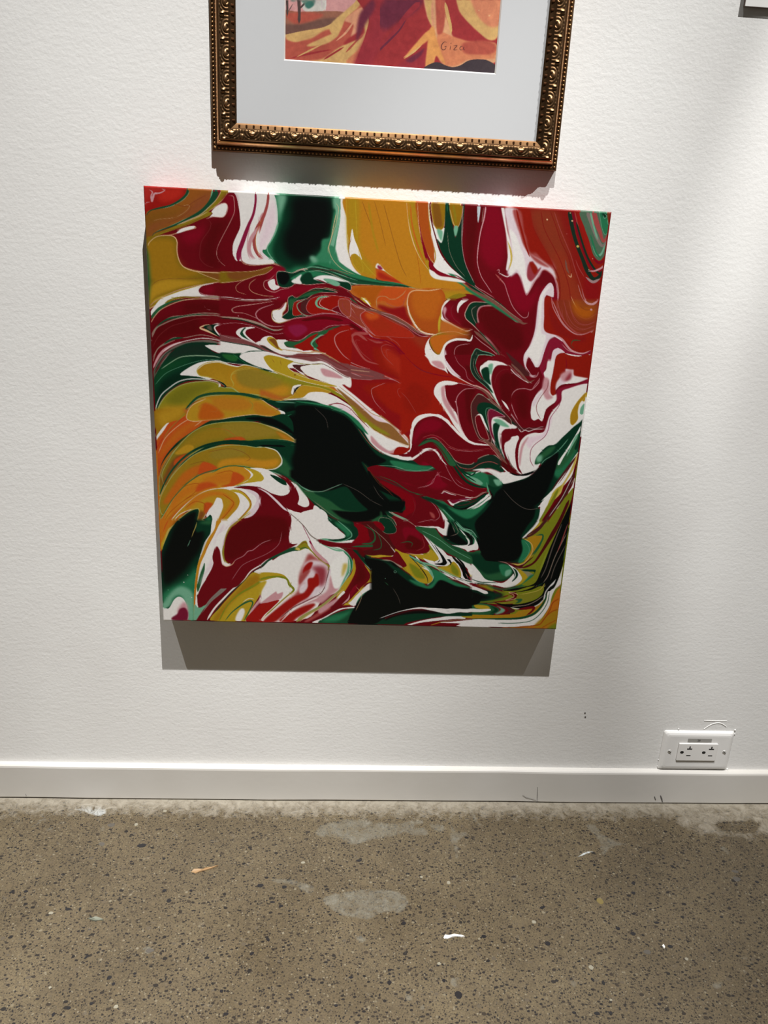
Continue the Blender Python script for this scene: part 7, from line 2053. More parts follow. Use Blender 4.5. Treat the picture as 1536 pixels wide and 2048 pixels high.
STONES='''d,284,1691,20,8,8 d,328,1717,7,5,0 d,338,1802,11,7,0 d,329,1781,9,6,0 d,382,1781,7,5,0 d,24,1784,12,4,20 d,52,1783,10,5,0 d,136,1818,13,6,0 d,160,1818,5,8,0 d,562,1812,10,5,15 d,545,1804,12,4,0 d,521,1771,14,8,0 d,569,1774,11,6,0 d,718,1721,12,5,0 d,536,1879,7,9,30 d,504,1907,11,6,40 d,414,1915,9,5,0 d,219,1955,10,9,0 d,227,1968,8,7,0 d,270,1947,7,5,0 d,183,2007,9,7,0 d,138,2016,9,7,0 d,388,1979,9,6,0 d,452,2028,12,7,0 d,173,1914,6,10,-30 d,376,1918,4,10,0 d,443,1982,8,7,0 d,107,2029,7,9,0 d,340,1964,7,6,30 d,672,2011,9,6,0 d,702,1955,10,5,0
d,917,1989,16,17,0 d,888,1961,8,8,0 d,779,1965,10,8,0 d,1185,1959,6,9,20 d,1207,1966,7,9,0 d,1194,2027,13,7,0 d,1221,2026,9,8,0 d,1267,1786,9,7,0 d,1267,1767,8,6,0 d,1266,1867,11,8,0 d,1236,1857,10,7,0 d,1341,1893,12,7,0 d,1313,1845,12,5,0 d,1443,1834,7,5,0 d,1365,1834,8,5,0 d,1514,1764,8,5,0 d,1345,1733,7,6,0 d,1096,1887,12,9,0 d,808,1846,9,7,0 d,1189,1730,6,5,0 d,1085,1815,13,5,20 d,1148,2025,9,6,0 d,1319,2008,8,6,0 d,968,1873,11,7,0
y,1200,1802,14,12,0 w,102,1826,10,6,0 w,100,1975,7,5,0 w,606,1725,9,5,0 w,330,1622,8,5,0 w,272,1649,8,6,0 w,897,1765,8,7,0 w,843,1754,6,5,0 w,1182,1935,11,9,0 w,878,1927,8,6,0 w,1068,1844,9,7,0 w,1373,1918,8,6,0 w,232,2013,10,8,0 w,1222,2000,6,5,0 g,222,1650,16,8,0 g,1470,1743,13,7,0 g,1473,1758,16,10,0 g,1294,1904,16,10,0 g,204,1688,11,8,0 g,299,1901,18,9,0'''

# ------------------------------------------------------------------ setting materials
def wall_material():
    m,nt,b=mat('satin_wall_paint',(.74,.735,.715),.55,spec=.35)
    o=objco(nt)
    n1=noise(nt,210,4,.55,o); n2=noise(nt,38,3,.6,o); n3=noise(nt,6,3,.5,o)
    mp=N(nt,'ShaderNodeMapping'); nt.links.new(o,mp.inputs[0]); mp.inputs['Scale'].default_value=(60,1,150)
    n4=noise(nt,1,3,.6,mp.outputs[0])
    c=ramp(nt,n3.outputs[0],[(.3,(.755,.745,.725)),(.7,(.80,.795,.775))])
    nt.links.new(c.outputs[0],b.inputs['Base Color'])
    p=bump(nt,b,n1.outputs[0],.38,.0009); p=bump(nt,b,n4.outputs[0],.25,.0010,p); bump(nt,b,n2.outputs[0],.12,.0014,p)
    return m
def trim_material():
    m,nt,b=mat('white_trim_paint',(.8,.78,.74),.38)
    o=objco(nt); n=noise(nt,3,3,.5,o); n2=noise(nt,90,3,.5,o)
    c=ramp(nt,n.outputs[0],[(.35,(.56,.535,.49)),(.6,(.64,.62,.585))]); nt.links.new(c.outputs[0],b.inputs['Base Color'])
    bump(nt,b,n2.outputs[0],.15,.0008); return m
def floor_material():
    m,nt,b=mat('ground_concrete',(.2,.16,.11),.42,spec=.4)
    o=objco(nt); att=N(nt,'ShaderNodeAttribute'); att.attribute_name='wear'
    sep=N(nt,'ShaderNodeSeparateColor'); nt.links.new(att.outputs['Color'],sep.inputs[0])
    wn=noise(nt,25,3,.5,o); wm=N(nt,'ShaderNodeVectorMath',operation='MULTIPLY_ADD'); nt.links.new(wn.outputs['Color'],wm.inputs[0]); wm.inputs[1].default_value=(.006,.006,.006); nt.links.new(o,wm.inputs[2]); wo=wm.outputs[0]
    n1=noise(nt,7,4,.55,o); n2=noise(nt,420,3,.7,o); n3=noise(nt,1500,2,.6,o)
    nm=noise(nt,45,5,.7,o,.8); base=ramp(nt,mix(nt,.45,n1.outputs[0],nm.outputs[0]),[(.3,lin((76,66,49))),(.5,lin((90,79,60))),(.72,lin((106,94,71)))])
    col=mix(nt,.75,base.outputs[0],ramp(nt,n2.outputs[0],[(.3,(.42,.42,.43)),(.5,(.96,.96,.96)),(.72,(1.45,1.4,1.3))]).outputs[0],'MULTIPLY')
    col=mix(nt,.5,col,ramp(nt,n3.outputs[0],[(.35,(.7,.7,.7)),(.65,(1.25,1.25,1.25))]).outputs[0],'MULTIPLY')
    def stones(scale,thr,frac,cols,soft,stretch=(1,1,1),seed=0):
        mp=N(nt,'ShaderNodeMapping'); nt.links.new(wo,mp.inputs[0]); mp.inputs['Scale'].default_value=stretch; mp.inputs['Location'].default_value=(seed,seed*.7,0)
        mp.inputs['Rotation'].default_value=(0,0,seed)
        v=N(nt,'ShaderNodeTexVoronoi',voronoi_dimensions='2D'); v.inputs['Scale'].default_value=scale; nt.links.new(mp.outputs[0],v.inputs['Vector'])
        s=N(nt,'ShaderNodeSeparateColor'); nt.links.new(v.outputs['Color'],s.inputs[0])
        # radius varies by cell; only a share of the cells carry a stone
        r=N(nt,'ShaderNodeMath',operation='MULTIPLY_ADD'); nt.links.new(s.outputs[1],r.inputs[0]); r.inputs[1].default_value=thr*.75; r.inputs[2].default_value=thr*.25
        d=N(nt,'ShaderNodeMath',operation='SUBTRACT'); nt.links.new(r.outputs[0],d.inputs[0]); nt.links.new(v.outputs['Distance'],d.inputs[1])
        k=N(nt,'ShaderNodeMath',operation='MULTIPLY',use_clamp=True); nt.links.new(d.outputs[0],k.inputs[0]); k.inputs[1].default_value=soft
        g=N(nt,'ShaderNodeMath',operation='LESS_THAN'); nt.links.new(s.outputs[0],g.inputs[0]); g.inputs[1].default_value=frac
        f=N(nt,'ShaderNodeMath',operation='MULTIPLY'); nt.links.new(k.outputs[0],f.inputs[0]); nt.links.new(g.outputs[0],f.inputs[1])
        cc=ramp(nt,s.outputs[2],cols); return f.outputs[0],cc.outputs[0]
    L=lambda *c:tuple(lin(c))
    dark=[(0,L(26,23,22)),(.5,L(38,33,28)),(1,L(56,47,36))]; pale=[(0,L(100, 90, 70)),(.5,L(122, 114, 96)),(1,L(96, 84, 59))]
    grey=[(0,L(80,72,60)),(.5,L(96,83,62)),(1,L(66,58,45))]
    for a in ((260,.40,.55,grey,12,(1,1.3,1),2.1),(300,.38,.42,dark,12,(1,1.5,1),.3),(210,.38,.42,dark,12,(1.3,1,1),4.4),(250,.36,.20,pale,12,(1,1,1),6.2),(140,.40,.34,dark,12,(1,1.45,1),1.2),(90,.34,.20,grey,14,(1,1.2,1),5.1),(95,.36,.10,dark,16,(1,1.3,1),7.7),(130,.30,.07,pale,16,(1,1,1),3.3)):
        f,cc=stones(*a); col=mix(nt,f,col,cc)
    # plaster smears (traced on the slab), broken up by noise
    nz=noise(nt,60,6,.78,o,.6); nb=noise(nt,300,3,.6,o)
    def patch(sock,colr,lo,hi,pre):
        a=N(nt,'ShaderNodeMath',operation='MULTIPLY_ADD'); nt.links.new(nz.outputs[0],a.inputs[0]); a.inputs[1].default_value=1.9; nt.links.new(sock,a.inputs[2])
        r=N(nt,'ShaderNodeMapRange'); nt.links.new(a.outputs[0],r.inputs[0]); r.inputs[1].default_value=lo; r.inputs[2].default_value=hi; r.inputs[4].default_value=pre
        return r.outputs[0],colr
    f,c=patch(sep.outputs[0],lin((112,109,98)),1.45,2.05,.85); col=mix(nt,f,col,c)
    f,c=patch(sep.outputs[1],lin((185,190,190)),1.45,1.95,.95); col=mix(nt,f,col,c)
    f,c=patch(sep.outputs[2],lin((150,143,129)),1.15,1.85,.92); col=mix(nt,f,col,c)
    nt.links.new(col,b.inputs['Base Color'])
    rr=ramp(nt,n1.outputs[0],[(.3,(.32,.32,.32)),(.7,(.5,.5,.5))]); nt.links.new(rr.outputs[0],b.inputs['Roughness'])
    p=bump(nt,b,n2.outputs[0],.12,.0006); bump(nt,b,n1.outputs[0],.05,.004,p); return m
M_wall=wall_material(); M_trim=trim_material(); M_floor=floor_material()
# ------------------------------------------------------------------ wall, floor, baseboard
bm=bmesh.new(); box(bm,-3.2,3.2,0,.12,0,3.4)
wall=tag(from_bm('wall_back',bm,M_wall),'white painted gallery wall with fine roller texture','wall',kind='structure')
# floor: one slab; fine grid where the smears were traced
FW=Painter(0,1590,1536,470,1,(0,0,0)); FW.pal(dict(p=(205,0,0),q=(0,230,0),r=(0,0,150),p5=(120,0,0)))
FW.add=True
FW.run(FLOOR_MARKS)
xs=np.r_[-3.2,np.linspace(-.62,1.12,520),3.2]; ys=np.r_[.12,np.linspace(.004,-.5,230),-3.6]
X,Y=np.meshgrid(xs,ys); P=np.stack([X,Y,0*X],-1)
px=to_px(P); px[(np.abs(X)>1.2)|(Y<-.6)]=-999
wc=FW.sample(px)/255
g=np.clip((.065+Y)/.055,0,1)*np.clip((-Y+.02)/.01,0,1)  # plaster dust swept along the foot of the wall
wc[...,2]=np.maximum(wc[...,2],.85*g)
me=grid_mesh('floor',P[:, ::-1],wc[:, ::-1],'wear'); me.flip_normals() if False else None
floor=tag(link('floor',me,None,M_floor),'ground and polished brown concrete floor with exposed aggregate','floor',kind='structure')
if me.polygons[0].normal.z<0: me.flip_normals()
# larger stones showing in the ground concrete, flush and a hair proud
stone_cols={k:mat('stone_'+n,tuple(lin(c)),.35)[0] for k,n,c in (('d','charcoal',(27, 25, 27)),('y','ochre',(115, 101, 58)),('w','cream',(136, 131, 115)),('g','grey',(81, 76, 69)))}
def stone_mesh(kind,sd):
    r=random.Random(sd); bm=bmesh.new(); n=9; a0=r.random()*6; ring=[]
    for k in range(n):
        a=a0+k*math.tau/n; q=.8+.35*r.random(); ring.append((q*math.cos(a),q*math.sin(a)))
    lo=[bm.verts.new((x,y,-.3)) for x,y in ring]; hi=[bm.verts.new((x*.93,y*.93,1)) for x,y in ring]
    bm.faces.new(hi)
    for k in range(n): bm.faces.new((lo[k],lo[(k+1)%n],hi[(k+1)%n],hi[k]))
    me=bpy.data.meshes.new('aggregate_stone'); bm.normal_update(); bm.to_mesh(me); bm.free(); me.materials.append(stone_cols[kind]); return me
SM={(k,i):stone_mesh(k,hash(k)%7*0+i+ord(k)) for k in 'dywg' for i in range(3)}
for i,ln in enumerate(STONES.split()):
    k,x,y,wd,ht,rot=ln.split(','); x,y,wd,ht,rot=map(float,(x,y,wd,ht,rot))
    fx,fy=floor_at(x,y); ex=floor_at(x+wd/2,y)[0]-fx; ey=floor_at(x,y-ht/2)[1]-fy
    o=link('aggregate_stone',SM[(k,i%3)],floor); o.location=(fx,fy,0); o.rotation_euler=(0,0,math.radians(rot)); o.scale=(abs(ex),abs(ey),.00025)
# baseboard: flat face, eased top edge, a dark gap under it
pts=[(0,.002),(-.0100,.002),(-.0105,.0032),(-.0105,.0600),(-.0098,.0628),(-.0080,.0645),(-.0035,.0652),(0,.0655)]
bm=bmesh.new(); rings=[]
for x in np.linspace(-3.2,3.2,65):
    j=.0004*math.sin(x*9)+.0003*math.sin(x*23+1)
    rings.append([bm.verts.new((x,y+(j if y<-.004 else 0),z+j*.6)) for y,z in pts])
for a,b_ in zip(rings,rings[1:]):
    for k in range(len(pts)-1): bm.faces.new((a[k],b_[k],b_[k+1],a[k+1]))
bm.faces.new(rings[0]); bm.faces.new(list(reversed(rings[-1])))
bmesh.ops.recalc_face_normals(bm,faces=bm.faces)
base=tag(from_bm('baseboard_back',bm,M_trim,smooth=False),'low white painted baseboard running along the wall','baseboard',kind='structure')
M_gap=mat('gap_shade',tuple(lin((60,52,46))),.8)[0]; M_scuff=mat('pencil_grey',tuple(lin((96,92,90))),.7)[0]
bm=bmesh.new(); box(bm,-3.2,3.2,-.009,-.001,0.0002,.0022); from_bm('painted_gap_shade',bm,M_gap,base)  # no real part: dark strip whose colour paints the shade under the baseboard
def sliver(name,pxs,wd,depth,parent,m):
    "thin raised mark on a plane `depth` before the wall, traced by its centre line"
    bm=bmesh.new(); P=[Vector((wall_at(x,y,depth)[0],-depth,wall_at(x,y,depth)[1])) for x,y in pxs]; R=[]
    for i,p in enumerate(P):
        t=(P[min(i+1,len(P)-1)]-P[max(i-1,0)]).normalized(); n=Vector((-t.z,0,t.x)); k=wd/2*(.55 if i in(0,len(P)-1) else 1)
        R.append((bm.verts.new(p+n*k),bm.verts.new(p-n*k),bm.verts.new(p+Vector((0,-.0003,0)))))
    for a,b_ in zip(R,R[1:]):
        bm.faces.new((a[0],b_[0],b_[2],a[2])); bm.faces.new((a[2],b_[2],b_[1],a[1]))
    return from_bm(name,bm,m,parent)
sliver('joint_crack',[(1075,1574),(1074.5,1590),(1074,1606)],.0011,.0110,base,M_scuff)
sliver('scuff',[(1045,1590),(1052,1595),(1072,1600)],.0008,.0110,base,M_scuff)
sliver('scuff',[(1309,1593),(1311,1600)],.003,.0110,base,M_scuff); sliver('scuff',[(1321,1591),(1323,1597),(1325,1604)],.0026,.0110,base,M_scuff)
sliver('scuff',[(51,1588),(53,1592)],.001,.0110,base,M_scuff)
M_hole=mat('nail_hole_dark',tuple(lin((62,56,52))),.9)[0]
for (x,y) in ((1170,1426),(1170.5,1434)):
    cx,cz=wall_at(x,y,0); bm=bmesh.new(); bmesh.ops.create_cone(bm,cap_ends=True,segments=9,radius1=.0014,radius2=.0011,depth=.0006)
    bmesh.ops.rotate(bm,verts=bm.verts,matrix=Matrix.Rotation(math.pi/2,3,'X')); bmesh.ops.translate(bm,verts=bm.verts,vec=(cx,-.0003,cz)); from_bm('nail_hole',bm,M_hole,wall)
# paint ridges and crumbs left around the socket
M_blob=mat('wall_paint_bead',(.8,.79,.77),.45)[0]
def ridge(pxs,r,name='paint_ridge'):
    cu=bpy.data.curves.new(name,'CURVE'); cu.dimensions='3D'; cu.bevel_depth=r; cu.bevel_resolution=1; s=cu.splines.new('NURBS'); s.points.add(len(pxs)-1); s.order_u=3; s.use_endpoint_u=True
    for i,(x,y) in enumerate(pxs):
        a,b_=wall_at(x,y,0); s.points[i].co=(a,-r*.1,b_,1)
    o=bpy.data.objects.new(name,cu); C.objects.link(o); dg=bpy.context.evaluated_depsgraph_get(); me=bpy.data.meshes.new_from_object(o.evaluated_get(dg)); bpy.data.objects.remove(o)
    me.materials.clear(); me.materials.append(M_blob); return link(name,me,wall)
ridge([(1408,1458),(1420,1449),(1436,1445),(1446,1448),(1452,1453)],.0008)
ridge([(1408,1441),(1430,1442),(1454,1442)],.0006)
ridge([(1318,1530),(1321,1515),(1325,1495)],.0007)
for x,y,r in ((1357,1458,.0013),(1470,1460,.0017),(1469,1468,.0013),(1317,1519,.0012),(1321,1504,.0011),(1454,1538,.0018),(1315,1532,.0012)):
    a,b_=wall_at(x,y,0); bm=bmesh.new(); bmesh.ops.create_icosphere(bm,subdivisions=2,radius=r)
    for v in bm.verts: v.co*=.8+.4*random.random()
    bmesh.ops.translate(bm,verts=bm.verts,vec=(a,-.0003,b_)); from_bm('paint_crumb',bm,M_blob,wall,True)
# ------------------------------------------------------------------ the poured painting
ART=Painter(270,360,970,910,2,PAL['m']); ART.run(ARTWORK); ART.seams()
DEP=.038
CX0,CX1,CZ0,CZ1=-.2562,.3478,.3484,.9570
q=np.array([(288.5,376),(1223,424.5),(1109.5,1256),(326.5,1241.5)],float)   # where the corners of the paint lie in the tracing
src=np.array([(0,0),(1,0),(1,1),(0,1)],float)
A=[];bb=[]
for (u,v),(x,y) in zip(src,q):
    A.append([u,v,1,0,0,0,-u*x,-v*x]); bb.append(x); A.append([0,0,0,u,v,1,-u*y,-v*y]); bb.append(y)
h=np.append(np.linalg.solve(np.array(A),np.array(bb)),1).reshape(3,3)
GAIN=1.03
def paint_at(U,V):
    p=np.stack([U,V,np.ones_like(U)],-1)@h.T; p=p[...,:2]/p[...,2:]
    c=lin(ART.sample(p)); mx=c.max(-1,keepdims=True)+1e-6; sat=(mx-c.min(-1,keepdims=True))/mx
    return np.clip(c*GAIN*(1-.34*sat*np.clip(mx/.35,0,1)),0,.86)   # pigment is deeper than it looks next to white
nu,nv=940,880; r=.0022; wrap=.034
# rows/columns run over the face, round the edge and back along the sides of the stretcher
def axis(n,L):
    t=np.linspace(0,1,n); pos=t*L; k=5
    ang=np.linspace(0,math.pi/2,k+1)[1:]
    s0=[(r-r*math.sin(a),r-r*math.cos(a)) for a in ang]      # (pos, depth behind face)
    back=np.linspace(r,DEP-.001,12)[1:]
    inner=np.linspace(r,L-r,n)
    p=[(0,b) for b in back[::-1]]+s0[::-1]+[(x,0) for x in inner]+[(L-a,b) for a,b in s0]+[(L,b) for b in back]
    p=np.array(p); uv=np.concatenate([np.clip(p[:,0]/L,0,1)]); 
    # mirrored wrap: colours on the sides continue the edge of the picture
    d=p[:,1]; uv=np.where(p[:,0]<=r,d/L*.25,np.where(p[:,0]>=L-r,1-d/L*.25,uv)); return p,uv
pu,uu=axis(nu,CX1-CX0); pv,vv=axis(nv,CZ1-CZ0)
Dm=np.maximum(pu[None,:,1],pv[:,None,1])
P=np.stack(np.broadcast_arrays(CX0+pu[None,:,0],-DEP+Dm,CZ1-pv[:,None,0]),-1)
Ug,Vg=np.meshgrid(uu,vv); cols=paint_at(Ug,Vg)
m,nt,b=mat('poured_acrylic',(.5,.5,.5),.33,spec=.16)
va=N(nt,'ShaderNodeVertexColor'); va.layer_name='paint'; oc=objco(nt)
nn=noise(nt,260,3,.6,oc); nt.links.new(mix(nt,.22,va.outputs[0],ramp(nt,nn.outputs[0],[(.3,(.75,.75,.75)),(.7,(1.2,1.2,1.2))]).outputs[0],'MULTIPLY'),b.inputs['Base Color'])
bw=N(nt,'ShaderNodeRGBToBW'); nt.links.new(va.outputs[0],bw.inputs[0]); p_=bump(nt,b,bw.outputs[0],.12,.0006)
nw=noise(nt,900,2,.5,oc); bump(nt,b,nw.outputs[0],.10,.0004,p_)
root=empty('abstract_painting',((CX0+CX1)/2,0,CZ0)); off=np.array([(CX0+CX1)/2,0,CZ0])
P_=P-off; k0=P.shape
me=grid_mesh('painted_canvas',P_,cols); 
pc=link('painted_canvas',me,root,m)
if me.polygons[(nu)*(nv)//2].normal.y>0: me.flip_normals()
M_wood=mat('pine_stretcher',tuple(lin((190,160,120))),.7)[0]
for (x0,x1,z0,z1) in ((CX0+.004,CX0+.042,CZ0+.004,CZ1-.004),(CX1-.042,CX1-.004,CZ0+.004,CZ1-.004),(CX0+.044,CX1-.044,CZ0+.004,CZ0+.042),(CX0+.044,CX1-.044,CZ1-.042,CZ1-.004)):
    bm=bmesh.new(); box(bm,x0-off[0],x1-off[0],-.034,-.0005,z0-off[2],z1-off[2],.001,1); from_bm('stretcher_bar',bm,M_wood,root)
tag(root,'square unframed poured abstract canvas swirling red, dark green, ochre and white','painting')
# ------------------------------------------------------------------ the framed watercolour
FZ=1.58
fx0,fz0=wall_at(424,300,.011); fx1,fz1=wall_at(1113,342,.011); FZ0=(fz0+fz1)/2
FX0,FX1=fx0,fx1; RW=.0325
root=empty('framed_watercolour',((FX0+FX1)/2,0,FZ0)); fo=Vector(((FX0+FX1)/2,0,FZ0))
tag(root,'ornate gold-framed watercolour in a wide white mat, hung above the canvas','picture')
prof=[(0,0),(0,.0092),(.0008,.0104),(.0016,.0104),(.0052,.0104),(.0058,.0098),(.0062,.0118),(.0074,.0152),(.0090,.0184),(.0106,.0200),(.0114,.0194),(.0120,.0206),(.0133,.0222),(.0238,.0222),(.0252,.0205),(.0256,.0196),(.0264,.0194),(.0310,.0178),(.0325,.0168),(.0325,.0155),(.0300,.0153),(.0300,.003)]
m_gold,nt,b=mat('antique_gold',tuple(lin((176,128,62))),.42,1)
va=N(nt,'ShaderNodeVertexColor'); va.layer_name='patina'; oc=objco(nt); ng=noise(nt,55,3,.6,oc)
gc=mix(nt,.5,tuple(lin((186,148,110))),ramp(nt,ng.outputs[0],[(.35,(.55,.48,.42)),(.65,(1.05,1,.95))]).outputs[0],'MULTIPLY')
nt.links.new(mix(nt,1,gc,va.outputs[0],'MULTIPLY'),b.inputs['Base Color'])
m_bright=m_gold.copy(); m_bright.name='burnished_gold'; m_bright.node_tree.nodes['Principled BSDF'].inputs['Roughness'].default_value=.3
def colorize(me,c):
    a=me.color_attributes.new('patina','FLOAT_COLOR','POINT'); v=np.ones((len(me.vertices),4),np.float32); v[:,:3]=c; a.data.foreach_set('color',v.reshape(-1))
W_=FX1-FX0; H_=FZ-FZ0
# side: (origin corner, along dir, inward dir, length)
SIDES=[((FX0,FZ0),(1,0),(0,1),W_),((FX1,FZ0),(0,1),(-1,0),H_),((FX1,FZ),(-1,0),(0,-1),W_),((FX0,FZ),(0,-1),(1,0),H_)]
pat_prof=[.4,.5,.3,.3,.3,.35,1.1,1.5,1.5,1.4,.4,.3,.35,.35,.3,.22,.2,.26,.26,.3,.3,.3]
def orn_mesh():
    nu_,nv_=22,14; L_=.0257; Wd=.0118
    u=np.linspace(-.5,.5,nu_); v=np.linspace(0,1,nv_); U,V=np.meshgrid(u,v)
    r_=np.sqrt((U/.42)**2+((V-.80)/.72)**2); rid=np.clip(.5+.5*np.cos(r_*math.tau/.36),0,1)*np.clip(1.25-r_,0,1)
    ball=np.sqrt(np.clip(1-((U/.17)**2+((V-.62)/.20)**2),0,1)); scal=.35*np.clip(1-abs(r_-1.05)/.12,0,1)*(1+.5*np.cos(U*40))
    fl=np.clip(1-((abs(U)-.5)/.09)**2-((V-.35)/.25)**2,0,1)
    H=np.maximum.reduce([.75*rid,1.05*ball,scal,.7*np.sqrt(fl)]); edge=np.clip(np.minimum(V,1-V)/.08,0,1); H*=.25+.75*edge
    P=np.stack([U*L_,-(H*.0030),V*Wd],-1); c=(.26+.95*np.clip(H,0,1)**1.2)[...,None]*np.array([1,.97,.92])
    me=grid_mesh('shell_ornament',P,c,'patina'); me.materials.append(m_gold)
    if me.polygons[0].normal.y>0: me.flip_normals()
    return me
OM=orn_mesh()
for si,(o0,al,inn,L) in enumerate(SIDES):
    n=max(int(L/.02),2); P=[];c=[]
    for (d,hh),pc_ in zip(prof,pat_prof):
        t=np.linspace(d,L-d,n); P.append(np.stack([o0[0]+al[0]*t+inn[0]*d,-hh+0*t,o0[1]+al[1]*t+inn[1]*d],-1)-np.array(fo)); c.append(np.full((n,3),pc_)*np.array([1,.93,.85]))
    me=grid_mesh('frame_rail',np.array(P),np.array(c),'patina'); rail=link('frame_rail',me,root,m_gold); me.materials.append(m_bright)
    for p in me.polygons:
        r_=p.index//(n-1); p.use_smooth=6<=r_<=8; p.material_index=1 if 5<=r_<=9 else 0
    mid=[p for p in me.polygons if p.index//(n-1)==11]; 
    bmx=bmesh.new(); bmx.from_mesh(me); bmesh.ops.recalc_face_normals(bmx,faces=bmx.faces); bmx.to_mesh(me); bmx.free()
    nf=[p.normal.y for p in me.polygons if p.index//(n-1)==11]
    if nf and nf[0]>0: me.flip_normals()
    rot=math.atan2(al[1],al[0])
    # shell ornaments on the hollow band
    k=int(round((L-.05)/.0257))
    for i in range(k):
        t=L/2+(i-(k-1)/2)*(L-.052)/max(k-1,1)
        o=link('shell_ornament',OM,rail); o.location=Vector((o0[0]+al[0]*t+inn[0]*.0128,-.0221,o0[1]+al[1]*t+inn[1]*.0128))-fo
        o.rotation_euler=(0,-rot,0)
    # corner leaf
    # outer beads and inner blocks, one joined row each
    bm=bmesh.new(); t=.004
    while t<L-.004:
        bmesh.ops.create_icosphere(bm,subdivisions=1,radius=.0015,matrix=Matrix.Translation(Vector((o0[0]+al[0]*t+inn[0]*.0034,-.0106,o0[1]+al[1]*t+inn[1]*.0034))-fo)); t+=.0048
    br=from_bm('bead_row',bm,m_gold,rail,True); colorize(br.data,(.95,.88,.78)); br['kind']='stuff'
    bm=bmesh.new(); t=.036
    while t<L-.034:
        for (dd,wd,hh,ln) in ((.0288,.0042,.0118,.0024),(.0288,.0036,.0112,.0) ):
            if ln:
                cx=o0[0]+al[0]*t+inn[0]*dd-fo.x; cz=o0[1]+al[1]*t+inn[1]*dd-fo.z; a=ln if al[0] else wd; bz=wd if al[0] else ln
                box(bm,cx-a/2,cx+a/2,-.0196,-.0170,cz-bz/2,cz+bz/2,.0005,1)
        t+=.0090
    br=from_bm('lip_block_row',bm,m_gold,rail); colorize(br.data,(.28,.21,.18)); br['kind']='stuff'
# glazing, mat, picture
IX0,IX1,IZ0,IZ1=FX0+.030,FX1-.030,FZ0+.030,FZ-.030
ax0,az0=wall_at(570.5,119,.0128); ax1,az1=wall_at(989,146,.0128); AZ0=(az0+az1)/2; AZ1=1.46
m_mat,nt,b=mat('mat_board',(.64,.64,.66),.8,spec=.2)
m_core=mat('mat_bevel_core',(.82,.80,.77),.7)[0]
bm=bmesh.new(); hm=.0145; hb=.0129; bv=.0016
O=[bm.verts.new((x-fo.x,-hm,z-fo.z)) for x,z in ((IX0,IZ0),(IX1,IZ0),(IX1,IZ1),(IX0,IZ1))]
I=[bm.verts.new((x-fo.x,-hm,z-fo.z)) for x,z in ((ax0-bv,AZ0-bv),(ax1+bv,AZ0-bv),(ax1+bv,AZ1+bv),(ax0-bv,AZ1+bv))]
K=[bm.verts.new((x-fo.x,-hb,z-fo.z)) for x,z in ((ax0,AZ0),(ax1,AZ0),(ax1,AZ1),(ax0,AZ1))]
for a in range(4):
    c_=(a+1)%4; bm.faces.new((O[a],O[c_],I[c_],I[a])); f=bm.faces.new((I[a],I[c_],K[c_],K[a])); f.material_index=1
mo=from_bm('mat_board',bm,m_mat,root); mo.data.materials.append(m_core)
if mo.data.polygons[0].normal.y>0: mo.data.flip_normals()
SK=Painter(560,-560,450,720,2,PAL['a1']); SK.run(SKETCH)
zs=np.r_[np.linspace(AZ0-.002,AZ0+.135,230),np.linspace(AZ0+.135,AZ1+.002,70)[1:]]; xs=np.linspace(ax0-.002,ax1+.002,440)
X,Z=np.meshgrid(xs,zs); P=np.stack([X,0*X-.0127,Z],-1); cc=np.clip(lin(SK.sample(to_px(P)))*1.08,0,.85)
m,nt,b=mat('watercolour_paper',(.5,.5,.5),.85,spec=.15); va=N(nt,'ShaderNodeVertexColor'); va.layer_name='paint'
nn=noise(nt,200,4,.65,objco(nt)); n2=noise(nt,45,4,.6,objco(nt),1.5)
c1=mix(nt,.5,va.outputs[0],ramp(nt,nn.outputs[0],[(.3,(.78,.76,.78)),(.7,(1.15,1.15,1.1))]).outputs[0],'MULTIPLY')
nt.links.new(mix(nt,.5,c1,ramp(nt,n2.outputs[0],[(.35,(.8,.72,.75)),(.65,(1.15,1.18,1.12))]).outputs[0],'MULTIPLY'),b.inputs['Base Color'])
me=grid_mesh('watercolour',P-np.array(fo),cc); wc_=link('watercolour',me,root,m)
if me.polygons[0].normal.y>0: me.flip_normals()
bm=bmesh.new(); box(bm,IX0-fo.x,IX1-fo.x,-.0122,-.0040,IZ0-fo.z,IZ1-fo.z); from_bm('backing_board',bm,mat('backing_card',(.35,.3,.22),.9)[0],root)
m=bpy.data.materials.new('picture_glass'); m.use_nodes=True; nt=m.node_tree; nt.nodes.clear()
out=N(nt,'ShaderNodeOutputMaterial'); tr=N(nt,'ShaderNodeBsdfTransparent'); tr.inputs[0].default_value=(.97,.98,.975,1); gl=N(nt,'ShaderNodeBsdfGlossy'); gl.inputs['Roughness'].default_value=.02
lw=N(nt,'ShaderNodeLayerWeight'); lw.inputs[0].default_value=.5; pw=N(nt,'ShaderNodeMath',operation='POWER'); pw.inputs[1].default_value=5; nt.links.new(lw.outputs['Facing'],pw.inputs[0]); ma=N(nt,'ShaderNodeMath',operation='MULTIPLY_ADD'); nt.links.new(pw.outputs[0],ma.inputs[0]); ma.inputs[1].default_value=.92; ma.inputs[2].default_value=.05
ms=N(nt,'ShaderNodeMixShader'); nt.links.new(ma.outputs[0],ms.inputs[0]); nt.links.new(tr.outputs[0],ms.inputs[1]); nt.links.new(gl.outputs[0],ms.inputs[2]); nt.links.new(ms.outputs[0],out.inputs[0])
bm=bmesh.new(); bmesh.ops.create_grid(bm,x_segments=1,y_segments=1,size=.5)
for v in bm.verts: v.co=((IX0+IX1)/2+v.co.x*(IX1-IX0)-fo.x,-.0152,(IZ0+IZ1)/2+v.co.y*(IZ1-IZ0)-fo.z)
bmesh.ops.recalc_face_normals(bm,faces=bm.faces); gp=from_bm('glass_pane',bm,m,root)
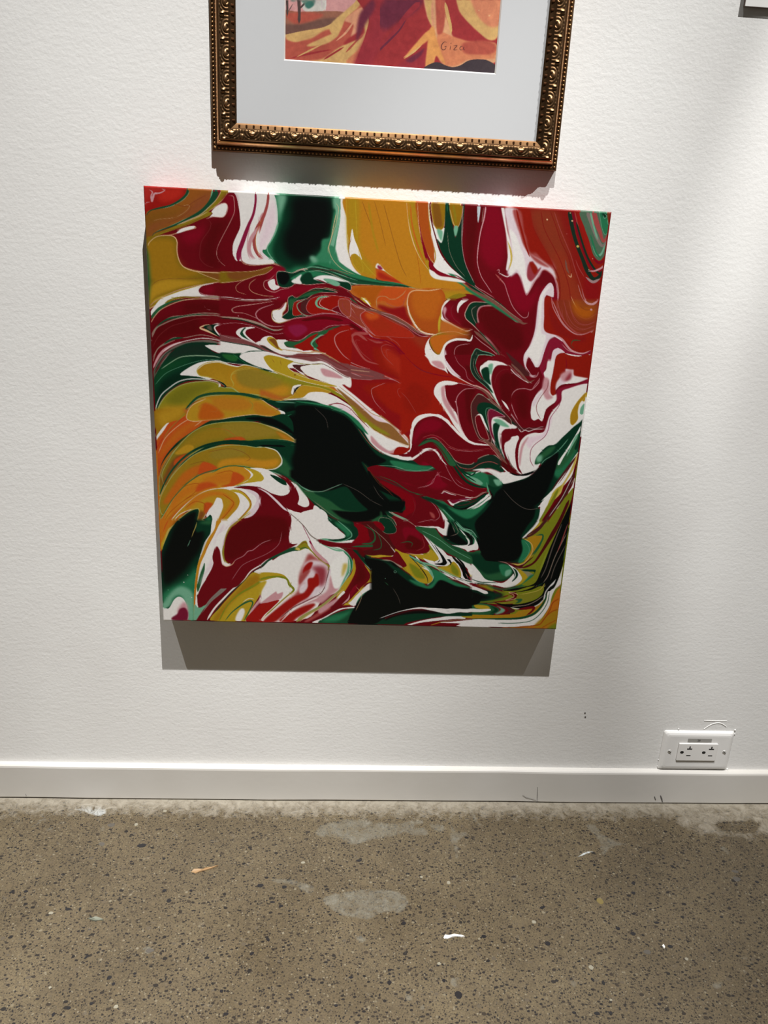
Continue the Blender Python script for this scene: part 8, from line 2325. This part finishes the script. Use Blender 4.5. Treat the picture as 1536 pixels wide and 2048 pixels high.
if gp.data.polygons[0].normal.y>0: gp.data.flip_normals()
for o in (pc,): pass
for ch in list(bpy.data.objects):
    if ch.parent is root or (ch.parent and ch.parent.parent is root): pass
# ------------------------------------------------------------------ caption card at the upper right
lx,lz=wall_at(1490,12,.006); root2=empty('caption_card',(lx+.07,0,lz)); tag(root2,'white foam board caption card cut off by the top right corner','label')
m_card=mat('white_card',(.84,.83,.80),.6)[0]; m_foam=mat('shaded_foam_core',tuple(lin((120,104,98))),.9)[0]  # dark core colour paints in the shade on the card's underside
bm=bmesh.new(); box(bm,-.07,.07,-.0062,-.0052,0,.09,.0002,1); from_bm('card_face',bm,m_card,root2)
bm=bmesh.new(); box(bm,-.0695,.0695,-.0052,-.0002,.0004,.0896); from_bm('shaded_foam_core',bm,m_foam,root2)
# ------------------------------------------------------------------ duplex receptacle
ox,oz=wall_at(1316.5,1543.5,.004); ox2,oz2=wall_at(1468,1463,.004); oxa,_=wall_at(1332,1460,.004)
PWd=.124; PH=.0775; X0=(ox+ox2-PWd+oxa)/3.0*1.0; X0=.5701; Z0=.0664
root3=empty('electrical_outlet',(X0+PWd/2,0,Z0)); tag(root3,'white double wall socket on its side, resting above the baseboard at right','outlet')
m_pl,nt,b=mat('white_nylon',(.80,.79,.77),.28); m_pl2=mat('white_socket_plastic',(.80,.785,.76),.35)[0]; m_slot=mat('socket_slot_dark',(.012,.011,.010),.7)[0]; m_scr=mat('painted_screw',(.66,.65,.62),.35,.3)[0]
hx,hz=PWd/2,PH/2; cz0=hz
# plate: bevelled rim, flat middle with an opening
def loop(bm,sx,sz,y,rr,n=5):
    vs=[]
    for (qx,qz,a0) in ((1,1,0),(-1,1,90),(-1,-1,180),(1,-1,270)):
        for k in range(n):
            a=math.radians(a0+90*k/(n-1)); vs.append(bm.verts.new((qx*(sx-rr)+rr*math.cos(a),y,cz0+qz*(sz-rr)+rr*math.sin(a))))
    return vs
OXW,OZW=.0345,.0172; ocx=-.0010   # decorator opening turned on its side
bm=bmesh.new(); Ls=[loop(bm,hx,hz,-.0003,.004),loop(bm,hx-.0002,hz-.0002,-.0016,.004),loop(bm,hx-.0030,hz-.0030,-.0044,.004),loop(bm,hx-.0062,hz-.0062,-.0057,.004),loop(bm,hx-.009,hz-.009,-.0060,.004),loop(bm,OXW+.0005,OZW+.0005,-.0058,.001),loop(bm,OXW+.0003,OZW+.0003,-.0030,.001)]
for a,b_ in zip(Ls,Ls[1:]):
    for k in range(len(a)): bm.faces.new((a[k],a[(k+1)%len(a)],b_[(k+1)%len(a)],b_[k]))
bmesh.ops.recalc_face_normals(bm,faces=bm.faces); pl=from_bm('wall_plate',bm,m_pl,root3)
f=min(pl.data.polygons,key=lambda p:abs(p.center.y+.0059)); 
if f.normal.y>0: pl.data.flip_normals()
bm=bmesh.new(); box(bm,-OXW,OXW,-.0082,-.0020,cz0-OZW,cz0+OZW,.0010,3); rec=from_bm('receptacle',bm,m_pl2,root3)
def slotbox(x0,x1,z0,z1): 
    bm=bmesh.new(); box(bm,x0,x1,-.00835,-.0075,z0,z1,.0001,1); return from_bm('slot',bm,m_slot,rec)
for s in (-.0150,.0235):
    # upper neutral slot in a T, lower hot slot, ground hole at the left
    slotbox(s-.0045,s+.0045,cz0+.0056,cz0+.0078); slotbox(s-.0010,s+.0013,cz0+.0077,cz0+.0120)
    slotbox(s-.0038,s+.0038,cz0-.0074,cz0-.0054)
    bm=bmesh.new(); bmesh.ops.create_cone(bm,cap_ends=True,segments=14,radius1=.0026,radius2=.0026,depth=.0009)
    bmesh.ops.rotate(bm,verts=bm.verts,matrix=Matrix.Rotation(math.pi/2,3,'X')); bmesh.ops.translate(bm,verts=bm.verts,vec=(s-.0130,-.0079,cz0)); 
    for v in bm.verts:
        if v.co.x>s-.0130+.001: v.co.x+=.0012
    from_bm('ground_hole',bm,m_slot,rec)
for sx in (-.0485,.0485):
    bm=bmesh.new(); bmesh.ops.create_uvsphere(bm,u_segments=16,v_segments=8,radius=.0034)
    for v in bm.verts: v.co.z*=.35
    bmesh.ops.rotate(bm,verts=bm.verts,matrix=Matrix.Rotation(math.pi/2,3,'X')); bmesh.ops.translate(bm,verts=bm.verts,vec=(sx,-.0060,cz0)); sc=from_bm('plate_screw',bm,m_scr,root3,True)
    bm=bmesh.new(); box(bm,-.0030,.0030,-.0004,.0004,-.0004,.0004); bmesh.ops.rotate(bm,verts=bm.verts,matrix=Matrix.Rotation(math.radians(40),3,'Y')); bmesh.ops.translate(bm,verts=bm.verts,vec=(sx,-.0071,cz0)); from_bm('screw_slot',bm,m_slot,sc)
m_tape=mat('clear_label_tape',(.34,.33,.31),.25)[0]
bm=bmesh.new(); box(bm,-.020,.022,-.00612,-.0058,cz0+.0190,cz0+.0262,.0003,1); tp=from_bm('label_strip',bm,m_tape,root3)
def text(body,size,loc,m,parent,name='printed_number'):
    cu=bpy.data.curves.new(name,'FONT'); cu.body=body; cu.size=size; cu.align_x='CENTER'; cu.extrude=.00005
    o=bpy.data.objects.new(name,cu); C.objects.link(o); dg=bpy.context.evaluated_depsgraph_get(); me=bpy.data.meshes.new_from_object(o.evaluated_get(dg)); bpy.data.objects.remove(o)
    me.transform(Matrix.Translation(loc)@Matrix.Rotation(math.pi/2,4,'X')); me.materials.clear(); me.materials.append(m); return link(name,me,parent)
text('28',.0052,(-.0005,-.0062,cz0+.0208),m_slot,tp)
# ------------------------------------------------------------------ scraps lying on the floor
def chip(name,px,th,col,label,cat,rough=.6,curl=.0015):
    pts=[floor_at(x,y) for x,y in px]; cx=sum(p[0] for p in pts)/len(pts); cy=sum(p[1] for p in pts)/len(pts)
    bm=bmesh.new(); n=len(pts)
    lo=[bm.verts.new((x-cx,y-cy,0)) for x,y in pts]; hi=[bm.verts.new(((x-cx)*.94,(y-cy)*.94,th+curl*abs(math.sin(i*1.9)))) for i,(x,y) in enumerate(pts)]
    c=bm.verts.new((0,0,th*1.1))
    for k in range(n):
        k2=(k+1)%n; bm.faces.new((lo[k],lo[k2],hi[k2],hi[k])); bm.faces.new((hi[k],hi[k2],c))
    bm.faces.new(lo); bmesh.ops.recalc_face_normals(bm,faces=bm.faces)
    o=from_bm(name,bm,mat(name,tuple(lin(col)),rough)[0]); o.location=(cx,cy,.0002); return tag(o,label,cat)
chip('paint_flake',[(887,1875),(889,1871),(897,1872),(908,1869),(917,1871),(923,1870),(930,1874),(922,1875),(915,1873),(905,1875),(895,1878),(889,1878)],.0006,(235,232,226),'long ragged white paint flake lying on the concrete','paint flake')
chip('paint_sliver',[(1324,1891),(1327,1890),(1330,1895),(1329,1898),(1326,1896)],.0005,(240,238,230),'tiny white paint sliver lying at the lower right','paint flake')
chip('wood_splinter',[(382,1744),(387,1740),(395,1739),(404,1740),(412,1737),(424,1734),(437,1732),(425,1737),(412,1741),(402,1744),(391,1747)],.0007,(150,120,84),'tan wood splinter with a long thin tail on the floor','splinter')
chip('plaster_crumb',[(176,1836),(184,1837),(192,1834),(201,1837),(208,1841),(198,1841),(190,1843),(180,1840)],.0006,(112,114,100),'grey-green crumb of plaster lying on the floor at left','crumb')
